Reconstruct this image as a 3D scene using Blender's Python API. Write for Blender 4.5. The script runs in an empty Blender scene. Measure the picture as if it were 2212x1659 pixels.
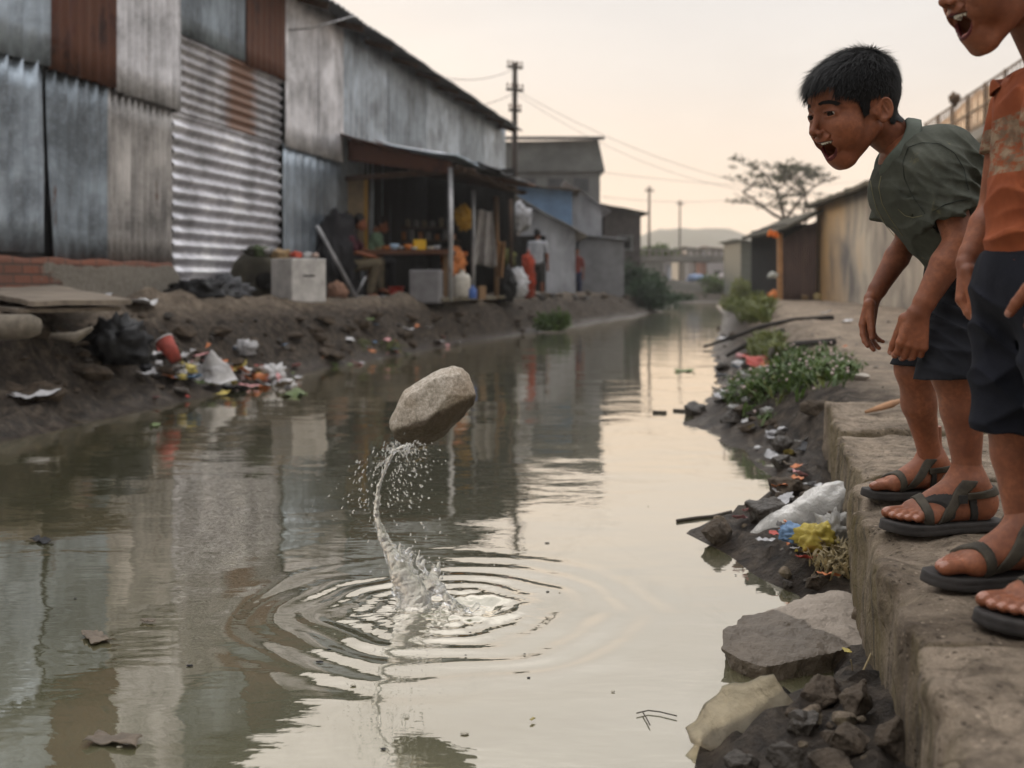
import bpy, math, random
import numpy as np
from mathutils import Vector, Matrix, noise as mnoise
S = bpy.context.scene
COL = S.collection
FPX = 2372.0
CAMZ = 0.85
def P(u, v, d):
    """real position of something seen at (u, v) and standing d metres away"""
    return Vector(((u-1106.0)/FPX*d, d, CAMZ+(615.0-v)/FPX*d))
def V(*a): return Vector(a)
rnd = random.Random(7)
# ------------------------------------------------------------------ materials
def newmat(name):
    m = bpy.data.materials.new(name); m.use_nodes = True
    nt = m.node_tree; b = nt.nodes['Principled BSDF']
    return m, nt, b
def N(nt, t, **kw):
    n = nt.nodes.new(t)
    for k, v in kw.items():
        if k.startswith('i_'):
            key = k[2:].replace('_', ' ')
            n.inputs[key].default_value = v
        else: setattr(n, k, v)
    return n
def ramp(nt, fac, stops, interp='LINEAR'):
    r = nt.nodes.new('ShaderNodeValToRGB'); r.color_ramp.interpolation = interp
    el = r.color_ramp.elements
    while len(el) > 1: el.remove(el[-1])
    el[0].position = stops[0][0]; el[0].color = (*stops[0][1], 1)
    for p, c in stops[1:]:
        e = el.new(p); e.color = (*c, 1)
    nt.links.new(fac, r.inputs[0]); return r.outputs[0]
def coords(nt, scale=(1, 1, 1), which='Object'):
    tc = nt.nodes.new('ShaderNodeTexCoord'); mp = nt.nodes.new('ShaderNodeMapping')
    mp.inputs['Scale'].default_value = scale
    nt.links.new(tc.outputs[which], mp.inputs[0]); return mp.outputs[0]
def noise(nt, vec, scale, detail=5, rough=.6, dist=0):
    n = N(nt, 'ShaderNodeTexNoise'); n.inputs['Scale'].default_value = scale
    n.inputs['Detail'].default_value = detail; n.inputs['Roughness'].default_value = rough
    n.inputs['Distortion'].default_value = dist
    nt.links.new(vec, n.inputs['Vector']); return n.outputs[0]
def mixc(nt, fac, a, b, mode='MIX'):
    m = nt.nodes.new('ShaderNodeMix'); m.data_type = 'RGBA'; m.blend_type = mode
    for src, s in ((fac, m.inputs[0]), (a, m.inputs[6]), (b, m.inputs[7])):
        if hasattr(src, 'links'): nt.links.new(src, s)
        elif isinstance(src, (int, float)): s.default_value = src
        else: s.default_value = (*src, 1)
    return m.outputs[2]
def mth(nt, op, a, b=None, clamp=False):
    m = nt.nodes.new('ShaderNodeMath'); m.operation = op; m.use_clamp = clamp
    for src, s in ((a, m.inputs[0]), (b, m.inputs[1])):
        if src is None: continue
        if hasattr(src, 'links'): nt.links.new(src, s)
        else: s.default_value = src
    return m.outputs[0]
def bump(nt, b, h, strength=.4, dist=.01):
    n = nt.nodes.new('ShaderNodeBump'); n.inputs['Strength'].default_value = strength
    n.inputs['Distance'].default_value = dist
    nt.links.new(h, n.inputs['Height']); nt.links.new(n.outputs[0], b.inputs['Normal'])
def sc(c, k): return tuple(min(1, x*k) for x in c)
def mat_simple(name, col, rough=.7, var=.35, scale=8, bmp=.3, bscale=40, bdist=.004, metal=0, stretch=(1, 1, 1), spec=.22, col2=None, thr=(.35, .7)):
    m, nt, b = newmat(name)
    vec = coords(nt, stretch)
    n1 = noise(nt, vec, scale, 6, .65)
    c2 = col2 or sc(col, 1-var)
    c = ramp(nt, n1, [(thr[0], c2), (thr[1], sc(col, 1+var*.3))])
    nt.links.new(c, b.inputs['Base Color'])
    r = ramp(nt, n1, [(.3, (rough*.85,)*3), (.7, (min(1, rough*1.12),)*3)])
    nt.links.new(r, b.inputs['Roughness'])
    b.inputs['Metallic'].default_value = metal
    b.inputs['Specular IOR Level'].default_value = spec
    if bmp:
        n2 = noise(nt, vec, bscale, 6, .7)
        bump(nt, b, n2, bmp, bdist)
    return m
MATS = {}
def M(name, *a, **k):
    if name not in MATS: MATS[name] = mat_simple(name, *a, **k)
    return MATS[name]
# ------------------------------------------------------------------ mesh builder
class MB:
    def __init__(s): s.v = []; s.f = []; s.m = []; s.sm = []
    def add(s, vs, fs, mat=0, smooth=False):
        o = len(s.v); s.v.extend([tuple(p) for p in vs])
        for f in fs: s.f.append(tuple(i+o for i in f)); s.m.append(mat); s.sm.append(smooth)
        return s
    def box(s, c, size, R=None, mat=0):
        c = Vector(c); hx, hy, hz = size[0]/2, size[1]/2, size[2]/2
        R = R or Matrix.Identity(3)
        if not isinstance(R, Matrix): R = Matrix.Rotation(R, 3, 'Z')
        vs = [c + R @ Vector((x*hx, y*hy, z*hz)) for x in (-1, 1) for y in (-1, 1) for z in (-1, 1)]
        return s.add(vs, [(0, 1, 3, 2), (4, 6, 7, 5), (0, 4, 5, 1), (2, 3, 7, 6), (0, 2, 6, 4), (1, 5, 7, 3)], mat)
    def tube(s, pts, rad, n=8, mat=0, caps=True, smooth=True):
        pts = [Vector(p) for p in pts]
        if isinstance(rad, (int, float)): rad = [rad]*len(pts)
        vs = []; up = None
        for i, p in enumerate(pts):
            t = (pts[min(i+1, len(pts)-1)]-pts[max(i-1, 0)])
            if t.length < 1e-9: t = V(0, 0, 1)
            t.normalize()
            if up is None:
                up = V(0, 0, 1) if abs(t.z) < .9 else V(1, 0, 0)
            a = (up - t*up.dot(t))
            if a.length < 1e-6: a = t.orthogonal()
            a.normalize(); up = a; b = t.cross(a)
            for k in range(n):
                an = 2*math.pi*k/n
                vs.append(p + (a*math.cos(an)+b*math.sin(an))*rad[i])
        fs = [(i*n+k, i*n+(k+1) % n, (i+1)*n+(k+1) % n, (i+1)*n+k) for i in range(len(pts)-1) for k in range(n)]
        if caps: fs += [tuple(range(n))[::-1], tuple((len(pts)-1)*n+k for k in range(n))]
        return s.add(vs, fs, mat, smooth)
    def grid(s, fn, nu, nv, mat=0, smooth=True, wrap=False):
        vs = [fn(i/nu, j/nv) for i in range(nu+1) for j in range(nv+1)]
        fs = [(i*(nv+1)+j, (i+1)*(nv+1)+j, (i+1)*(nv+1)+j+1, i*(nv+1)+j+1) for i in range(nu) for j in range(nv)]
        return s.add(vs, fs, mat, smooth)
    def sheet(s, fn, nu, nv, th, mat=0, smooth=True):
        """fn(u,v) -> (point, normal); a real sheet with thickness th"""
        a = [fn(i/nu, j/nv) for i in range(nu+1) for j in range(nv+1)]
        vs = [p for p, n in a] + [p-n*th for p, n in a]; q = (nu+1)*(nv+1)
        idx = lambda i, j: i*(nv+1)+j
        fs = []
        for i in range(nu):
            for j in range(nv):
                f = (idx(i, j), idx(i+1, j), idx(i+1, j+1), idx(i, j+1)); fs.append(f); fs.append(tuple(x+q for x in f[::-1]))
        s.add(vs, fs, mat, smooth)
        o = len(s.v)-2*q
        def rim(l):
            for x, y in zip(l, l[1:]):
                s.f.append((o+y, o+x, o+x+q, o+y+q)); s.m.append(mat); s.sm.append(False)
        rim([idx(i, 0) for i in range(nu+1)]); rim([idx(i, nv) for i in range(nu, -1, -1)])
        rim([idx(0, j) for j in range(nv, -1, -1)]); rim([idx(nu, j) for j in range(nv+1)])
        return s
    def lump(s, c, r, sub=3, amp=.25, freq=1.5, seed=0, R=None, mat=0, smooth=True, flat=None, ridge=0):
        """noise-shaped solid (stone, bundle, crumpled bag); r = radii"""
        vs, fs = ico(sub); c = Vector(c); r = Vector(r); out = []
        for p in vs:
            q = Vector(p)
            n = mnoise.noise(q*freq+Vector((seed*7.3, seed*3.1, seed)))
            n2 = mnoise.noise(q*freq*2.7+Vector((seed*1.3, 5, seed)))*.45
            k = 1+amp*(n+n2)
            if ridge: k += ridge*(abs(mnoise.noise(q*freq*2+Vector((seed, 9, 2))))*2-.4) + ridge*.5*abs(mnoise.noise(q*freq*5+Vector((seed, 1, 2))))
            w = Vector((q.x*r.x, q.y*r.y, q.z*r.z))*k
            if flat is not None and w.z < -flat*r.z: w.z = -flat*r.z
            if R: w = R @ w
            out.append(c+w)
        return s.add(out, fs, mat, smooth)
    def build(s, name, mats, parent=None, loc=None, auto=None):
        if not isinstance(mats, (list, tuple)): mats = [mats]
        if parent is not None: base = parent_base(parent)
        elif loc is not None: base = Vector(loc)
        else:
            xs = np.array(s.v); base = Vector((float(xs[:, 0].mean()), float(xs[:, 1].mean()), float(xs[:, 2].min())))
        me = bpy.data.meshes.new(name)
        me.from_pydata([(x-base.x, y-base.y, z-base.z) for x, y, z in s.v], [], s.f)
        for m in mats: me.materials.append(m)
        if s.f:
            me.polygons.foreach_set('material_index', s.m)
            me.polygons.foreach_set('use_smooth', s.sm)
        me.update()
        o = bpy.data.objects.new(name, me); COL.objects.link(o)
        if parent is not None: o.parent = parent
        else: o.location = base
        return o
def parent_base(p):
    b = Vector((0, 0, 0))
    while p is not None: b = b + p.location; p = p.parent
    return b
_ico = {}
def ico(sub):
    if sub in _ico: return _ico[sub]
    import bmesh
    bm = bmesh.new(); bmesh.ops.create_icosphere(bm, subdivisions=sub, radius=1)
    bm.verts.ensure_lookup_table()
    r = ([tuple(v.co) for v in bm.verts], [tuple(v.index for v in f.verts) for f in bm.faces]); bm.free()
    _ico[sub] = r; return r
def np_obj(name, verts, quads, mats, parent=None, loc=None, matidx=None, smooth=True):
    verts = np.asarray(verts, dtype=np.float64)
    if parent is not None: base = parent_base(parent)
    elif loc is not None: base = Vector(loc)
    else: base = Vector((*verts[:, :2].mean(0), verts[:, 2].min()))
    vv = verts - np.array(base)
    me = bpy.data.meshes.new(name); nf = len(quads); k = quads.shape[1]
    me.vertices.add(len(vv)); me.vertices.foreach_set('co', vv.astype(np.float32).ravel())
    me.loops.add(nf*k); me.loops.foreach_set('vertex_index', quads.astype(np.int32).ravel())
    me.polygons.add(nf); me.polygons.foreach_set('loop_start', np.arange(nf, dtype=np.int32)*k)
    me.polygons.foreach_set('loop_total', np.full(nf, k, dtype=np.int32))
    me.polygons.foreach_set('use_smooth', np.full(nf, smooth))
    if not isinstance(mats, (list, tuple)): mats = [mats]
    for m in mats: me.materials.append(m)
    if matidx is not None: me.polygons.foreach_set('material_index', matidx.astype(np.int32))
    me.update(calc_edges=True); me.validate()
    o = bpy.data.objects.new(name, me); COL.objects.link(o)
    if parent is not None: o.parent = parent
    else: o.location = base
    return o
def tag(o, label=None, cat=None, group=None, kind=None):
    if label: o['label'] = label
    if cat: o['category'] = cat
    if group: o['group'] = group
    if kind: o['kind'] = kind
    return o
def thing(name, label, cat, loc, group=None):
    o = bpy.data.objects.new(name, None); COL.objects.link(o); o.location = loc; o.empty_display_size = .1
    return tag(o, label, cat, group)
# ------------------------------------------------------------------ signed-distance sculpting
class SDF:
    def __init__(s, lo, hi, h):
        s.h = h; s.lo = np.array(lo, float); n = np.ceil((np.array(hi)-s.lo)/h).astype(int)+1
        s.ax = [s.lo[i]+np.arange(n[i])*h for i in range(3)]; s.n = n
        s.D = np.full(n, 10., dtype=np.float32)
    def reg(s, lo, hi, mg):
        a = np.clip(np.floor((np.array(lo)-mg-s.lo)/s.h).astype(int), 0, s.n)
        b = np.clip(np.ceil((np.array(hi)+mg-s.lo)/s.h).astype(int)+1, 0, s.n)
        sl = tuple(slice(a[i], b[i]) for i in range(3))
        X = s.ax[0][sl[0]][:, None, None]; Y = s.ax[1][sl[1]][None, :, None]; Z = s.ax[2][sl[2]][None, None, :]
        return sl, X, Y, Z
    def add(s, pr, k=.01):
        fn, lo, hi = pr; sl, X, Y, Z = s.reg(lo, hi, k+2*s.h)
        if min(s.D[sl].shape) == 0: return s
        d = fn(X, Y, Z); D = s.D[sl]; h = np.clip(.5+.5*(D-d)/k, 0, 1)
        s.D[sl] = D*(1-h)+d*h-k*h*(1-h); return s
    def sub(s, pr, k=.005):
        fn, lo, hi = pr; sl, X, Y, Z = s.reg(lo, hi, k+2*s.h)
        if min(s.D[sl].shape) == 0: return s
        d = -fn(X, Y, Z); D = s.D[sl]; h = np.clip(.5-.5*(D-d)/k, 0, 1)
        s.D[sl] = D*(1-h)+d*h+k*h*(1-h); return s
    def full(s): return s.ax[0][:, None, None], s.ax[1][None, :, None], s.ax[2][None, None, :]
    def mesh(s, D=None):
        D = s.D if D is None else D
        D = D.copy(); 
        for ax in range(3):
            ix = [slice(None)]*3; ix[ax] = 0; D[tuple(ix)] = 10; ix[ax] = -1; D[tuple(ix)] = 10
        ins = D < 0; nx, ny, nz = D.shape
        c = np.zeros((nx-1, ny-1, nz-1), dtype=np.int8)
        for i in (0, 1):
            for j in (0, 1):
                for k in (0, 1): c += ins[i:nx-1+i, j:ny-1+j, k:nz-1+k]
        act = (c > 0) & (c < 8); I, J, K = np.nonzero(act); n = len(I)
        idx = np.full(act.shape, -1, dtype=np.int32); idx[I, J, K] = np.arange(n)
        pos = np.zeros((n, 3)); cnt = np.zeros(n)
        for ax in range(3):
            o1, o2 = [a for a in range(3) if a != ax]
            for p in (0, 1):
                for q in (0, 1):
                    off = [0, 0, 0]; off[o1] = p; off[o2] = q; off2 = list(off); off2[ax] = 1
                    a = D[I+off[0], J+off[1], K+off[2]]; b = D[I+off2[0], J+off2[1], K+off2[2]]
                    m = (a < 0) != (b < 0); t = np.where(m, a/np.where(m, a-b, 1), 0)
                    pt = np.tile(np.array(off, float), (n, 1)); pt[:, ax] = t
                    pos[m] += pt[m]; cnt += m
        pos /= cnt[:, None]
        vs = s.lo + (np.stack([I, J, K], 1)+pos)*s.h
        quads = []
        for ax in range(3):
            o1, o2 = [(1, 2), (2, 0), (0, 1)][ax]
            sa = [slice(None)]*3; sb = [slice(None)]*3; sa[ax] = slice(0, -1); sb[ax] = slice(1, None)
            ch = ins[tuple(sa)] != ins[tuple(sb)]
            E = np.stack(np.nonzero(ch), 1)
            ok = (E[:, o1] > 0) & (E[:, o2] > 0) & (E[:, o1] < D.shape[o1]-1) & (E[:, o2] < D.shape[o2]-1); E = E[ok]
            def g(d1, d2):
                e = E.copy(); e[:, o1] -= d1; e[:, o2] -= d2; return idx[e[:, 0], e[:, 1], e[:, 2]]
            q = np.stack([g(1, 1), g(0, 1), g(0, 0), g(1, 0)], 1)
            fl = ins[E[:, 0], E[:, 1], E[:, 2]]; q[~fl] = q[~fl][:, ::-1]; quads.append(q)
        return vs, np.concatenate(quads)
def A(p): return np.array(p, float)
def cap(a, b, ra, rb=None, flat=None):
    """round cone; flat=(dir, stretch)"""
    a = A(a); b = A(b); rb = ra if rb is None else rb; ba = b-a; L2 = max(ba@ba, 1e-12)
    mx = max(ra, rb)*(flat[1] if flat else 1)*(1 if not flat else 1)
    mx = max(mx, ra, rb)
    lo = np.minimum(a, b)-mx; hi = np.maximum(a, b)+mx
    def fn(X, Y, Z):
        x, y, z = X-a[0], Y-a[1], Z-a[2]
        t = np.clip((x*ba[0]+y*ba[1]+z*ba[2])/L2, 0, 1)
        x, y, z = x-t*ba[0], y-t*ba[1], z-t*ba[2]
        if flat:
            n = A(flat[0]); n = n/np.linalg.norm(n); c = (x*n[0]+y*n[1]+z*n[2])*(1/flat[1]-1)
            x, y, z = x+c*n[0], y+c*n[1], z+c*n[2]
        return np.sqrt(x*x+y*y+z*z)-(ra+(rb-ra)*t)
    return fn, lo, hi
def ell(c, r, R=None):
    c = A(c); r = A(r); m = r.max(); lo, hi = c-m, c+m
    def fn(X, Y, Z):
        x, y, z = X-c[0], Y-c[1], Z-c[2]
        if R is not None:
            x, y, z = (R[0][0]*x+R[0][1]*y+R[0][2]*z, R[1][0]*x+R[1][1]*y+R[1][2]*z, R[2][0]*x+R[2][1]*y+R[2][2]*z)
        k0 = np.sqrt((x/r[0])**2+(y/r[1])**2+(z/r[2])**2); k1 = np.sqrt((x/r[0]**2)**2+(y/r[1]**2)**2+(z/r[2]**2)**2)
        return k0*(k0-1)/np.maximum(k1, 1e-6)
    return fn, lo, hi
def sph(c, r): return ell(c, (r, r, r))
def rbox(c, hs, r=.01, R=None):
    c = A(c); hs = A(hs); m = np.linalg.norm(hs); 
    if R is None: lo, hi = c-hs, c+hs
    else: lo, hi = c-m, c+m
    def fn(X, Y, Z):
        x, y, z = X-c[0], Y-c[1], Z-c[2]
        if R is not None:
            x, y, z = (R[0][0]*x+R[0][1]*y+R[0][2]*z, R[1][0]*x+R[1][1]*y+R[1][2]*z, R[2][0]*x+R[2][1]*y+R[2][2]*z)
        qx, qy, qz = np.abs(x)-hs[0]+r, np.abs(y)-hs[1]+r, np.abs(z)-hs[2]+r
        return np.sqrt(np.maximum(qx, 0)**2+np.maximum(qy, 0)**2+np.maximum(qz, 0)**2)+np.minimum(np.maximum(qx, np.maximum(qy, qz)), 0)-r
    return fn, lo, hi
def cut(pr, p, n):
    """keep the part of pr behind the plane (p, n)"""
    fn, lo, hi = pr; p = A(p); n = A(n)/np.linalg.norm(A(n))
    return (lambda X, Y, Z: np.maximum(fn(X, Y, Z), (X-p[0])*n[0]+(Y-p[1])*n[1]+(Z-p[2])*n[2])), lo, hi
def nfield(X, Y, Z, f, seed=0, oct=3):
    """cheap smooth pseudo-noise on arrays"""
    r = np.random.RandomState(seed); out = 0; amp = 1; tot = 0
    for o in range(oct):
        for i in range(3):
            k = r.normal(size=3); k /= np.linalg.norm(k); k *= f*(.7+.6*r.rand()); k2 = r.normal(size=3)*f*.6; ph = r.rand(2)*6.28
            w = 1.3*np.sin(k2[0]*X+k2[1]*Y+k2[2]*Z+ph[1])
            out = out+amp*np.sin(k[0]*X+k[1]*Y+k[2]*Z+ph[0]+w)
        tot += amp*3; amp *= .5; f *= 2.1
    return out/tot*1.7
# ================================================================== people
def mat_skin():
    m, nt, b = newmat('skin')
    vec = coords(nt)
    n1 = noise(nt, vec, 14, 5, .6); n2 = noise(nt, vec, 90, 4, .6)
    c = ramp(nt, n1, [(.34, (.140, .046, .021)), (.66, (.26, .093, .043))])
    c = mixc(nt, ramp(nt, n2, [(.40, (.55,)*3), (.62, (0,)*3)]), c, (.115, .038, .019))
    c = mixc(nt, ramp(nt, noise(nt, vec, 5, 3), [(.50, (0,)*3), (.68, (.4,)*3)]), c, (.27, .085, .038))
    nt.links.new(c, b.inputs['Base Color'])
    b.inputs['Roughness'].default_value = .56; b.inputs['Specular IOR Level'].default_value = .30
    b.inputs['Subsurface Weight'].default_value = .12
    b.inputs['Subsurface Radius'].default_value = (.012, .004, .002)
    b.inputs['Subsurface Scale'].default_value = .5
    n3 = noise(nt, vec, 420, 3, .6); bump(nt, b, mth(nt, 'ADD', n3, n2), .22, .0012)
    return m
SKIN = mat_skin()
MOUTH = mat_simple('mouth_inside', (.09, .015, .015), .35, bmp=0, scale=60)
LIP = mat_simple('lip', (.33, .12, .095), .4, var=.2, scale=120, bmp=.2, bscale=300, bdist=.001)
NAIL = mat_simple('nail', (.30, .15, .11), .3, var=.1, scale=50, bmp=0)
HAIR = mat_simple('black_hair', (.0045, .004, .004), .6, var=.4, scale=60, bmp=0, spec=.18)
EYEW = mat_simple('eye_white', (.62, .57, .52), .15, var=.1, bmp=0)
EYEB = mat_simple('eye_iris', (.010, .005, .003), .3, var=.1, bmp=0, spec=.12)
TEETH = mat_simple('tooth', (.78, .74, .66), .22, var=.08, bmp=0)
def cloth(name, col, col2, wear=None, fold=30):
    m, nt, b = newmat(name)
    vec = coords(nt); n1 = noise(nt, vec, 9, 7, .65); n2 = noise(nt, vec, 260, 3, .7)
    c = ramp(nt, n1, [(.32, col2), (.66, col)])
    if wear:
        n3 = noise(nt, coords(nt, (1, 1, 1)), 16, 8, .75, .6)
        f = ramp(nt, n3, [(.60, (0, 0, 0)), (.68, (.75,)*3)])
        c = mixc(nt, f, c, wear)
    wv = N(nt, 'ShaderNodeTexNoise'); wv.inputs['Scale'].default_value = 900; nt.links.new(vec, wv.inputs['Vector'])
    c = mixc(nt, mth(nt, 'MULTIPLY', wv.outputs[0], .45), c, sc(col2, .6))
    nt.links.new(c, b.inputs['Base Color']); b.inputs['Roughness'].default_value = .93
    b.inputs['Specular IOR Level'].default_value = .10
    bump(nt, b, mth(nt, 'ADD', mth(nt, 'MULTIPLY', n2, .5), noise(nt, vec, fold, 4, .5)), .5, .003)
    return m
OLIVE = cloth('olive_shirt_cloth', (.088, .093, .076), (.034, .037, .029), wear=(.16, .145, .08))
OLIVE_L = cloth('olive_collar_cloth', (.12, .135, .115), (.07, .08, .068))
NAVY = cloth('charcoal_shorts_cloth', (.022, .023, .028), (.010, .011, .014))
NAVY2 = cloth('navy_shorts_cloth', (.015, .016, .023), (.007, .008, .011))
def mat_rust_shirt():
    m, nt, b = newmat('rust_shirt_cloth')
    vec = coords(nt); n1 = noise(nt, vec, 8, 6, .6); n2 = noise(nt, vec, 900, 2)
    c = ramp(nt, n1, [(.32, (.13, .030, .013)), (.68, (.30, .085, .034))])
    # a worn printed patch on the chest, at its own place on the cloth
    tc = nt.nodes.new('ShaderNodeTexCoord'); sx = nt.nodes.new('ShaderNodeSeparateXYZ'); nt.links.new(tc.outputs['Object'], sx.inputs[0])
    z1 = mth(nt, 'MULTIPLY', mth(nt, 'GREATER_THAN', sx.outputs[2], .71), mth(nt, 'LESS_THAN', sx.outputs[2], .81))
    n3 = noise(nt, coords(nt, (1, 1, 3.2)), 24, 7, .75, .15)
    f = mth(nt, 'MULTIPLY', z1, ramp(nt, n3, [(.44, (0, 0, 0)), (.53, (.85,)*3)]))
    c = mixc(nt, f, c, ramp(nt, noise(nt, vec, 30, 5), [(.4, (.12, .105, .075)), (.6, (.26, .22, .15))]))
    c = mixc(nt, mth(nt, 'MULTIPLY', n2, .4), c, (.1, .03, .015))
    nt.links.new(c, b.inputs['Base Color']); b.inputs['Roughness'].default_value = .92
    b.inputs['Specular IOR Level'].default_value = .10
    bump(nt, b, noise(nt, vec, 30, 4), .4, .003); return m
RUSTSHIRT = mat_rust_shirt()
STRAP = M('sandal_strap', (.058, .049, .036), .75, var=.6, scale=30, bscale=200, bdist=.001)
STRAPD = M('sandal_strap_edge', (.03, .028, .026), .8, var=.4, scale=30)
SOLE = M('sandal_sole', (.035, .031, .029), .7, var=.5, scale=25, bscale=150, bdist=.001)

def head_frame(yaw, pitch, roll=0):
    t = math.radians(yaw); f = math.radians(pitch)
    F0 = V(-math.cos(t), -math.sin(t), 0); L = V(math.sin(t), -math.cos(t), 0); U0 = V(0, 0, 1)
    F = F0*math.cos(f)-U0*math.sin(f); U = U0*math.cos(f)+F0*math.sin(f)
    r = math.radians(roll); L2 = L*math.cos(r)+U*math.sin(r); U2 = U*math.cos(r)-L*math.sin(r)
    return Matrix((F, L2, U2)).transposed()   # columns F, L, U

def head_mesh(h=.0016, jaw=1.0, neck_dir=(-.35, 0, -1)):
    g = SDF((-.13, -.10, -.20), (.155, .10, .15), h)
    a = g.add
    a(ell((-.018, 0, .036), (.093, .073, .081)), .01)
    a(ell((.040, 0, .042), (.056, .060, .048)), .03)       # forehead
    a(ell((.045, 0, -.015), (.052, .056, .060)), .03)      # middle of the face
    for s in (-1, 1):
        a(ell((.060, s*.034, -.024), (.034, .026, .027)), .018)   # smiling cheeks
        a(ell((.050, s*.034, -.044), (.028, .020, .027)), .02)
        a(cap((-.006, s*.047, -.042), (.046, s*.016, -.096*jaw), .015, .0135), .02)   # jaw
        a(cap((.088, s*.012, .024), (.070, s*.050, .022), .0040, .0038), .014)        # brow ridge
    a(ell((.030, 0, -.048), (.044, .038, .036)), .025)
    a(cap((.059, -.006, -.1005*jaw), (.059, .006, -.1005*jaw), .0155, .0155), .018)     # chin
    a(ell((.073, 0, -.049), (.031, .036, .023)), .02)      # muzzle
    a(ell((.066, 0, -.086), (.024, .026, .019)), .016)
    # nose
    a(cap((.093, 0, .014), (.114, 0, -.021), .0046, .0062), .014)
    a(sph((.1160, 0, -.0255), .0070), .009)
    for s in (-1, 1): a(ell((.1065, s*.0102, -.0285), (.0074, .0050, .0052)), .006)
    for s in (-1, 1): g.sub(ell((.111, s*.0060, -.0350), (.0050, .0032, .0045)), .003)
    # eye sockets and lids
    for s in (-1, 1):
        g.sub(ell((.106, s*.033, .010), (.016, .019, .010)), .014)
        a(ell((.080, s*.032, .007), (.0140, .0165, .0122)), .006)
        a(cap((.090, s*.020, .0115), (.083, s*.046, .0085), .0032, .003), .004)
        a(cap((.089, s*.020, .0015), (.082, s*.045, .0035), .0032, .003), .005)
        g.sub(cap((.0960, s*.0215, .0066), (.0885, s*.0425, .0066), .0054, .0042), .0012)
    # open mouth
    mc = (.098, 0, -.0655)
    R = [(.80, 0, -.60), (0, 1, 0), (.60, 0, .80)]
    # lips round the opening
    ring = []
    for i in range(28):
        an = 2*math.pi*i/28; y = math.cos(an); z = math.sin(an)
        wy = .0310*y; wz = (.0215 if z > 0 else .0235)*z
        x = .0765+.0240*(1-y*y)*(1 if z > 0 else .22)+.002*abs(y)
        ring.append((x, wy, (-.0470+.0010*z+.002*abs(y)**3 if z > 0 else -.0470-.0420*abs(z)**1.15*jaw+.002*abs(y)**3)))
    for i in range(-6, 7):
        yy = i*.0044; zt = -.0485; zb = -.0485-.0395*jaw*max(.05, 1-(yy/.0312)**2)**.62; xx = .078-.010*(yy/.03)**2
        g.sub(ell((xx, yy, (zt+zb)/2), (.034, .0055, (zt-zb)/2), [(.90, 0, .43), (0, 1, 0), (-.43, 0, .90)]), .002)
    g.sub(cap((.096, -.012, -.0480), (.096, .012, -.0480), .0060, .0060), .004)
    for i in range(28):
        p, q = ring[i], ring[(i+1) % 28]; up = i < 14
        a(cap(p, q, .0031 if up else .0036), .004)
    # smile folds
    for s in (-1, 1): g.sub(cap((.098, s*.020, -.031), (.080, s*.040, -.045), .0012, .0022), .009)
    # ears
    for s in (-1, 1):
        ez = V(-.24, s*.05, .97); ex = V(.88, -s*.42, .24); ey = ez.cross(ex)*s; ex = ex.normalized(); ez = ez.normalized(); ey = ey.normalized()
        R = [tuple(ex), tuple(ey), tuple(ez)]; c0 = V(-.019, s*.0735, -.011)
        a(ell(c0, (.0150, .0060, .0240), R), .004)
        a(ell(c0+ex*.003-ez*.021, (.0080, .0052, .0085), R), .005)
        a(cap(c0+ex*.012-ey*.004, (-.008, s*.060, -.012), .010, .014), .008)
        g.sub(ell(c0+ey*s*.0055+ex*.002-ez*.001, (.0105, .0060, .0165), R), .002)
        pr_ = None
        for i in range(19):
            an = math.radians(-35+i*14.5); q_ = c0+ex*(math.cos(an)*.0138)+ez*(math.sin(an)*.0228)+ey*s*.0028
            if pr_ is not None: a(cap(pr_, q_, .0026, .0026), .0022)
            pr_ = q_
        a(cap(c0+ex*.006+ez*.010+ey*s*.001, c0-ex*.005-ez*.008+ey*s*.001, .0022, .0020), .002)
        a(cap(c0+ex*.0125-ez*.010+ey*s*.002, c0+ex*.0115-ez*.001+ey*s*.002, .0032, .0026), .003)
    # neck
    n = A(neck_dir); n = n/np.linalg.norm(n)
    a(cap((-.030, 0, -.02), A((-.030, 0, -.02))+n*.15, .043, .041), .022)
    X, Y, Z = g.full()
    return g, ring

def make_head(loc, Rm, scale, jaw=1.0, neck=(-.35, 0, -1)):
    g, ring = head_mesh(jaw=jaw, neck_dir=neck)
    vs, q = g.mesh()
    c = vs[q].mean(1)
    mi = np.zeros(len(q), int)
    e = ((c[:, 0]-.086)/.036)**2+(c[:, 1]/.0265)**2+((c[:, 2]+.0675)/(.0250*jaw))**2
    rp = np.array(ring); dr = np.full(len(c), 9.)
    for i in range(len(rp)):
        a_, b_ = rp[i], rp[(i+1) % len(rp)]; ba = b_-a_; t = np.clip(((c-a_)@ba)/(ba@ba), 0, 1)
        dr = np.minimum(dr, np.linalg.norm(c-a_-t[:, None]*ba, axis=1))
    mi[(e < 1)] = 1
    mi[dr < .0036] = 2
    Rn = np.array(Rm); W = lambda p: (np.asarray(p)*scale) @ Rn.T + np.array(loc)
    return dict(vs=W(vs), q=q, mi=mi, W=W, local=vs, R=Rm, s=scale)

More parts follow.
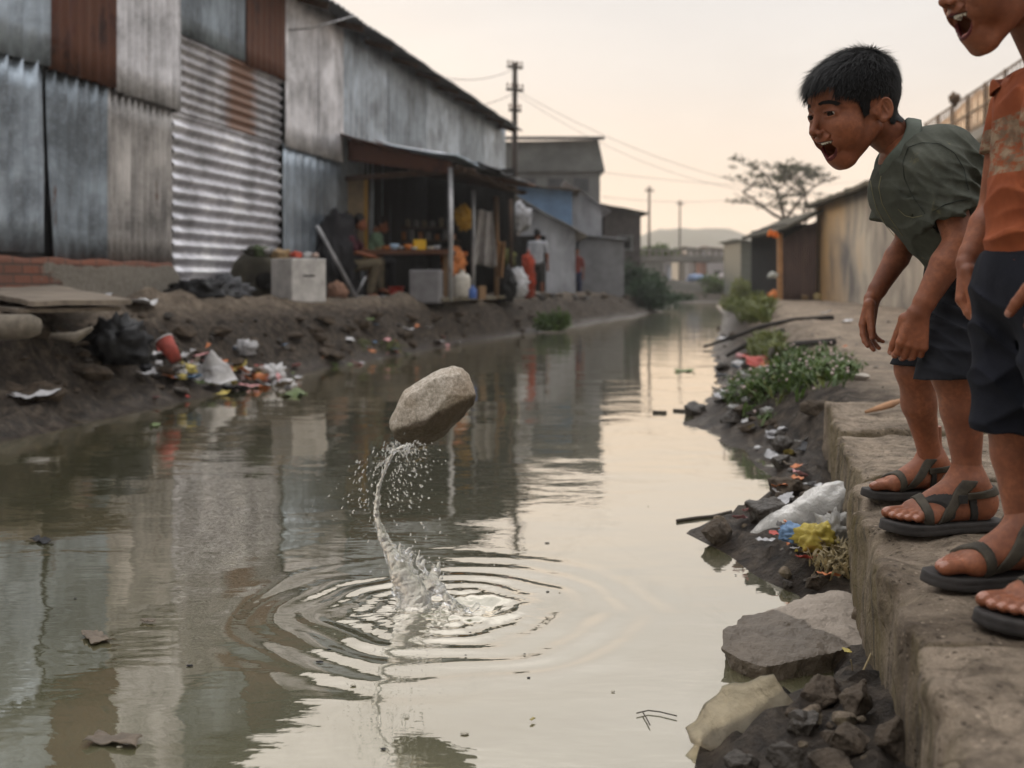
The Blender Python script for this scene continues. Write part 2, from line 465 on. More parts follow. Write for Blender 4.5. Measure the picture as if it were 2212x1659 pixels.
def hand_prims(wr, D_, N_, S_, sc=1., curl=(.35, .45, .35), spread=.06, thumb=(.6, .65, .35), thumb_bend=.3, side_curl=(0, .05, .1, .18)):
    """wr wrist, D towards the fingers, N the way the palm faces, S towards the thumb"""
    wr = V(*wr) if not isinstance(wr, Vector) else wr
    D = V(*D_).normalized(); Nn = V(*N_); Nn = (Nn-D*Nn.dot(D)).normalized(); Sd = V(*S_); Sd = (Sd-D*Sd.dot(D)-Nn*Sd.dot(Nn)).normalized()
    prims = []; nails = []
    offs = (.0255, .0085, -.0085, -.0245); lens = (.060, .066, .061, .049); rr = (.0082, .0086, .0082, .0072)
    for i, (o, L, r) in enumerate(zip(offs, lens, rr)):
        root = wr+(D*(.074-abs(o+.004)*.12)+Sd*o)*sc
        prims.append((cap(wr+(D*.002+Sd*o*.42)*sc, root, .0135*sc, .0098*sc), .008*sc))
        d = (D+Sd*spread*(o/.0255)).normalized(); p = root
        ang = 0; cs = [curl[0]+side_curl[i], curl[1]+side_curl[i], curl[2]+side_curl[i]*.7]
        r0 = r*sc
        for j, fr in enumerate((.45, .31, .24)):
            ang += cs[j]; dj = (d*math.cos(ang)+Nn*math.sin(ang)).normalized()
            q = p+dj*L*fr*sc; r1 = r0*(.90 if j < 2 else .86)
            prims.append((cap(p, q, r0, r1), .0022*sc if j else .005*sc)); p = q; r0 = r1
            if j < 2: prims.append((sph(p, r0*1.07), .002*sc))
        bn = (Nn*math.cos(ang)-d*math.sin(ang)) * -1
        nails.append((p - dj*.003*sc + bn*r0*.62, r0*.78, dj, bn))
    tr = wr+(D*.018+Sd*.024+Nn*.008)*sc
    td = (D*thumb[0]+Sd*thumb[1]+Nn*thumb[2]).normalized(); p = tr; r0 = .0125*sc
    prims.append((cap(wr+(D*.005+Sd*.008)*sc, tr, .0130*sc, .0115*sc), .006*sc))
    prims.append((cap(tr, wr+(D*.060+Sd*.020)*sc, .009*sc, .007*sc), .008*sc))
    for j, L in enumerate((.036, .029, .021)):
        q = p+td*L*sc; r1 = (.0105, .0095, .0075)[j]*sc
        prims.append((cap(p, q, r0, r1), .006*sc if j == 0 else .0025*sc)); p = q; r0 = r1
        td = (td+(D*.5+Nn*.25)*thumb_bend).normalized()
    tn = (td.cross(D)).normalized() if td.cross(D).length > .05 else -Nn
    nails.append((p, r0*.8, td, (-Nn+Sd*.3).normalized()))
    return prims, nails, tuple(Sd)

def arm_mesh(sh, el, wr, r=(.045, .035, .023), hand=None, h=.0019, elr=None):
    prims, nails = hand[:2]
    sh, el, wr = A(sh), A(el), A(wr)
    P_ = [(cap(sh, el, r[0], r[1]*.95), .01), (cap(el, el*.68+wr*.32, r[1]*.93, r[1]), .006), (cap(el*.68+wr*.32, el*.15+wr*.85, r[1], r[2]), .006), (cap(el*.15+wr*.85, wr, r[2], r[2]*.88), .006)] + prims
    los = np.min([p[0][1] for p in P_], 0)-.012; his = np.max([p[0][2] for p in P_], 0)+.012
    g = SDF(los, his, h)
    for pr, k in P_: g.add(pr, k)
    X, Y, Z = g.full()
    vs, q = g.mesh(); c = vs[q].mean(1); mi = np.zeros(len(q), int)
    for p, rr, d, bn in nails:
        w = c-A(p); al = w@A(d); up = w@A(bn); la = np.linalg.norm(w-np.outer(al, A(d))-np.outer(up, A(bn)), axis=1)
        mi[(np.abs(al-.001) < .0058) & (la < rr*.9) & (up > -.0006) & (up < .009)] = 1
    return vs, q, mi

def foot(ank, F_, sc=1., h=.0021, toes_out=0, side=1, sole_z=None):
    """ank = ankle joint; F towards the toes; side=+1 when the big toe is on the L side of the frame.
    local frame: x forward, y left of forward, z up, z=0 at the under side of the foot"""
    F = V(*F_); F.z = 0; F.normalize(); L = V(0, 0, 1).cross(F); s = side
    g = SDF((-.075, -.06, -.022), (.185, .06, .16), h); a = g.add
    a(cap((0, 0, .085), (0, 0, .155), .0265, .0262), .02)                 # lower shin
    a(ell((-.030, 0, .032), (.034, .030, .034)), .02)                  # heel
    a(cap((-.008, 0, .070), (-.025, 0, .04), .026, .027), .02)
    for q in (-1, 1): a(sph((.004, q*.024, .078 if q == s else .070), .0125), .012)   # ankle bones
    a(cap((0, s*.003, .066), (.060, s*.008, .036), .033, .022), .03)
    a(cap((.040, s*.010, .034), (.105, s*.016, .018), .026, .016, ((0, 1, 0), 1.3)), .025)
    a(cap((-.02, -s*.004, .020), (.095, -s*.018, .015), .021, .0145), .02)
    a(cap((.10, s*.024, .017), (.095, -s*.026, .013), .0165, .0135), .02)
    ty = [.0265, .0085, -.0055, -.018, -.029]; tx = [.150, .150, .143, .134, .122]; tr = [.0125, .0085, .0080, .0075, .0075]
    for y, x, r in zip(ty, tx, tr):
        a(cap((.103-(.0265-y)*.12, s*y*.92, .0165), (x-.010, s*y, .0175 if r < .01 else .015), r*.92, r*.9), .005)
        a(ell((x, s*y, .0115 if r < .01 else .014), (r*1.25, r*1.0, r*.92)), .0035)
    X, Y, Z = g.full()
    D = np.maximum(g.D, -(Z-.001)).astype(np.float32)   # flat under side
    vs, q = g.mesh(D); c = vs[q].mean(1); mi = np.zeros(len(q), int)
    for y, x, r in zip(ty, tx, tr):
        w = c-np.array([x+r*.55, s*y, .018 if r > .01 else .0155])
        mi[(np.abs(w[:, 0]) < r*.55) & (np.abs(w[:, 1]) < r*.66) & (w[:, 2] > -.002)] = 1
    # sole
    g2 = SDF((-.08, -.065, -.04), (.19, .065, .03), .0026)
    for pr in ((-.036, 0, .037), (.02, -s*.001, .036), (.07, s*.001, .041), (.105, s*.000, .0455), (.135, s*.004, .040)):
        g2.add(cap((pr[0], pr[1], -.012), (pr[0]+.004, pr[1], -.012), pr[2], pr[2]), .02)
    X2, Y2, Z2 = g2.full()
    lift = np.maximum(0, X2-.12)**2*2.0
    D2 = np.maximum(g2.D, np.maximum(-(Z2-lift+.020), Z2-lift-.0005))
    D2 = D2+.0012*np.clip(1-np.abs(Z2-lift+.009)/.002, 0, 1)  # seam round the sole
    sv, sq = g2.mesh(D2.astype(np.float32))
    # straps: shells of the foot kept between planes
    def strap(p, n, w, t=.0036, lowcut=-.012, xr=(-1, 1), zt=.082):
        p = np.array(p, float); n = np.array(n, float); n = n/np.linalg.norm(n)
        pl = np.abs((X-p[0])*n[0]+(Y-p[1])*n[1]+(Z-p[2])*n[2])-w
        base = np.minimum(g.D, 1)
        d = np.maximum(np.maximum(base-t, pl), -(base-t+.006)); d = np.maximum(np.maximum(d, -(Z-lowcut)), Z-zt); d = np.maximum(d, np.maximum(xr[0]-X, X-xr[1])); return g.mesh(d.astype(np.float32))
    W = lambda pts: np.asarray(pts)*sc @ np.array([tuple(F), tuple(L), (0, 0, 1)]) + np.array([ank[0], ank[1], sole_z])
    return dict(foot=(W(vs), q, mi), sole=(W(sv), sq), strap=strap, W=W, side=s)

def join_skin(parts):
    vs = []; qs = []; ms = []; o = 0
    for v, q, m in parts: vs.append(v); qs.append(q+o); ms.append(m); o += len(v)
    return np.concatenate(vs), np.concatenate(qs), np.concatenate(ms)

def hair_obj(H, parent, seed=1, n=26000, lift=.10, clip=None):
    """short hair: thin strands rooted all over the scalp plus a thin under-layer"""
    lv = H['local']; W = H['W']; r = np.random.RandomState(seed)
    # scalp = smooth ellipsoids, sampled directly
    def hairline(f, y):
        ay = np.abs(y)
        side = np.interp(f, [-.13, -.085, -.060, -.044, -.040, -.024, .010, .014, .026, .036, .056, .080, .12], [-.044, -.044, -.044, -.040, -.010, .014, .016, -.016, -.014, .016, .040, .056, .064])
        return side
    q = H['q'][H['mi'] == 0]; c = lv[q].mean(1)
    e1 = lv[q[:, 1]]-lv[q[:, 0]]; e2 = lv[q[:, 3]]-lv[q[:, 0]]; nn = np.cross(e1, e2); ar = np.linalg.norm(nn, axis=1)+1e-12; nn /= ar[:, None]
    ear = (np.abs(c[:, 0]+.016) < .026) & (np.abs(c[:, 2]+.014) < .036) & (np.abs(c[:, 1]) > .066)
    msk = (c[:, 2] > hairline(c[:, 0], c[:, 1])+.004*np.sin(c[:, 1]*300+c[:, 0]*200)) & ~ear
    msk &= ~((c[:, 0] > .05) & (np.abs(c[:, 1]) < .05) & (c[:, 2] < .066))
    # under-layer
    qq = q[msk]; used, inv = np.unique(qq, return_inverse=True)
    vn = np.zeros_like(lv)
    for k in range(4): np.add.at(vn, q[:, k], nn)
    vn /= np.linalg.norm(vn, axis=1)[:, None]+1e-9
    lay = lv[used]+vn[used]*(.003+.010*np.clip((lv[used][:, 2:3]-.03)/.06, 0, 1))
    ci = c[msk]; ni = nn[msk]; w = ar[msk]; pick = r.choice(len(ci), n, p=w/w.sum())
    nr = ni[pick]; root = ci[pick]+r.normal(size=(n, 3))*.0012+nr*(.002+.010*np.clip((ci[pick][:, 2:3]-.03)/.06, 0, 1))
    wh = np.array([-.055, .008, .095])              # the crown whorl
    fl = root-wh; fl[:, 0] += np.where(root[:, 0] > -.05, .02, 0); dist = np.linalg.norm(fl, axis=1)
    fl /= dist[:, None]+1e-6
    fl[:, 2] -= .35*(np.abs(root[:, 1]) > .045)
    fl -= nr*(fl*nr).sum(1)[:, None]; fl /= np.linalg.norm(fl, axis=1)[:, None]+1e-6
    fl += r.normal(size=(n, 3))*.22
    top = np.clip((root[:, 2]-.05)/.05, 0, 1)
    front = np.clip((root[:, 0]-.045)/.04, 0, 1)
    whl = np.clip(1-dist/.04, 0, 1)
    low = np.clip((root[:, 2]+.05)/.08, .25, 1)
    L = (.012+.014*top+.016*front+.008*whl)*(.6+.7*r.rand(n))*low
    lf = lift+.5*whl*(r.rand(n))*1.6+.25*front*r.rand(n)+.15*top
    seg = 4; wd = .0006
    P0 = root; pts = [P0]; d = fl+nr*lf[:, None]; d /= np.linalg.norm(d, axis=1)[:, None]
    g = np.array([0.25, 0, -1.]) 
    for k in range(1, seg+1):
        d = d+g*(.16*front[:, None]+.05)*1.0-nr*.02; d /= np.linalg.norm(d, axis=1)[:, None]
        pts.append(pts[-1]+d*(L/seg)[:, None])
    sd = np.cross(d, nr); sd /= np.linalg.norm(sd, axis=1)[:, None]+1e-6
    vs = []; wk = [1, .95, .8, .55, .08]
    for k in range(seg+1):
        vs.append(pts[k]-sd*wd*wk[k]); vs.append(pts[k]+sd*wd*wk[k])
    vs = np.stack(vs, 1).reshape(-1, 3); b = np.arange(n)*(2*(seg+1))
    qs = np.concatenate([np.stack([b+2*k, b+2*k+1, b+2*k+3, b+2*k+2], 1) for k in range(seg)])
    allv = np.concatenate([lay, vs]); allq = np.concatenate([inv.reshape(-1, 4), qs+len(lay)])
    o = np_obj('hair', W(allv), allq, HAIR, parent)
    # eyebrows
    vs = []; qs = []; k = 0
    for s in (-1, 1):
        for i in range(620):
            t = r.rand(); y = s*(.013+.038*t); z = .0310+.0055*math.sin(t*3.0)-.0100*t+r.normal()*.0015; x = .0985-.030*t*t+.002
            p = np.array([x, y, z]); dd = np.array([-.3*t, s*1., .25-.5*t])*.0085*(.7+.5*r.rand()); dd = dd/1.1; w = np.array([0, 0, 1.])*.00045
            vs += [p-w, p+w, p+dd+w*.2, p+dd-w*.2]; qs.append((k, k+1, k+2, k+3)); k += 4
    return o, np.array(vs), np.array(qs)

def person_head_parts(H, root, brow=True, seed=1, hair=True, look=(1, .25, -.25)):
    W = H['W']
    if hair:
        h, bv, bq = hair_obj(H, root, seed)
        # settle the brows on the skin
        lv = H['local']; fm = lv[(lv[:, 0] > .05) & (lv[:, 2] > .012) & (lv[:, 2] < .045)]
        for i in range(0, len(bv), 4):
            for j in (0, 2):
                p = bv[i+j]; dd = np.hypot(fm[:, 1]-p[1], fm[:, 2]-p[2]); x = fm[np.argmin(dd), 0]+.0007
                bv[i+j, 0] = x; bv[i+j+1, 0] = x
        np_obj('eyebrow', W(bv), bq, HAIR, root)
        fm2 = lv[(lv[:, 0] > .06) & (lv[:, 2] > .0) & (lv[:, 2] < .022)]
        for s in (-1, 1):
            pts = []
            for i in range(9):
                y = s*(.0205+.0245*i/8); z = .0108+.0016*math.sin(i/8*3.1)-.0012*i/8; dd = np.hypot(fm2[:, 1]-y, fm2[:, 2]-z); pts.append(Vector(W((fm2[np.argmin(dd), 0]+.0012, y, z))))
            mb = MB(); mb.tube(pts, [.0004+.0009*math.sin(i/8*3.1) for i in range(9)], 5); mb.build('eyelash', HAIR, root)
    for s in (-1, 1):
        mb = MB(); c = V(.0798, s*.0320, .0070); rr = .0125; vs, fs = ico(4); lk = V(*look).normalized()
        pv = [c+V(*p)*rr for p in vs]
        pv = [Vector(W(tuple(p))) for p in pv]
        for f in fs:
            cc = (V(*vs[f[0]])+V(*vs[f[1]])+V(*vs[f[2]])).normalized()
            pass
        mb.add(pv, fs, 0, True)
        for i, f in enumerate(fs):
            cc = (V(*vs[f[0]])+V(*vs[f[1]])+V(*vs[f[2]])).normalized()
            if cc.dot(lk) > .72: mb.m[i] = 1
        mb.build('eye', [EYEW, EYEB], root)
    # teeth
    mb = MB()
    for i in range(-5, 6):
        y = i*.0047; x = .0945-.0205*(abs(i)/5)**2; z = -.0500-.0010*(abs(i)/5)**2
        wv = []; vs, fs = ico(2)
        for p in vs:
            q = V(p[0]*.0032, p[1]*.0030, p[2]*.0046*(1.1 if abs(i) < 2 else .95)); wv.append(Vector(W((x+q.x, y+q.y, z+q.z))))
        mb.add(wv, fs, 0, True)
    mb.build('teeth', TEETH, root)
    mb = MB(); wv = []; vs, fs = ico(3)
    for p in vs: wv.append(Vector(W((.066+p[0]*.022, p[1]*.016, -.0840+p[2]*.006+p[0]*-.002))))
    mb.add(wv, fs, 0, True); mb.build('tongue', LIP, root)

def sandal_objs(ft, root, kind=0):
    W = ft['W']; s = ft['side']
    so = np_obj('sandal', *ft['sole'], SOLE, root)
    def st(*a, mat=STRAP, **k):
        v, q = ft['strap'](*a, **k)
        if len(q): np_obj('strap', W(v), q, mat, so)
    st((.096, 0, .02), (1, s*.22, -.10), .0085)
    if kind == 0: st((.074, -s*.02, .02), (.50, -s*.86, .10), .0050, mat=STRAPD, t=.0030, xr=(.045, .10))
    st((.036, 0, .052), (.80, 0, .60), .0095, xr=(.0, .2))
    st((-.03, 0, .056), (.10, 0, 1), .0075, t=.0048, xr=(-.2, .022))
    st((.004, 0, .02), (1, 0, -.18), .0075, mat=STRAPD, t=.0030, zt=.056)
    # buckle
    mb = MB(); p = Vector(W((.030, -s*.034, .046))); 
    R = Matrix((tuple(Vector(W((1, 0, 0)))-Vector(W((0, 0, 0)))), tuple(Vector(W((0, 1, 0)))-Vector(W((0, 0, 0)))), (0, 0, 1))).transposed()
    mb.box(p, (.016, .006, .018), R); mb.build('buckle', STRAPD, so)

def garment(name, prims, mats, root, h=.0032, folds=None, subs=(), amp=.004, f=22, seed=3, pad=.02):
    lo = np.min([p[0][1] for p in prims], 0)-pad; hi = np.max([p[0][2] for p in prims], 0)+pad
    g = SDF(lo, hi, h)
    for pr, k in prims: g.add(pr, k)
    X, Y, Z = g.full()
    g.D = (g.D+amp*.6*nfield(X, Y, Z, f, seed, 2)).astype(np.float32)
    for (p, n, fr, am, rad) in (folds or []):
        p = A(p); n = A(n)/np.linalg.norm(A(n)); w = np.exp(-((X-p[0])**2+(Y-p[1])**2+(Z-p[2])**2)/rad**2)
        ph = ((X-p[0])*n[0]+(Y-p[1])*n[1]+(Z-p[2])*n[2])*fr+1.2*nfield(X, Y, Z, 12, seed+5, 1)
        g.D = (g.D-am*w*(1-np.abs(np.sin(ph)))**1.5*1.5).astype(np.float32)
    for pr, k in subs: g.sub(pr, k)
    v, q = g.mesh(); o = np_obj(name, v, q, mats, root); return o, g

def on_cloth(g, u, v, d0, d1, off=.001):
    for i in range(400):
        d = d0+(d1-d0)*i/400; p = P(u, v, d); ix = np.round((A(p)-g.lo)/g.h).astype(int)
        if (ix >= 0).all() and (ix < g.n).all() and g.D[tuple(ix)] < off: return P(u, v, d-.002)
    return P(u, v, d1)
def seam(g, name, pts, d0, d1, r, mat, root, n=30, closed=False):
    out = []
    for k in range(len(pts)-1):
        for i in range(n//max(1, len(pts)-1)+1):
            t = i/(n//max(1, len(pts)-1)+1); a, b = pts[k], pts[k+1]
            out.append(on_cloth(g, a[0]*(1-t)+b[0]*t, a[1]*(1-t)+b[1]*t, d0, d1))
    out.append(on_cloth(g, *pts[-1], d0, d1))
    o2 = [out[0]]+[(out[i-1]+out[i]*2+out[i+1])/4 for i in range(1, len(out)-1)]+[out[-1]]
    mb = MB(); mb.tube(o2, r, 5); return mb.build(name, mat, root)
SEAM_D = M('dark_seam', (.02, .024, .02), .95, bmp=0); SEAM_W = M('frayed_seam', (.20, .185, .11), .95, bmp=0)
# ------------------------------------------------------------------ boy in the olive shirt
def boy_olive():
    root_loc = P(2050, 1090, 2.60)
    Hc = P(1846, 240, 2.56); Rm = head_frame(20, 14, 0)
    neck_to = P(1975, 345, 2.58)
    nd = Rm.transposed() @ (neck_to-Hc); H = make_head(Hc, Rm, 1.08, 1.0, neck=tuple(nd))
    # near arm, hand closed above the knee
    wrN = P(1984, 676, 2.40); elN = P(2072, 520, 2.40)
    hN = hand_prims(wrN, (-.20, -.02, -1.0), (.12, 1, -.1), (-1, .1, .2), 1.0, curl=(.50, .75, .5), spread=.0, thumb=(1, .12, .5))
    armN = arm_mesh(P(2030, 370, 2.46), elN, wrN, (.043, .034, .0235), hN)
    wrF = P(1884, 645, 2.70); elF = P(1962, 515, 2.72)
    hF = hand_prims(wrF, (-.20, -.05, -1), (.55, -.55, -.1), (-.55, -.8, .1), .97, curl=(.30, .22, .22), spread=.16, thumb=(1.0, .05, .30), thumb_bend=.12, side_curl=(0, .04, .10, .22))
    armF = arm_mesh(P(1945, 395, 2.70), elF, wrF, (.040, .0305, .0215), hF)
    # legs
    def leg(kn, hip, mid, ank, foot_top, rs):
        pr = [(cap(hip, kn, .070, rs[0]), .01), (cap(kn, mid, rs[0], rs[1]), .006), (cap(mid, ank, rs[1], rs[2]), .012), (cap(ank, foot_top, rs[2], rs[2]*1.02), .006)]
        lo = np.min([p[0][1] for p in pr], 0)-.02; hi = np.max([p[0][2] for p in pr], 0)+.02
        g = SDF(lo, hi, .0035)
        for p, k in pr: g.add(p, k)
        g.add(ell(A(kn)+A((-.012, 0, -.005)), (.038, .036, .045)), .02)
        v, q = g.mesh(); return v, q, np.zeros(len(q), int)
    ankN = P(2092, 1062, 2.44); ankF = P(2012, 1003, 2.80)
    legN = leg(P(2062, 800, 2.43), P(2120, 620, 2.48), P(2080, 885, 2.44), P(2088, 1000, 2.44), ankN, (.0470, .0465, .0300))
    legF = leg(P(1978, 792, 2.72), P(2085, 600, 2.68), P(1985, 872, 2.75), P(2004, 960, 2.79), ankF, (.044, .0415, .0285))
    zN = CAMZ-(1152-615)/FPX*2.44+.030; zF = CAMZ-(1087-615)/FPX*2.80+.030
    fN = foot((P(2088, 0, 2.44).x, 2.44, 0), (-1, -.20, 0), 1.14, side=-1, sole_z=.300+.029)
    fF = foot((P(2010, 0, 2.81).x, 2.81, 0), (-1, -.06, 0), 1.02, side=1, sole_z=.300+.027)
    torso = [(cap(P(1972, 350, 2.57), P(2100, 560, 2.58), .075, .085, ((0, 1, 0), 1.3)), .03), (cap(P(2010, 385, 2.47), P(1950, 400, 2.68), .05, .05), .05)]
    g = SDF(np.min([t[0][1] for t in torso], 0)-.02, np.max([t[0][2] for t in torso], 0)+.02, .005)
    for p, k in torso: g.add(p, k)
    tv, tq = g.mesh()
    body = join_skin([(H['vs'], H['q'], np.where(H['mi'] > 0, H['mi']+1, 0)), armN, armF, legN, legF, fN['foot'], fF['foot'], (tv, tq, np.zeros(len(tq), int))])
    o = np_obj('person', *body[:2], [SKIN, NAIL, MOUTH, LIP], loc=root_loc, matidx=body[2])
    tag(o, 'laughing boy in an olive shirt leaning forward over the ledge, hands hanging by his knees', 'person')
    person_head_parts(H, o, seed=3)
    sandal_objs(fN, o, 0); sandal_objs(fF, o, 1)
    # shirt
    lat = (.12, 1, 0)
    pr = [(cap(P(1985, 365, 2.57), P(2030, 455, 2.57), .092, .100, (lat, 1.40)), .02),
          (cap(P(2030, 455, 2.57), P(2098, 555, 2.585), .100, .098, (lat, 1.28)), .03),
          (cap(P(2010, 350, 2.50), P(1965, 362, 2.66), .052, .046), .05),
          (cap(P(2045, 330, 2.56), P(2105, 400, 2.57), .060, .07, (lat, 1.6)), .05),
          (ell(P(1925, 420, 2.58), (.045, .09, .06)), .05)]
    # sleeves, cut flat at the hem
    a, b = P(2022, 368, 2.45), P(2062, 478, 2.42); n = V(.14, -.02, -1)
    n = (P(2014, 470, 2.4)-P(2014, 470, 2.4)) + V(.36, -.1, -1.)
    hem = P(2055, 462, 2.42); slv = cut(cap(a, b+(b-a)*.4, .060, .060), hem, n)
    pr.append((slv, .022))
    a2, b2 = P(1945, 388, 2.68), P(1912, 478, 2.71); n2 = V(-.12, 0, -1.)
    hem2 = P(1914, 478, 2.71); pr.append((cut(cap(a2, b2+(b2-a2)*.4, .046, .036), hem2, n2), .02))
    d1 = (b-a).normalized(); d2 = (b2-a2).normalized()
    subs = [(rbox(tuple(P(1932, 318, 2.57)+V(-.84, 0, .54)*.10), (.095, .16, .15), .01, [(-.84, 0, .54), (0, 1, 0), (.54, 0, .84)]), .004)]
    folds = [(P(2070, 400, 2.45), (.6, 0, .8), 70, .008, .10), (P(2040, 520, 2.47), (.4, 0, 1), 80, .010, .12), (P(2100, 450, 2.46), (.2, 0, 1), 75, .010, .11), (P(1950, 470, 2.5), (1, 0, .6), 90, .007, .10), (P(2040, 430, 2.40), (1, 0, -.2), 90, .006, .07), (P(1990, 380, 2.46), (.9, 0, .5), 100, .005, .07)]
    sh, g = garment('shirt', pr, [OLIVE], o, h=.0030, folds=folds, subs=subs, amp=.0018)
    seam(g, 'armhole_seam', [(1962, 318), (1950, 350), (1953, 385), (1972, 425), (1998, 462)], 2.2, 2.75, .0008, SEAM_D, sh)
    seam(g, 'shoulder_seam', [(1962, 318), (1990, 308), (2030, 310), (2062, 330), (2083, 365), (2092, 410)], 2.2, 2.75, .0008, SEAM_D, sh)
    seam(g, 'sleeve_hem', [(2016, 458), (2040, 442), (2070, 434), (2092, 431)], 2.2, 2.7, .0011, SEAM_D, sh)
    seam(g, 'pocket_edge', [(1940, 452), (1955, 466), (1972, 470), (1992, 466)], 2.2, 2.75, .0008, SEAM_W, sh)
    seam(g, 'placket', [(1903, 380), (1898, 405), (1905, 440), (1925, 475), (1950, 510)], 2.2, 2.8, .0009, SEAM_W, sh)
    seam(g, 'placket', [(1880, 390), (1885, 420), (1893, 450), (1912, 485), (1940, 520)], 2.2, 2.8, .0008, SEAM_W, sh)
    # collar: a folded band round the neck
    nape, frnt = P(1962, 268, 2.57), P(1900, 376, 2.55); cc = (nape+frnt)/2; t = (nape-frnt); R1 = t.length/2*.94; t.normalize()
    ly = V(.1, 1, 0); ly = (ly-t*ly.dot(t)).normalized(); up = t.cross(ly); 
    if up.z < 0: up = -up
    mb = MB()
    def fn(i, j):
        an = math.pi+(i-.5)*2*math.pi*.955; c, s_ = math.cos(an+math.pi), math.sin(an+math.pi)
        prof = [(0.000, -.020), (.001, .007), (.005, .011), (.010, .008), (.016, -.006), (.020, -.020)]
        k = j*5; a0 = int(min(4, k)); f = k-a0; ro = prof[a0][0]*(1-f)+prof[a0+1][0]*f; z = prof[a0][1]*(1-f)+prof[a0+1][1]*f
        fr = max(0, -c); z2 = z*(1+.35*fr)-.012*fr**4
        w = .0015*math.sin(an*7)
        return cc+t*(c*(R1+ro+w))+ly*(s_*(.064+ro+w))+up*(z2+.004*math.sin(an*3))
    mb.sheet(lambda i, j: (fn(i, j), (fn(i, j)-cc).normalized()), 90, 10, .0022); mb.build('collar', OLIVE_L, o)
    # shorts
    pr = [(ell(P(2112, 596, 2.58), (.115, .155, .105)), .02),
          (cut(cap(P(2125, 625, 2.475), P(2052, 840, 2.425), .096, .076), P(2055, 812, 2.42), V(.10, 0, -1)), .03),
          (cut(cap(P(2095, 610, 2.68), P(1968, 800, 2.71), .090, .052), P(1972, 790, 2.7), V(-.05, 0, -1)), .03)]
    subs = []
    folds = [(P(2040, 650, 2.45), (.75, 0, .65), 95, .008, .12), (P(2090, 640, 2.45), (.5, 0, .9), 80, .008, .12), (P(2070, 760, 2.37), (.1, 0, 1), 60, .005, .08)]
    garment('shorts', pr, [NAVY], o, folds=folds, subs=subs, amp=.004)
    # shirt pocket and button placket on the chest
    return o

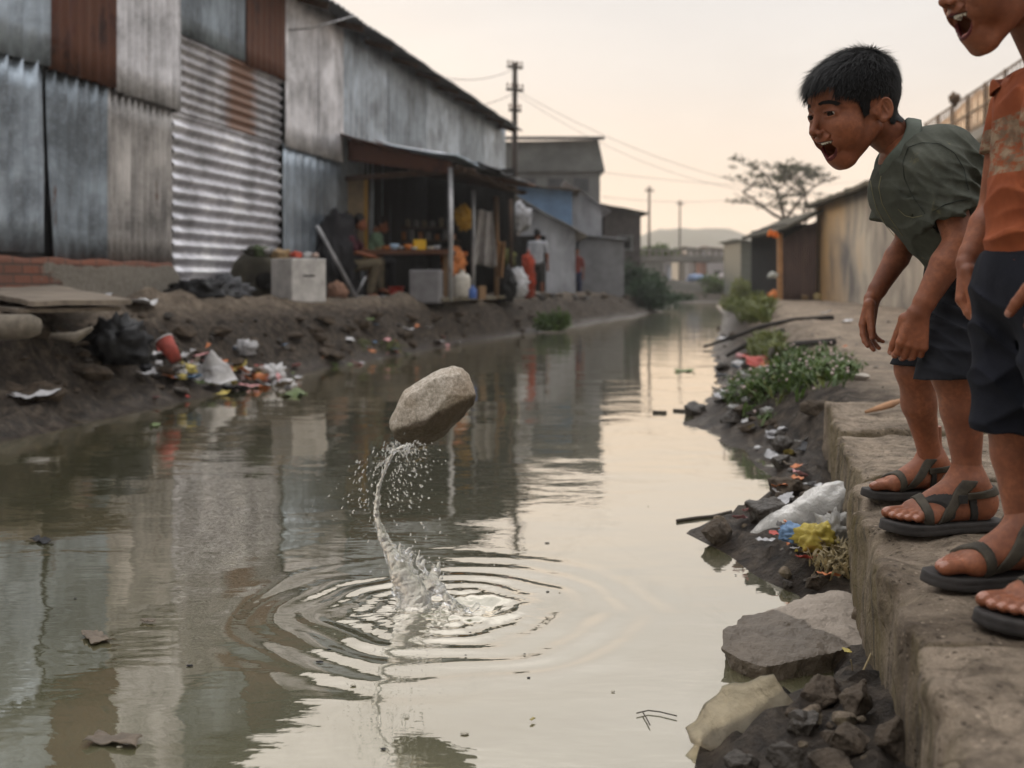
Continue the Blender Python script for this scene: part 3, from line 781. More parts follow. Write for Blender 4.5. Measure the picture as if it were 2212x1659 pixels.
# ------------------------------------------------------------------ boy in the rust-red shirt (cut by the frame)
def boy_rust():
    d0 = 1.95
    root_loc = P(2260, 1260, 1.9)
    Hc = P(2168, -41, 1.93); Rm = head_frame(8, 8, 0)
    nd = Rm.transposed() @ (P(2262, 170, 1.96)-Hc); H = make_head(Hc, Rm, 1.02, 1.06, neck=tuple(nd))
    wrF = P(2088, 568, 2.10); elF = P(2150, 450, 2.12)
    hF = hand_prims(wrF, (-.12, -.05, -1), (.75, -.45, -.2), (-.35, -.95, 0), 1.03, curl=(.55, .28, .2), spread=.15, thumb=(1.0, .15, .25), thumb_bend=.05, side_curl=(0, .05, .12, .22))
    armF = arm_mesh(P(2180, 300, 2.10), elF, wrF, (.040, .032, .0225), hF)
    wrN = P(2295, 570, 1.74); elN = P(2300, 440, 1.74)
    hN = hand_prims(wrN, (-.22, .05, -1), (.5, .9, -.1), (-.95, .4, .1), 1.0, curl=(.4, .5, .35), spread=.08, thumb=(.9, .5, .2))
    armN = arm_mesh(P(2290, 290, 1.78), elN, wrN, (.042, .034, .023), hN)
    def leg(hip, kn, mid, ank, rs):
        pr = [(cap(hip, kn, .070, rs[0]), .01), (cap(kn, mid, rs[0], rs[1]), .006), (cap(mid, ank, rs[1], rs[2]), .012)]
        lo = np.min([p[0][1] for p in pr], 0)-.02; hi = np.max([p[0][2] for p in pr], 0)+.02
        g = SDF(lo, hi, .0035)
        for p, k in pr: g.add(p, k)
        v, q = g.mesh(); return v, q, np.zeros(len(q), int)
    aF = P(2225, 1185, 2.0); aN = P(2395, 1285, 1.75)
    legF = leg(P(2215, 640, 2.02), P(2185, 880, 2.0), P(2200, 980, 2.01), aF, (.047, .046, .031))
    legN = leg(P(2330, 640, 1.82), P(2330, 900, 1.76), P(2360, 1010, 1.76), aN, (.047, .046, .031))
    fF = foot((P(2222, 0, 2.0).x, 2.0, 0), (-1, -.10, 0), 1.14, side=1, sole_z=.300+.030)
    fN = foot((P(2372, 0, 1.75).x, 1.75, 0), (-1, -.12, 0), 1.14, side=-1, sole_z=.300+.030)
    body = join_skin([(H['vs'], H['q'], np.where(H['mi'] > 0, H['mi']+1, 0)), armF, armN, legF, legN, fF['foot'], fN['foot']])
    o = np_obj('person', *body[:2], [SKIN, NAIL, MOUTH, LIP], loc=root_loc, matidx=body[2])
    tag(o, 'shouting boy in a rust red shirt at the right edge of the picture', 'person')
    person_head_parts(H, o, seed=5)
    sandal_objs(fF, o, 1); sandal_objs(fN, o, 0)
    lat = (.1, 1, 0)
    pr = [(cap(P(2255, 235, 1.95), P(2262, 420, 1.93), .080, .088, (lat, 1.45)), .02),
          (cut(cap(P(2262, 420, 1.93), P(2262, 640, 1.92), .092, .098, (lat, 1.35)), P(2200, 585, 1.9), V(0, 0, -1)), .02),
          (cap(P(2265, 205, 1.86), P(2235, 205, 2.04), .045, .045), .05),
          (cut(cap(P(2195, 235, 2.08), P(2160, 345, 2.10), .050, .040), P(2150, 335, 2.1), V(-.2, 0, -1)), .02),
          (cut(cap(P(2290, 240, 1.80), P(2310, 400, 1.76), .058, .058), P(2300, 380, 1.78), V(0, 0, -1)), .02)]
    subs = [(cap(P(2270, 190, 1.955), P(2230, 90, 1.93), .054, .062), .006), (cap(P(2262, 580, 1.92), P(2262, 680, 1.92), .088, .095, (lat, 1.38)), .003)]
    folds = [(P(2200, 500, 1.85), (.45, 0, 1), 62, .010, .12), (P(2190, 420, 1.86), (.9, 0, .4), 70, .005, .10), (P(2200, 240, 1.86), (1, 0, .3), 95, .005, .09), (P(2180, 545, 1.85), (.05, 0, 1), 90, .008, .07)]
    garment('shirt', pr, [RUSTSHIRT], o, folds=folds, subs=subs, amp=.0035)
    nape, frnt = P(2300, 120, 1.95), P(2162, 172, 1.94); cc = (nape+frnt)/2; t = nape-frnt; R1 = t.length/2; t.normalize()
    ly = V(.1, 1, 0); ly = (ly-t*ly.dot(t)).normalized(); up = t.cross(ly)
    if up.z < 0: up = -up
    mb = MB()
    def fn(i, j):
        an = (i-.5)*2*math.pi*.96; c, s_ = math.cos(an), math.sin(an)
        prof = [(0.000, -.020), (.001, .002), (.004, .005), (.008, .002), (.014, -.010), (.018, -.022)]
        k = j*5; a0 = int(min(4, k)); f = k-a0; ro = prof[a0][0]*(1-f)+prof[a0+1][0]*f; z = prof[a0][1]*(1-f)+prof[a0+1][1]*f
        tp = min(1, (.5-abs(i-.5))/.06); z = z*tp-.012*(1-tp); ro *= .3+.7*tp
        return cc+t*(c*(R1+ro))+ly*(s_*(.066+ro))+up*(z+.003*math.sin(an*3))
    mb.sheet(lambda i, j: (fn(i, j), (fn(i, j)-cc).normalized()), 90, 10, .0022); mb.build('collar', RUSTSHIRT, o)
    # hem band
    pr = [(ell(P(2258, 610, 1.92), (.105, .15, .10)), .02),
          (cut(cap(P(2215, 640, 2.01), P(2188, 960, 1.99), .088, .072), P(2170, 925, 2.0), V(.02, 0, -1)), .04),
          (cut(cap(P(2325, 640, 1.83), P(2330, 980, 1.77), .088, .074), P(2300, 955, 1.8), V(.02, 0, -1)), .04)]
    subs = []
    folds = [(P(2160, 760, 1.95), (.7, 0, .7), 50, .010, .13), (P(2190, 660, 1.9), (1, 0, .1), 80, .007, .10), (P(2200, 860, 1.92), (.6, 0, -.8), 55, .008, .1)]
    garment('shorts', pr, [NAVY2], o, folds=folds, subs=subs, amp=.004)
    return o
# ================================================================== ground, water, ledge, stones, splash
def plin(pts, y): return float(np.interp(y, [p[0] for p in pts], [p[1] for p in pts]))
LW = [(-6, -5.2), (3, -3.35), (5.9, -2.74), (7.2, -2.5), (8.64, -2.21), (11, -1.88), (13.1, -1.3), (15.6, -.72), (19, .30), (24, 1.9), (30, 3.6), (37, 5.2), (44, 6.6), (52, 8.0), (56, 9.6), (60, 14)]
RW = [(-6, -.6), (.8, -.02), (1.5, .15), (2.07, .36), (2.2, .50), (2.4, .66), (2.7, .72), (3.0, .78), (3.3, .70), (3.55, .63), (3.77, .60), (4.0, .78), (4.3, 1.0), (4.7, 1.12), (5.24, 1.16), (6, 1.12), (6.6, 1.03), (7.3, 1.12), (7.65, 1.28), (9, 1.68), (13.9, 2.5), (23.7, 4.5), (31, 5.95), (44.8, 8.3), (52, 10.5), (56, 14)]
def xl(y): return plin(LW, y)+.05*mnoise.noise(Vector((y*1.3, 3, 0)))*min(1, max(.2, (y-3)/6))
def xr(y): return plin(RW, y)+.03*mnoise.noise(Vector((y*3, 9, 0)))
def xe(y): return .24+.225*y                        # front edge of the concrete ledge
def wallx(y): return -4.33+.215*(y-9.3)             # line of the tin warehouse
def sst(t): t = min(1, max(0, t)); return t*t*(3-2*t)
def fb(x, y, f, o=4, s=0):
    a = 0; k = 1
    for i in range(o): a += k*mnoise.noise(Vector((x*f, y*f, s+i*7))); f *= 2.05; k *= .52
    return a
def ground_z(x, y):
    L, R = xl(y), xr(y)
    if y > 57:
        z = .5+fb(x, y, .05)*.3; return z
    if x < L:
        t = L-x
        w = np.interp(y, [0, 8, 12, 15, 17.5, 20, 26, 50], [1.15, 1.1, .95, .55, .30, .8, 1.3, 1.6]); top = np.interp(y, [0, 9, 16, 30, 60], [.70, .70, .63, .58, .55])
        a = .10 if y < 14 else .04
        z = a*1.3*sst(t/(.35*w))+(top-a*1.3)*(.62*sst((t-.30*w)/(w*.34))+.38*sst((t-.5*w)/(w*.7)))
        rough = sst(t/.2)*(1-.72*sst((t-w)/.6))
        z += rough*(.13*fb(x, y*.8, 1.7)+.08*fb(x, y, 5)-.12*abs(fb(x, y, 2.6, 4, 30))+.05)
        if t > w: z += .01*fb(x, y, 3)
        if y > 50: z = max(z, sst((y-52)/4)*.5)
        return z
    if x > R:
        t = x-R
        if y < 6.4:
            e = xe(y)-R
            z = .075*sst(t/max(.12, e*.5))+.05*sst((t-.3)/.4)
            z += sst(t/.10)*(.018*fb(x, y, 6)+.020*fb(x, y, 17)+.026*abs(fb(x, y, 24, 3, 50)))
            if y < 3.2: z *= 1-.5*sst((3.2-y)/.5)*sst((y-2.1)/.3)
            if 2.1 < y < 2.85: z -= .06*sst((y-2.1)/.12)*sst((2.85-y)/.2)*sst((xe(y)-.06-x)/.06)
            z = min(z, .24)
            if t > e+.1: z = min(.24, z+.2)
            m = sst((y-4.86)/.3)
        else: z = 0; m = 1
        if m > 0:
            top = np.interp(y, [5, 9, 14, 22, 60], [.315, .36, .50, .55, .55])
            w = np.interp(y, [5, 6.5, 8, 12, 30], [.30, .5, .75, .9, 1.3])
            z2 = .05*sst(t/.3)+(top-.05)*sst((t-.15)/w)+sst(t/.2)*(.035*fb(x, y, 3)+.02*fb(x, y, 9))*(1-.8*sst((t-w)/.5))+.012*fb(x, y, 2)
            z = z*(1-m)+z2*m
        return z
    d = min(x-L, R-x); z = -.28*sst(d/.5)-.012
    if y > 50: z = max(z, -.3+sst((y-51)/5)*.7)
    return z
def mat_ground():
    m, nt, b = newmat('bank_soil'); vec = coords(nt)
    at = nt.nodes.new('ShaderNodeAttribute'); at.attribute_name = 'dry'
    n1 = noise(nt, vec, 2.2, 8, .65); n2 = noise(nt, vec, 13, 8, .7); n3 = noise(nt, vec, 60, 6, .7)
    mud = ramp(nt, n2, [(.36, (.010, .007, .005)), (.50, (.048, .035, .025)), (.66, (.135, .105, .077))])
    mud = mixc(nt, mth(nt, 'MULTIPLY', n1, .5), mud, (.032, .027, .022))
    dry = ramp(nt, n2, [(.32, (.16, .118, .085)), (.52, (.33, .258, .19)), (.68, (.46, .375, .285))])
    dry = mixc(nt, ramp(nt, n1, [(.40, (0,)*3), (.62, (.6,)*3)]), dry, (.115, .093, .072))
    c = mixc(nt, at.outputs['Fac'], mud, dry)
    # pale pebbles and chips scattered over the soil
    v = N(nt, 'ShaderNodeTexVoronoi'); v.inputs['Scale'].default_value = 22; nt.links.new(vec, v.inputs['Vector'])
    dots = ramp(nt, v.outputs['Distance'], [(.10, (1,)*3), (.16, (0,)*3)])
    v2 = N(nt, 'ShaderNodeSeparateColor'); nt.links.new(v.outputs['Color'], v2.inputs[0])
    dots = mth(nt, 'MULTIPLY', dots, mth(nt, 'GREATER_THAN', v2.outputs[0], .72))
    c = mixc(nt, mth(nt, 'MULTIPLY', dots, .6), c, (.26, .235, .20))
    nt.links.new(c, b.inputs['Base Color']); b.inputs['Specular IOR Level'].default_value = .25
    geo = nt.nodes.new('ShaderNodeNewGeometry'); sp = nt.nodes.new('ShaderNodeSeparateXYZ'); nt.links.new(geo.outputs['Position'], sp.inputs[0])
    wet = N(nt, 'ShaderNodeMapRange'); wet.inputs['From Min'].default_value = .03; wet.inputs['From Max'].default_value = .16; wet.inputs['To Min'].default_value = .34; wet.inputs['To Max'].default_value = .92
    nt.links.new(mth(nt, 'ADD', sp.outputs[2], mth(nt, 'MULTIPLY', n2, .05)), wet.inputs[0]); nt.links.new(wet.outputs[0], b.inputs['Roughness'])
    bump(nt, b, mth(nt, 'ADD', mth(nt, 'MULTIPLY', n2, 1.0), mth(nt, 'MULTIPLY', n3, .5)), 1.0, .06)
    return m
def build_ground():
    ys = [-12, -6, -3, -1.5, -.6, 0, .4]; y = .7
    while y < 70: ys.append(y); y += .012+.0125*y
    ys += [75, 85, 100, 130, 180, 260, 400, 700, 1200, 2000]
    rows = []
    for y in ys:
        L, R = xl(min(y, 56)), xr(min(y, 56))
        if R < L+1: R = L+1
        k = max(1, y/6)
        xs = list(np.linspace(-1500, L-60, 4))+list(L-np.geomspace(50, 3.6*min(k, 3), 10))+list(np.linspace(L-3.4*min(k, 3), L+.25, 92))[0:]
        xs += list(np.linspace(L+.4, R-.3, 5))+list(np.linspace(R-.2, R+1.5*min(k, 4), 84))+list(R+np.geomspace(1.6*min(k, 4), 50, 34))+list(np.linspace(R+60, 1500, 4))
        rows.append(xs)
    n = len(rows[0]); vs = []; dry = []
    for y, xs in zip(ys, rows):
        for x in xs:
            z = ground_z(x, y) if abs(x) < 120 and y < 150 else .5
            vs.append((x, y, z))
            if x > xr(min(y, 56)): d = sst((x-xr(min(y, 56))-.4)/.7)*(1 if y > 5 else .5)
            else: d = .45*sst((z-.50)/.16)
            dry.append(d)
    q = np.array([(i*n+j, i*n+j+1, (i+1)*n+j+1, (i+1)*n+j) for i in range(len(ys)-1) for j in range(n-1)])
    o = np_obj('ground', vs, q, mat_ground(), loc=(0, 0, 0))
    at = o.data.attributes.new('dry', 'FLOAT', 'POINT'); at.data.foreach_set('value', np.array(dry, dtype=np.float32))
    tag(o, kind='structure'); return o
SPL = V(-.178, 2.88, 0)
def mat_water():
    m, nt, b = newmat('canal_water'); vec = coords(nt)
    out = nt.nodes['Material Output']
    n1 = noise(nt, vec, 1.1, 6, .6, .4)
    c = ramp(nt, n1, [(.32, (.072, .070, .034)), (.7, (.118, .114, .062))])
    nt.links.new(c, b.inputs['Base Color']); b.inputs['Roughness'].default_value = .35; b.inputs['Specular IOR Level'].default_value = .2
    gl = nt.nodes.new('ShaderNodeBsdfGlossy'); gl.inputs['Roughness'].default_value = .012; gl.inputs['Color'].default_value = (.92, .865, .78, 1)
    lw = nt.nodes.new('ShaderNodeLayerWeight'); lw.inputs['Blend'].default_value = .5
    f = ramp(nt, lw.outputs['Facing'], [(0, (.05,)*3), (.45, (.22,)*3), (.66, (.56,)*3), (.80, (.77,)*3), (1, (.93,)*3)])
    # thin scum films dull the mirror here and there
    n2 = noise(nt, coords(nt, (1, .6, 1)), 2.4, 7, .7, 1.2)
    f = mth(nt, 'MULTIPLY', f, ramp(nt, n2, [(.52, (1,)*3), (.74, (.86,)*3)]))
    mx = nt.nodes.new('ShaderNodeMixShader'); nt.links.new(f, mx.inputs[0]); nt.links.new(b.outputs[0], mx.inputs[1]); nt.links.new(gl.outputs[0], mx.inputs[2])
    nt.links.new(mx.outputs[0], out.inputs['Surface'])
    bp = nt.nodes.new('ShaderNodeBump'); bp.inputs['Strength'].default_value = 1.0; bp.inputs['Distance'].default_value = 1.0
    w1 = noise(nt, coords(nt, (.9, 1.5, 1)), 3.4, 3, .5, .3); w2 = noise(nt, coords(nt, (.7, 1.7, 1)), 14, 3, .5, .5); w3 = noise(nt, coords(nt, (1, 1.3, 1)), .9, 2, .5)
    h = mth(nt, 'ADD', mth(nt, 'MULTIPLY', w1, .0022), mth(nt, 'MULTIPLY', w2, .00042)); h = mth(nt, 'ADD', h, mth(nt, 'MULTIPLY', w3, .011))
    nt.links.new(h, bp.inputs['Height']); nt.links.new(bp.outputs[0], b.inputs['Normal']); nt.links.new(bp.outputs[0], gl.inputs['Normal'])
    return m
def ripple(r, a):
    if r < .015: r = .015
    w = 0
    env = math.exp(-(r/.30)**2)*.9+.55*math.exp(-((r-.36)/.13)**2)+.35*math.exp(-((r-.56)/.12)**2)
    ph = 2*math.pi*(4.6*math.log(1+r/.11)+.25*mnoise.noise(Vector((math.cos(a)*1.1, math.sin(a)*1.1, r*2+7)))); wob = .35*mnoise.noise(Vector((math.cos(a)*2.2, math.sin(a)*2.2, r*4)))
    amp = .0015*(1+1.5*mnoise.noise(Vector((math.cos(a)*1.3+4, math.sin(a)*1.3, r*5))))
    w = amp*env*math.sin(ph+wob*6)
    ce = math.exp(-(r/.17)**2)
    w += ce*.006*mnoise.noise(Vector((math.cos(a)*r*28, math.sin(a)*r*28, 2)))+ce*.003*mnoise.noise(Vector((math.cos(a)*r*75, math.sin(a)*r*75, 5)))
    # hollow beside the column
    hx, hy = math.cos(a)*r-.10, math.sin(a)*r-.01
    w -= .016*math.exp(-(hx*hx+hy*hy*1.0)/.0042)
    w += .007*math.exp(-((math.hypot(hx, hy)-.095)/.022)**2)
    return w
def build_water():
    rs = [0]; r = .006
    while r < .85: rs.append(r); r += .0062
    while r < 90: rs.append(r); r *= 1.13
    rs = rs[1:]; na = 300; vs = [(SPL.x, SPL.y, 0)]
    for r in rs:
        for k in range(na):
            a = 2*math.pi*k/na; z = ripple(r, a) if r < 1.2 else 0
            vs.append((SPL.x+r*math.cos(a), SPL.y+r*math.sin(a), z))
    q = [(0, 1+k, 1+(k+1) % na, 1+(k+1) % na) for k in range(na)]
    q = [(1+i*na+k, 1+(i+1)*na+k, 1+(i+1)*na+(k+1) % na, 1+i*na+(k+1) % na) for i in range(len(rs)-1) for k in range(na)]
    mb_c = [(0, 1+k, 1+(k+1) % na) for k in range(na)]
    me = bpy.data.meshes.new('canal_water'); me.from_pydata(vs, [], q+mb_c); me.materials.append(mat_water())
    me.polygons.foreach_set('use_smooth', [True]*len(me.polygons)); me.update()
    o = bpy.data.objects.new('canal_water', me); COL.objects.link(o); tag(o, kind='structure')
def mat_concrete(name='old_concrete', base=(.32, .255, .19), dark=(.115, .087, .062), stain=True):
    m, nt, b = newmat(name); vec = coords(nt)
    n1 = noise(nt, vec, 2.6, 8, .65, .3); n2 = noise(nt, vec, 17, 8, .72); n3 = noise(nt, vec, 90, 5, .7)
    c = ramp(nt, n1, [(.36, dark), (.50, sc(base, .8)), (.64, sc(base, 1.12))])
    c = mixc(nt, mth(nt, 'MULTIPLY', ramp(nt, n2, [(.38, (1,)*3), (.54, (0,)*3)]), .75), c, sc(dark, .55))
    c = mixc(nt, mth(nt, 'MULTIPLY', ramp(nt, n3, [(.58, (0,)*3), (.72, (1,)*3)]), .5), c, sc(base, 1.45))
    vp = N(nt, 'ShaderNodeTexVoronoi'); vp.inputs['Scale'].default_value = 75; nt.links.new(vec, vp.inputs['Vector']); vs_ = N(nt, 'ShaderNodeSeparateColor'); nt.links.new(vp.outputs['Color'], vs_.inputs[0])
    pit = mth(nt, 'MULTIPLY', ramp(nt, vp.outputs['Distance'], [(.20, (1,)*3), (.34, (0,)*3)]), mth(nt, 'GREATER_THAN', vs_.outputs[0], .70))
    c = mixc(nt, mth(nt, 'MULTIPLY', pit, .75), c, sc(dark, .4))
    agg = mth(nt, 'MULTIPLY', ramp(nt, vp.outputs['Distance'], [(.16, (1,)*3), (.30, (0,)*3)]), mth(nt, 'LESS_THAN', vs_.outputs[1], .22))
    c = mixc(nt, mth(nt, 'MULTIPLY', agg, .6), c, sc(base, 1.7))
    n4 = noise(nt, vec, 240, 4, .7)
    c = mixc(nt, mth(nt, 'MULTIPLY', ramp(nt, n4, [(.35, (1,)*3), (.6, (0,)*3)]), .5), c, sc(dark, .9))
    if stain:
        geo = nt.nodes.new('ShaderNodeNewGeometry'); sp = nt.nodes.new('ShaderNodeSeparateXYZ'); nt.links.new(geo.outputs['Normal'], sp.inputs[0])
        side = mth(nt, 'SUBTRACT', 1, mth(nt, 'ABSOLUTE', sp.outputs[2]), True)
        st = noise(nt, coords(nt, (7, 7, .9)), 1.6, 6, .6, .2)
        f = mth(nt, 'MULTIPLY', side, ramp(nt, st, [(.40, (0,)*3), (.62, (.75,)*3)]))
        c = mixc(nt, f, c, (.145, .115, .050))
        f2 = mth(nt, 'MULTIPLY', side, ramp(nt, noise(nt, coords(nt, (11, 11, 1.2)), 2.1, 5), [(.52, (0,)*3), (.62, (.7,)*3)]))
        c = mixc(nt, f2, c, (.055, .046, .036))
    nt.links.new(c, b.inputs['Base Color']); b.inputs['Roughness'].default_value = .9; b.inputs['Specular IOR Level'].default_value = .2
    # pits and hair cracks
    v = N(nt, 'ShaderNodeTexVoronoi', feature='DISTANCE_TO_EDGE'); v.inputs['Scale'].default_value = 3.1
    wv = nt.nodes.new('ShaderNodeVectorMath'); wv.operation = 'ADD'; nt.links.new(vec, wv.inputs[0])
    cn = nt.nodes.new('ShaderNodeTexNoise'); cn.inputs['Scale'].default_value = 6; nt.links.new(vec, cn.inputs['Vector'])
    sc_ = nt.nodes.new('ShaderNodeVectorMath'); sc_.operation = 'SCALE'; sc_.inputs['Scale'].default_value = .10; nt.links.new(cn.outputs['Color'], sc_.inputs[0]); nt.links.new(sc_.outputs[0], wv.inputs[1])
    nt.links.new(wv.outputs[0], v.inputs['Vector'])
    crack = ramp(nt, v.outputs['Distance'], [(.0, (0,)*3), (.012, (1,)*3)])
    h = mth(nt, 'ADD', mth(nt, 'ADD', mth(nt, 'MULTIPLY', n2, .9), mth(nt, 'MULTIPLY', n3, .35)), mth(nt, 'SUBTRACT', mth(nt, 'MULTIPLY', crack, .25), mth(nt, 'MULTIPLY', pit, .35)))
    bump(nt, b, h, 1.0, .03)
    return m
CONC = mat_concrete()
ROCK = mat_simple('grey_rock', (.088, .067, .048), .88, var=.65, scale=7, bmp=.8, bscale=30, bdist=.012)
ROCKD = mat_simple('wet_dark_rock', (.048, .040, .032), .45, var=.5, scale=9, bmp=.8, bscale=40, bdist=.008)
def build_slab(y0, y1, top, off, label, seed, x1=2.9, h=.011, name='concrete_slab'):
    lo = (xe(y0)+off-.08, y0-.03, -.06); hi = (xe(y1)+x1-.6, y1+.03, top+.05)
    g = SDF(lo, hi, h); X, Y, Z = g.full()
    e = .24+.225*Y+off; gap = .002
    n1 = nfield(X, Y, Z, 9, 11, 2); n2 = nfield(X, Y, Z, 34, 12, 3); n3 = nfield(X, Y, Z, 16, 13, 2)
    dx = e-X+.016*n1; dt = Z-top-.006*n1; dy = np.maximum(y0+gap-Y, Y-y1+gap)+.003*n1
    # worn arris: rounded intersection, with bites taken out of it
    r = .012; a = dx+r; b_ = dt+r; c_ = dy+.014
    D = np.sqrt(np.maximum(a, 0)**2+np.maximum(b_, 0)**2)+np.minimum(np.maximum(a, b_), 0)-r
    near = np.exp(-(np.abs(dx)+np.abs(dt))/.06); neary = np.exp(-np.abs(dy)/.03)
    D = D+.006*n2*(1+1.2*near)+.050*near*np.clip(n3-.10, 0, 1); D = np.maximum(D, dy-.004*n2*neary*0)
    D = np.maximum(D, -(Z+.05)); D = np.maximum(D, X-hi[0]+.05)
    g.D = D.astype(np.float32); v, q = g.mesh(); o = np_obj(name, v, q, CONC); return tag(o, label, 'slab', 'concrete slabs of the ledge')
def hull_pts(pts, sub=4, it=2, amp=.006, freq=20, seed=0, fine=.0015, ffreq=90):
    import bmesh
    bm = bmesh.new()
    for p in pts: bm.verts.new(p)
    r = bmesh.ops.convex_hull(bm, input=bm.verts)
    bmesh.ops.delete(bm, geom=[v for v in bm.verts if not v.link_faces], context='VERTS')
    bmesh.ops.triangulate(bm, faces=bm.faces)
    for k in range(sub):
        L = np.mean([e.calc_length() for e in bm.edges]); es = [e for e in bm.edges if e.calc_length() > L*.75]
        bmesh.ops.subdivide_edges(bm, edges=es, cuts=1); bmesh.ops.triangulate(bm, faces=bm.faces)
    for k in range(it): bmesh.ops.smooth_vert(bm, verts=bm.verts, factor=.5, use_axis_x=True, use_axis_y=True, use_axis_z=True)
    bm.normal_update()
    for v in bm.verts:
        k = amp*(mnoise.noise(v.co*freq+Vector((seed, 0, 0)))+.5*mnoise.noise(v.co*freq*2.3+Vector((seed, 4, 0))))+fine*mnoise.noise(v.co*ffreq+Vector((0, seed, 0)))
        v.co += v.normal*k
    bm.verts.ensure_lookup_table(); bm.verts.index_update()
    out = [tuple(v.co) for v in bm.verts], [tuple(v.index for v in f.verts) for f in bm.faces]; bm.free(); return out
def rock(c, size, label, seed, mat=None, rz=0, sub=4, name='rock', cat='rock', group=None, npt=15, amp=.055, it=1, smooth=False):
    r = random.Random(seed); pts = []
    for i in range(npt):
        p = V(r.gauss(0, 1), r.gauss(0, 1), r.gauss(0, 1)).normalized()
        pts.append(Matrix.Rotation(rz, 3, 'Z') @ V(p.x*size[0]/2, p.y*size[1]/2, p.z*size[2]/2))
    s = sum(size)/3; vs, fs = hull_pts(pts, sub, it, s*amp, 4/s, seed, s*.012, 18/s)
    mb = MB(); mb.add([V(*v)+V(*c) for v in vs], fs, 0, smooth); o = mb.build(name, mat or ROCK); return tag(o, label, cat, group)
def build_ledge():
    build_slab(.35, 1.66, .302, -.012, 'nearest slab of the concrete ledge, with a worn corner low at the right', 11)
    build_slab(1.66, 3.08, .300, -.006, 'long ledge slab under the sandals of the boy in the olive shirt', 13)
    build_slab(3.08, 3.92, .312, .030, 'ledge slab just behind the olive boy, with a dark gap at its far end', 14)
    build_slab(3.96, 4.93, .328, .045, 'ledge slab with a twig on it behind the boys', 15, h=.014)
def build_chunk():
    top = [P(1562, 1362, 2.52), P(1600, 1335, 2.68), P(1690, 1305, 2.78), P(1770, 1278, 2.86), P(1838, 1276, 2.84), P(1850, 1335, 2.66), P(1888, 1382, 2.50), P(1790, 1412, 2.40), P(1655, 1440, 2.34), P(1600, 1425, 2.38)]
    pts = list(top)
    for p in top: pts.append(V(p.x+.01+.02*rnd.random(), p.y+.02, p.z-.10))
    pts += [P(1556, 1400, 2.45), P(1640, 1462, 2.36), P(1700, 1470, 2.37)]
    vs, fs = hull_pts(pts, 5, 1, .010, 16, 3, .003, 70)
    mb = MB(); mb.add(vs, fs, 0, False)
    m, nt, b = newmat('half_wet_concrete'); vec = coords(nt)
    n1 = noise(nt, vec, 6, 8, .7); n2 = noise(nt, vec, 40, 6, .7); n3 = noise(nt, vec, 140, 4, .6)
    dryc = ramp(nt, n1, [(.3, (.19, .158, .125)), (.7, (.30, .255, .21))])
    sp = nt.nodes.new('ShaderNodeSeparateXYZ'); nt.links.new(vec, sp.inputs[0])
    # splashed patch: the part towards the canal is soaked, with a ragged border
    w = mth(nt, 'SUBTRACT', mth(nt, 'ADD', mth(nt, 'MULTIPLY', sp.outputs[0], 1.0), mth(nt, 'MULTIPLY', sp.outputs[1], .55)), mth(nt, 'MULTIPLY', mth(nt, 'SUBTRACT', noise(nt, vec, 9, 5, .6), .5), .10))
    wet = ramp(nt, w, [(.0, (1,)*3), (.012, (0,)*3)])
    c = mixc(nt, wet, dryc, ramp(nt, n1, [(.3, (.050, .036, .022)), (.7, (.095, .070, .045))]))
    nt.links.new(c, b.inputs['Base Color']); nt.links.new(ramp(nt, wet, [(0, (.9,)*3), (1, (.5,)*3)]), b.inputs['Roughness'])
    bump(nt, b, mth(nt, 'ADD', mth(nt, 'ADD', n2, n1), mth(nt, 'MULTIPLY', n3, .4)), .7, .012)
    o = mb.build('concrete_chunk', m); tag(o, 'big flat tilted chunk of broken concrete, its canal side dark and wet', 'rubble')
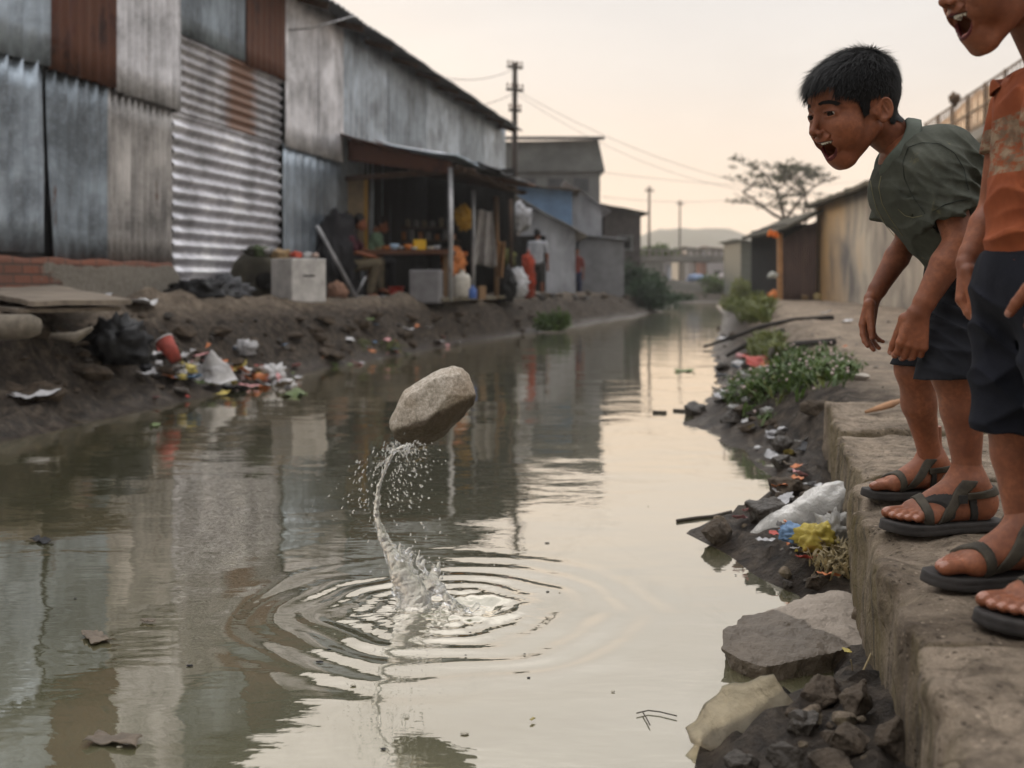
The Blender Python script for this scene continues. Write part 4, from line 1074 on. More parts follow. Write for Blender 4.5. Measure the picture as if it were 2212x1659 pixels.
def build_stone():
    c = P(935, 880, 3.07); k = .96/6.637/FPX*3.07
    def q(u, v, dy=0): return V((u-830)*k, dy, -(v-790)*k)
    out = [(185, 980), (190, 1100), (250, 1280), (400, 1370), (600, 1415), (800, 1350), (1000, 1230), (1130, 1090), (1300, 920), (1440, 740), (1475, 620), (1440, 480), (1380, 300), (1280, 200), (1150, 165), (950, 205), (750, 310), (560, 420), (400, 540), (330, 680), (250, 850)]
    pts = [q(a, b_) for a, b_ in out]
    pts += [q(430, 640, -.050), q(900, 330, -.055), q(1080, 575, -.066), q(740, 1000, -.070), q(300, 1060, -.045), q(1230, 290, -.035), q(1430, 600, -.024), q(520, 1090, -.055), q(1000, 1130, -.028), q(700, 1300, -.022)]
    pts += [q(450, 800, .055), q(900, 450, .06), q(1150, 700, .05), q(700, 1150, .05), q(420, 1150, .04)]
    vs, fs = hull_pts(pts, 5, 3, .0028, 30, 8, .0007, 220)
    m, nt, b = newmat('river_stone'); vec = coords(nt)
    n1 = noise(nt, vec, 22, 8, .7); n2 = noise(nt, vec, 110, 6, .75); n0 = noise(nt, vec, 7, 3, .5)
    cc = ramp(nt, n2, [(.30, (.15, .13, .10)), (.5, (.32, .28, .23)), (.70, (.52, .47, .41))])
    cc = mixc(nt, ramp(nt, n0, [(.40, (0,)*3), (.65, (.55,)*3)]), cc, (.20, .13, .065))
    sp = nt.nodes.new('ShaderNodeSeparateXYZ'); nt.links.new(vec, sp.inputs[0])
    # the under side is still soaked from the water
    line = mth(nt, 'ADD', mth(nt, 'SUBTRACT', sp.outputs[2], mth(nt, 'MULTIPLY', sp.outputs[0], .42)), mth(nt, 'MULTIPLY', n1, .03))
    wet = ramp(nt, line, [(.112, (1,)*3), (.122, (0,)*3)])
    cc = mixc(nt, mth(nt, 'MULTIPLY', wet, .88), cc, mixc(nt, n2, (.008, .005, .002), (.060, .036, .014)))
    nt.links.new(cc, b.inputs['Base Color']); nt.links.new(ramp(nt, wet, [(0, (.8,)*3), (1, (.55,)*3)]), b.inputs['Roughness']); b.inputs['Specular IOR Level'].default_value = .25
    bump(nt, b, mth(nt, 'ADD', n2, n1), .6, .004)
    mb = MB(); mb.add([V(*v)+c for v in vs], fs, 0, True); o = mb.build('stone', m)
    tag(o, 'big brown stone flying in the air above the splash, its under side wet', 'stone')
def mat_splash():
    m, nt, b = newmat('splashing_water'); vec = coords(nt)
    b.inputs['Base Color'].default_value = (.93, .93, .92, 1); b.inputs['Transmission Weight'].default_value = .93; b.inputs['IOR'].default_value = 1.33; b.inputs['Roughness'].default_value = .04
    n = noise(nt, coords(nt, (1, 1, .35)), 60, 5, .65, .6); bump(nt, b, n, .8, .004)
    return m
def build_splash():
    m = mat_splash(); root = thing('water_splash', 'twisting column of white water and droplets thrown up where the stone left the canal', 'splash', tuple(SPL))
    r = random.Random(4); px = .00122
    def Q(u, v, dy=0): return P(u, v, 2.90+dy)
    # jet: thin twisted thread that widens into a ragged cone
    ch = [((884, 962), 5), ((868, 968), 5), ((850, 975), 4.2), ((838, 1000), 4.0), ((828, 1025), 3.6), ((818, 1050), 4.2), ((815, 1080), 4.6), ((812, 1110), 5.2), ((818, 1135), 7.5), ((828, 1160), 11), ((842, 1185), 15), ((856, 1210), 19), ((866, 1240), 23), ((882, 1265), 26), ((896, 1290), 30)]
    lo = tuple(Q(780, 1330, -.12)); hi = tuple(Q(1060, 930, .12))
    g = SDF((lo[0], lo[1], -.03), (hi[0], hi[1], hi[2]+.02), .0021)
    for (a, ra), (b, rb) in zip(ch, ch[1:]): g.add(cap(Q(*a), Q(*b), ra*px*1.05, rb*px*1.05), .006)
    # crown: curving walls that run down to the right
    cr = [((905, 1300), 22), ((930, 1262), 16), ((944, 1235), 9), ((950, 1215), 4)]
    for (a, ra), (b, rb) in zip(cr, cr[1:]): g.add(cap(Q(*a), Q(*b), ra*px*.8, rb*px*.8), .010)
    cr = [((935, 1250), 10), ((952, 1272), 11), ((968, 1295), 11), ((990, 1312), 9), ((1018, 1318), 6), ((1030, 1308), 3)]
    for (a, ra), (b, rb) in zip(cr, cr[1:]): g.add(cap(Q(*a, -.02), Q(*b, -.02), ra*px*.8, rb*px*.8), .010)
    cr = [((860, 1240), 14), ((856, 1275), 12), ((862, 1310), 10)]
    for (a, ra), (b, rb) in zip(cr, cr[1:]): g.add(cap(Q(*a, .02), Q(*b, .02), ra*px*.8, rb*px*.8), .010)
    g.add(ell(Q(925, 1318), (.085, .055, .012)), .02)
    for i in range(46):     # ligaments
        t = r.random(); bu, bv = 845+t*110+r.gauss(0, 8), 1180+t*90+r.gauss(0, 14); L = 8+r.random()*20; an = r.gauss(0, .8)-.1
        tip = (bu+L*math.sin(an), bv-L*abs(math.cos(an)))
        g.add(cap(Q(bu, bv, r.gauss(0, .015)), Q(*tip, r.gauss(0, .02)), 3.0*px, .8*px), .004)
        if r.random() < .6: g.add(sph(Q(tip[0]+2*math.sin(an), tip[1]-3), (1.2+r.random()*1.2)*px), .002)
    for i in range(30):
        v0 = 985+r.random()*170; u0 = np.interp(v0, [975, 1000, 1050, 1110, 1160], [850, 838, 818, 812, 828]); an = r.random()*6.28
        g.add(cap(Q(u0, v0), Q(u0+9*math.cos(an), v0+7*math.sin(an)), 2.6*px, .7*px), .003)
    X, Y, Z = g.full(); w = np.clip((.36-Z)/.25, 0, 1)
    n1 = nfield(X, Y, Z*.45, 90, 2, 3); n2 = nfield(X, Y, Z, 230, 3, 2)
    g.D = (g.D+(.0012+.0042*w)*n1+.0011*n2).astype(np.float32)
    v, q = g.mesh(); np_obj('water_column', v, q, m, root)
    # droplets
    drops = []
    def dr(u, v, rad, dy=None, st=1, dirv=(0, 0, 1)):
        drops.append((Q(u, v, r.gauss(0, .03) if dy is None else dy), rad*px, st, dirv))
    for i in range(1300):       # spray fanning out under the stone
        v0 = 955+abs(r.gauss(0, 75)); s = abs(r.gauss(0, 1)); side = -1 if r.random() < .5 else 1
        c0 = np.interp(v0, [950, 1000, 1050, 1110, 1200], [868, 842, 825, 818, 840]); w = np.interp(v0, [950, 1000, 1080, 1200], [22, 38, 46, 40])
        u0 = c0+side*s*w+(10 if side > 0 else 0); an = math.atan2(u0-c0, 60)
        dr(u0, v0,   .30+r.random()**5*2.2, st=1+r.random()*1.6, dirv=(math.sin(an)*-1, 0, 1))
    for i in range(150):
        u0, v0 = r.gauss(880, 60), r.gauss(1135, 60); dr(u0, v0, .5+r.random()**3*2.0)
    for i in range(110): dr(r.gauss(915, 60), r.gauss(1235, 30), .5+r.random()**2*1.7)
    for i in range(70): dr(r.gauss(800, 90), r.gauss(1080, 110), .45+r.random()**3*1.3)
    for i in range(60): dr(r.gauss(880, 18), r.gauss(968, 9), .7+r.random()*1.3, st=2.5, dirv=(r.gauss(0, .4), 0, 1))
    drops.sort(key=lambda d: -d[1])
    bulk = MB()
    for k, (c, rad, st, dv) in enumerate(drops):
        if c.z < .004: continue
        dv = V(*dv).normalized(); vs, fs = ico(2 if k < 60 else 1); o_ = [V(*p)*rad for p in vs]; o_ = [c+p+dv*(p.dot(dv))*(st-1) for p in o_]
        if k < 60: mb = MB(); mb.add(o_, fs, 0, True); mb.build('droplet', m, root)
        else: bulk.add(o_, fs, 0, True)
    o = bulk.build('fine_droplets', m, root); tag(o, kind='stuff')
# ================================================================== buildings and things on the left bank
def G(u, v, water=False):
    """where the line of sight meets the bank (or the water)"""
    d = 1.2
    while d < 80:
        p = P(u, v, d); g = ground_z(p.x, p.y)
        if water: g = max(g, 0)
        if p.z <= g: return V(p.x, p.y, g)
        d *= 1.004
    return P(u, v, 60)
def mat_tin(name, base, rough=.48, metal=.45, rust=.25, streak=.5, dark=(.05, .05, .052), rustc=(.085, .032, .016), dust=(.20, .175, .14), band=None):
    m, nt, b = newmat(name); vec = coords(nt)
    n1 = noise(nt, vec, 1.4, 7, .65, .3); n2 = noise(nt, coords(nt, (5, 5, .6)), 2.2, 7, .65, .2); n3 = noise(nt, vec, 26, 6, .7)
    c = ramp(nt, n1, [(.36, sc(base, .45)), (.52, base), (.66, sc(base, 1.5))])
    c = mixc(nt, mth(nt, 'MULTIPLY', ramp(nt, n2, [(.42, (0,)*3), (.66, (1,)*3)]), streak), c, dark)
    c = mixc(nt, mth(nt, 'MULTIPLY', ramp(nt, n3, [(.52, (0,)*3), (.66, (1,)*3)]), .28), c, sc(base, 1.4))
    rf = noise(nt, coords(nt, (2.4, 2.4, .9)), 1.7, 8, .72, .5)
    rf2 = ramp(nt, rf, [(.72-rust*.42, (0,)*3), (.80-rust*.40, (1,)*3)])
    if band:
        sp = nt.nodes.new('ShaderNodeSeparateXYZ'); nt.links.new(vec, sp.inputs[0])
        k = mth(nt, 'ADD', mth(nt, 'ABSOLUTE', mth(nt, 'SUBTRACT', sp.outputs[1], band[0])), mth(nt, 'MULTIPLY', mth(nt, 'SUBTRACT', n2, .5), .5))
        rf2 = mth(nt, 'MAXIMUM', rf2, ramp(nt, k, [(band[1]*.6, (.9,)*3), (band[1]*1.1, (0,)*3)]))
    c = mixc(nt, rf2, c, mixc(nt, n3, sc(rustc, .6), sc(rustc, 1.7)))
    nt.links.new(c, b.inputs['Base Color'])
    nt.links.new(mth(nt, 'MULTIPLY', mth(nt, 'SUBTRACT', 1, rf2), metal), b.inputs['Metallic'])
    nt.links.new(ramp(nt, n3, [(.3, (rough*.8,)*3), (.7, (min(1, rough*1.25),)*3)]), b.inputs['Roughness'])
    bump(nt, b, mth(nt, 'ADD', n3, mth(nt, 'MULTIPLY', n1, 2)), .35, .006)
    return m
TIN_B = mat_tin('blue_grey_tin', (.35, .41, .475), rust=.12, rough=.40, metal=.6, streak=.3)
TIN_D = mat_tin('dull_tin', (.28, .33, .38), rust=.16, streak=.4)
TIN_P = mat_tin('pale_tin', (.60, .60, .63), rust=.12, streak=.22, rough=.5)
TIN_R = mat_tin('rusted_tin', (.075, .026, .018), metal=.05, rough=.75, rust=.75, rustc=(.09, .034, .018), dark=(.028, .014, .010))
TIN_S = mat_tin('shutter_tin', (.66, .66, .71), rust=.16, streak=.25, rough=.40, metal=.55)
TIN_H = mat_tin('rust_patched_tin', (.40, .39, .41), rust=.22, rustc=(.15, .068, .035), band=(1.65, .42))
TIN_ROOF = mat_tin('roof_tin', (.075, .078, .082), rust=.3, rough=.6)
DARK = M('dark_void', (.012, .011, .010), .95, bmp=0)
WOOD = M('weathered_wood', (.20, .125, .07), .85, var=.5, scale=6, stretch=(1, 1, .2), bscale=50, bdist=.003)
WOODD = M('dark_wood', (.07, .042, .027), .85, var=.5, scale=8)
STEEL = mat_tin('galvanised_pipe', (.33, .33, .34), rust=.2, rough=.45)
PLAST = mat_concrete('old_plaster', (.27, .245, .205), (.12, .105, .085))
LIME = M('limewashed_wall', (.42, .43, .46), .9, var=.45, scale=2.2, bscale=20, bdist=.006, stretch=(1, 1, .5))
GREYW = M('grey_render', (.165, .17, .168), .9, var=.4, scale=1.2, bscale=12, bdist=.01, stretch=(1, 1, .35))
def wallpt(y, z, off=0.): return V(wallx(y)+off*.978, y-off*.21, z)
WN = V(.978, -.21, 0).normalized()
def tin(name, y0, y1, z0, z1, pitch, amp, mat, root, off=0, horiz=False, dent=.006, seed=0, edge=.012, curl=0, res=8, rib=False):
    """a corrugated sheet fixed to the warehouse wall"""
    mb = MB(); L = (y1-y0)*1.023
    if not horiz: nu = max(8, int(L/pitch*res)); nv = max(6, int((z1-z0)/.28))
    else: nu = max(8, int(L/.25)); nv = int((z1-z0)/pitch*res)
    sd = seed*3.7
    def fn(i, j):
        y = y0+(y1-y0)*i; z = z0+(z1-z0)*j
        if j < .001: z += edge*mnoise.noise(Vector((y*5, sd, 0)))
        if j > .999: z += edge*.6*mnoise.noise(Vector((y*7, sd, 9)))
        ph = 2*math.pi*((y-y0)*1.023/pitch if not horiz else (z-z0)/pitch)
        w = math.sin(ph); w = math.copysign(abs(w)**.75, w) if not rib else 3.6*math.exp(-(((ph/6.2832) % 1-.5)/.14)**2)-.8
        o = off+amp*w+dent*mnoise.noise(Vector((y*1.7, z*1.7, sd)))+dent*.7*mnoise.noise(Vector((y*5, z*3, sd)))
        if curl: 
            e = (1-i) if curl < 0 else i
            o += abs(curl)*max(0, (e-.86)/.14)**2*max(0, 1-j*1.3)
            y -= .10*max(0, (e-.9)/.1)**2*max(0, .45-j)*(1 if curl > 0 else -1)
        return wallpt(y, z, o), WN
    mb.sheet(fn, nu, nv, .003, smooth=True); return mb.build(name, mat, root)
def build_warehouse():
    root = thing('warehouse', 'long tin warehouse patched together from grey, white and rusty corrugated sheets', 'warehouse', wallpt(12, .6))
    s = 'wall_sheet'
    tin(s, 6.4, 9.84, 1.13, 2.83, .205, .016, TIN_B, root, .02, seed=1, curl=.05, rib=True)
    tin(s, 9.90, 10.84, 1.07, 2.80, .165, .013, TIN_D, root, .008, seed=2, curl=-.06, edge=.03, rib=True)
    tin(s, 10.80, 12.03, 1.05, 2.79, .118, .024, TIN_P if False else mat_tin('stained_tin', (.40, .385, .375), rust=.24, streak=.5), root, .024, seed=3, edge=.02)
    tin(s, 6.4, 9.88, 2.80, 5.0, .19, .015, TIN_B, root, .055, seed=4, rib=True)
    tin(s, 9.86, 10.86, 2.79, 5.0, .155, .014, TIN_R, root, .072, seed=5, rib=True)
    tin(s, 10.84, 12.07, 2.76, 5.0, .125, .034, TIN_P, root, .088, seed=6)
    tin(s, 12.05, 13.72, 3.63, 5.0, .14, .016, TIN_D, root, .060, seed=7, edge=.02, rib=True)
    tin(s, 13.70, 14.86, 3.60, 5.0, .17, .010, TIN_R, root, .078, seed=8, edge=.02)
    tin(s, 12.06, 14.84, 2.74, 3.68, .118, .020, TIN_H, root, .028, horiz=True, seed=9, edge=.02)
    tin('shutter_door', 12.04, 14.82, .66, 2.74, .147, .026, TIN_S, root, .010, horiz=True, seed=10, edge=.03, dent=.012)
    tin(s, 14.86, 16.0, 2.72, 4.95, .27, .010, TIN_P, root, .070, seed=11)
    tin(s, 15.98, 16.98, 2.72, 4.95, .27, .010, TIN_P, root, .088, seed=12)
    tin(s, 14.86, 16.98, .60, 2.76, .27, .009, TIN_B, root, .040, seed=13)
    ys = [16.96, 19.2, 21.5, 23.9, 26.2, 28.5]
    for i in range(5): tin(s, ys[i], ys[i+1]+.04, .6, 4.98, .24, .012, (TIN_B, TIN_D)[i % 2], root, .03+.012*(i % 2), seed=20+i, res=6)
    # frame posts between sheets
    for y in (12.04, 14.86):
        mb = MB(); mb.box(wallpt(y, 2.8, -.03), (.06, .09, 4.3), .21); mb.build('frame_post', DARK, root)
    for (a, b_, z) in ((6.4, 12.05, 2.80), (12.05, 14.9, 3.64), (12.05, 16.95, 2.74)):
        mb = MB(); mb.tube([wallpt(a, z, -.02), wallpt(b_, z, -.02)], .03, 6); mb.build('rail', DARK, root)
    # shell behind the sheets: rear volume, so nothing shines through
    mb = MB(); c0, c1 = wallpt(6.3, 0, -.09), wallpt(28.45, 0, -.09); bk = V(-7, 1.5, 0)
    vs = []
    for z in (.4, 4.92): vs += [c0+V(0, 0, z), c1+V(0, 0, z), c1+bk+V(0, 0, z), c0+bk+V(0, 0, z)]
    mb.add(vs, [(0, 1, 5, 4), (1, 2, 6, 5), (2, 3, 7, 6), (3, 0, 4, 7), (4, 5, 6, 7)]); mb.build('inner_wall', TIN_ROOF, root)
    # roof
    mb = MB()
    def rf(i, j):
        y = 6.0+(28.3-6.0)*i; x = wallx(y)+.52-6.5*j+.02*mnoise.noise(Vector((y*2, 0, 0)))*(1-j); z = 4.80+1.9*j+.022*math.sin(2*math.pi*y/.19)+.03*mnoise.noise(Vector((y*.8, j*2, 4)))
        return V(x, y-.1*(1-j), z), V(-.27, 0, .96)
    mb.sheet(rf, 900, 5, .006); mb.build('roof', TIN_ROOF, root)
    for k in range(16):
        y = 7+k*1.38; mb = MB(); mb.box(V(wallx(y)+.14, y, 4.82), (.72, .07, .09), Matrix.Rotation(math.radians(16), 3, 'Y')); mb.build('rafter', WOODD, root)
    mb = MB(); mb.tube([wallpt(14.9, 4.30, .0), wallpt(15.1, 4.36, .35), wallpt(15.3, 4.55, .9)], .012, 6); mb.build('bracket', STEEL, root)
    # footing wall: brick under crumbling render
    m, nt, b = newmat('brick_under_render'); tc = nt.nodes.new('ShaderNodeTexCoord'); sp = nt.nodes.new('ShaderNodeSeparateXYZ'); nt.links.new(tc.outputs['Object'], sp.inputs[0])
    cb = nt.nodes.new('ShaderNodeCombineXYZ'); nt.links.new(sp.outputs[1], cb.inputs[0]); nt.links.new(sp.outputs[2], cb.inputs[1])
    br = nt.nodes.new('ShaderNodeTexBrick'); nt.links.new(cb.outputs[0], br.inputs['Vector'])
    br.inputs['Scale'].default_value = 1; br.inputs['Brick Width'].default_value = .24; br.inputs['Row Height'].default_value = .085; br.inputs['Mortar Size'].default_value = .009; br.inputs['Mortar Smooth'].default_value = .3
    br.inputs['Color1'].default_value = (.19, .055, .028, 1); br.inputs['Color2'].default_value = (.12, .042, .026, 1); br.inputs['Mortar'].default_value = (.035, .03, .025, 1)
    vec = coords(nt); n1 = noise(nt, vec, 3, 7, .65); n2 = noise(nt, vec, 25, 6, .7)
    bc = mixc(nt, mth(nt, 'MULTIPLY', n2, .5), br.outputs['Color'], (.16, .10, .07))
    pl = ramp(nt, n2, [(.3, (.10, .088, .07)), (.7, (.20, .18, .15))])
    # the render has come off low down at the left and along the top
    k = mth(nt, 'ADD', mth(nt, 'MULTIPLY', mth(nt, 'SUBTRACT', -2.25, sp.outputs[1]), 1.6), mth(nt, 'MULTIPLY', n1, 2.0))
    k2 = mth(nt, 'ADD', mth(nt, 'MULTIPLY', mth(nt, 'SUBTRACT', sp.outputs[2], .43), 9), mth(nt, 'MULTIPLY', n1, 1.6))
    f = mth(nt, 'MAXIMUM', ramp(nt, k, [(.75, (0,)*3), (.9, (1,)*3)]), ramp(nt, k2, [(.75, (0,)*3), (.9, (1,)*3)]))
    c = mixc(nt, f, pl, bc); nt.links.new(c, b.inputs['Base Color']); b.inputs['Roughness'].default_value = .9
    hh = mth(nt, 'ADD', mth(nt, 'MULTIPLY', mth(nt, 'SUBTRACT', 1, br.outputs['Fac']), mth(nt, 'MULTIPLY', f, .8)), mth(nt, 'ADD', mth(nt, 'MULTIPLY', mth(nt, 'SUBTRACT', 1, f), 1.2), mth(nt, 'MULTIPLY', n2, .4)))
    bump(nt, b, hh, .9, .02)
    mb = MB()
    def bw(i, j):
        y = 6.3+(12.15-6.3)*i; z = .45+(1.09+.01*math.sin(y*9)-.45)*j - (.18*max(0, (i-.965)/.035)*j)
        return wallpt(y, z, .055+.012*mnoise.noise(Vector((y*2, z*4, 3)))+.05*(1-j)), WN
    mb.sheet(bw, 120, 14, .2); mb.build('footing_wall', m, root)
    return root

def build_shop():
    root = thing('market_stall', 'dark lean-to stall with a sagging tin awning against the warehouse', 'stall', V(-.9, 16.6, .62))
    A_, B_, C_, D_ = V(-2.66, 17.0, 3.19), V(-.80, 15.75, 2.66), V(.17, 18.6, 2.50), V(-1.72, 21.3, 3.05)
    def quad(a, b, c, d, i, j): return (a*(1-i)+b*i)*(1-j)+(d*(1-i)+c*i)*j
    def awn(i0, i1, j0, j1, lift, mat, seed, pitch=.11, amp=.012):
        mb = MB(); nj = int((j1-j0)*4.3/pitch*6)
        def fn(i, j):
            jj = j0+(j1-j0)*j; ii = i0+(i1-i0)*i+(.03*mnoise.noise(Vector((jj*30, seed, 0))) if i > .95 or i < .05 else 0)
            p = quad(A_, B_, C_, D_, ii, jj); p.z += lift-.10*math.sin(ii*3.14)*.5+amp*math.sin(2*math.pi*jj*4.3/pitch)+.03*mnoise.noise(Vector((ii*3, jj*6, seed)))
            return p, V(0, 0, 1)
        mb.sheet(fn, 14, nj, .006); return mb.build('awning_sheet', mat, root)
    awn(-.02, .60, -.04, .30, .0, TIN_R, 1); awn(.42, 1.04, -.05, .24, .03, TIN_D, 2); awn(.30, .92, .0, .36, .055, TIN_S, 3)
    awn(-.02, .62, .28, 1.0, .01, TIN_ROOF, 4); awn(.50, 1.05, .22, .62, .02, TIN_ROOF, 5); awn(.52, 1.12, .58, 1.02, .035, TIN_H, 6)
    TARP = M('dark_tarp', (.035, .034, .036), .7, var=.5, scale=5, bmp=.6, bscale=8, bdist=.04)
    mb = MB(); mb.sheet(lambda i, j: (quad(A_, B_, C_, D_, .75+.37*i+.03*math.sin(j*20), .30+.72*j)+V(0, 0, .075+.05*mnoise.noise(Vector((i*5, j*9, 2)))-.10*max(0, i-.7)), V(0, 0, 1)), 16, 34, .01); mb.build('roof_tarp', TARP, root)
    # fascia under the near edge, beam, rafters
    mb = MB(); mb.sheet(lambda i, j: (quad(A_, B_, C_, D_, .05+.9*i, .02)+V(0, 0, -.05-.34*j*(1-.45*i)), V(-.5, -.85, 0)), 20, 4, .006); mb.build('fascia', TIN_R, root)
    mb = MB(); mb.box((A_+B_)/2+V(.1, .1, -.42), ((B_-A_).length, .05, .08), Matrix.Rotation(math.atan2(B_.y-A_.y, B_.x-A_.x), 3, 'Z')); mb.build('beam', WOODD, root)
    mb = MB(); mb.tube([B_+V(-.02, .05, -.10), C_+V(0, 0, -.10)], .04, 6); mb.build('beam', WOODD, root)
    for t in (.15, .35, .55, .75, .95):
        mb = MB(); mb.tube([quad(A_, B_, C_, D_, 0, t)+V(0, 0, -.09), quad(A_, B_, C_, D_, 1.06, t)+V(0, 0, -.09)], .03, 6); mb.build('rafter', WOODD, root)
    for (u, d, v0, v1, r, m) in ((973, 15.75, 362, 650, .036, STEEL), (1022, 17.0, 412, 648, .030, STEEL), (1072, 18.25, 425, 646, .042, WOOD), (1103, 19.4, 430, 640, .035, WOODD)):
        mb = MB(); a = P(u, v0, d); b_ = P(u, v1, d); mb.tube([a, (a+b_)/2+V(.008, 0, 0), b_], r, 8); mb.build('post', m, root)
    # black panels added to stand for the shade inside the stall
    for pts, nm in (((V(-2.55, 17.55, .6), V(-1.60, 21.4, .6)), 'shade_panel'), ((V(-1.7, 21.3, .6), V(.05, 20.2, .6)), 'shade_panel')):
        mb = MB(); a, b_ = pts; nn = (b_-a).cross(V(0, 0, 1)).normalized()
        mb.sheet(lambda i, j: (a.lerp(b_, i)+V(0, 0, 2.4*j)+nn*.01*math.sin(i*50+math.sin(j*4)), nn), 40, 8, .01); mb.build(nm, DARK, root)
    mb = MB(); mb.box(V(-1.62, 17.9, .64), (2.5, 4.6, .05), -.25); mb.build('floor', PLAST, root)
    return root
def crumple(c, size, seed, mat, name, label, cat, group=None, R=None, flat=.3, sub=4, amp=.35, ridge=.35, freq=1.6):
    mb = MB(); mb.lump(c, size, sub, amp, freq, seed, R, flat=flat, ridge=ridge, smooth=True); o = mb.build(name, mat); return tag(o, label, cat, group)
def figure(name_label, pts, shirt, pants, scale=1., sit=False, short_pants=False, seed=1):
    """background figure from joints; all points are real positions"""
    head, neck, hip = pts['head'], pts['neck'], pts['hip']; s = scale
    prim = [(ell(head, (.082*s, .09*s, .115*s)), .01), (cap(neck+V(0, 0, .06*s), neck, .05*s), .02)]
    fwd = pts.get('fwd', V(1, 0, 0)); prim.append((sph(head+fwd*.09*s+V(0, 0, -.02*s), .018*s), .02)); prim.append((ell(head+fwd*.04*s+V(0, 0, -.06*s), (.05*s, .05*s, .05*s)), .03))
    for sd in (0, 1):
        sh, el, wr = pts['arm'][sd]; d = (wr-el).normalized(); prim += [(cap(sh, el, .045*s, .038*s), .01), (cap(el, wr, .036*s, .026*s), .01), (cap(wr, wr+d*.09*s, .032*s, .026*s), .01)]
        for k in range(4): prim.append((cap(wr+d*.07*s+V((k-1.5)*.016*s, 0, 0), wr+d*.155*s+V((k-1.5)*.020*s, 0, 0), .009*s, .007*s), .004))
        hp, kn, an = pts['leg'][sd]; prim += [(cap(hp, kn, .075*s, .055*s), .01), (cap(kn, an, .052*s, .036*s), .01), (cap(an, an+pts.get('toe', fwd)*.14*s+V(0, 0, -.03*s), .036*s, .03*s), .02)]
    lo = np.min([p[0][1] for p in prim], 0)-.03; hi = np.max([p[0][2] for p in prim], 0)+.03
    g = SDF(lo, hi, .011)
    for p, k in prim: g.add(p, k)
    v, q = g.mesh(); o = np_obj('person', v, q, SKIN); tag(o, name_label, 'person')
    lat = (pts['arm'][1][0]-pts['arm'][0][0]).normalized()
    pr = [(cap(neck+V(0, 0, -.09*s), hip+V(0, 0, .06*s), .105*s, .11*s, (tuple(lat), 1.45)), .03)]
    for sd in (0, 1):
        sh, el, wr = pts['arm'][sd]; pr.append((cap(sh, sh.lerp(el, .75), .062*s, .058*s), .03))
    garment('shirt', pr, [shirt], o, h=.012, amp=.008, f=14, seed=seed, folds=[(hip+V(0, 0, .2), (0, 0, 1), 45, .012, .2)])
    pr = [(cap(pts['leg'][0][0], pts['leg'][1][0], .11*s), .04)]
    for sd in (0, 1):
        hp, kn, an = pts['leg'][sd]; pr.append((cap(hp, kn, .095*s, .078*s), .03))
        if not short_pants: pr.append((cap(kn, an+(kn-an)*.12, .074*s, .058*s), .02))
    garment('trousers' if not short_pants else 'shorts', pr, [pants], o, h=.012, amp=.008, f=14, seed=seed+3)
    g = SDF(A(head)-.2, A(head)+.2, .009); g.add(ell(head-fwd*.02*s+V(0, 0, .03*s), (.090*s, .096*s, .105*s)), .01)
    X, Y, Z = g.full(); g.D = (g.D+.005*nfield(X, Y, Z, 60, 3, 2)).astype(np.float32); g.sub(ell(head+fwd*.10*s+V(0, 0, -.05*s), (.10*s, .12*s, .10*s)), .01); g.sub(rbox(head+V(0, 0, -.16*s), (.2, .2, .11*s)), .01)
    v, q = g.mesh(); np_obj('hair', v, q, HAIR, o); return o
def pcloth(n, c): return M(n, c, .92, var=.4, scale=8, bmp=.3, bscale=60, bdist=.004)
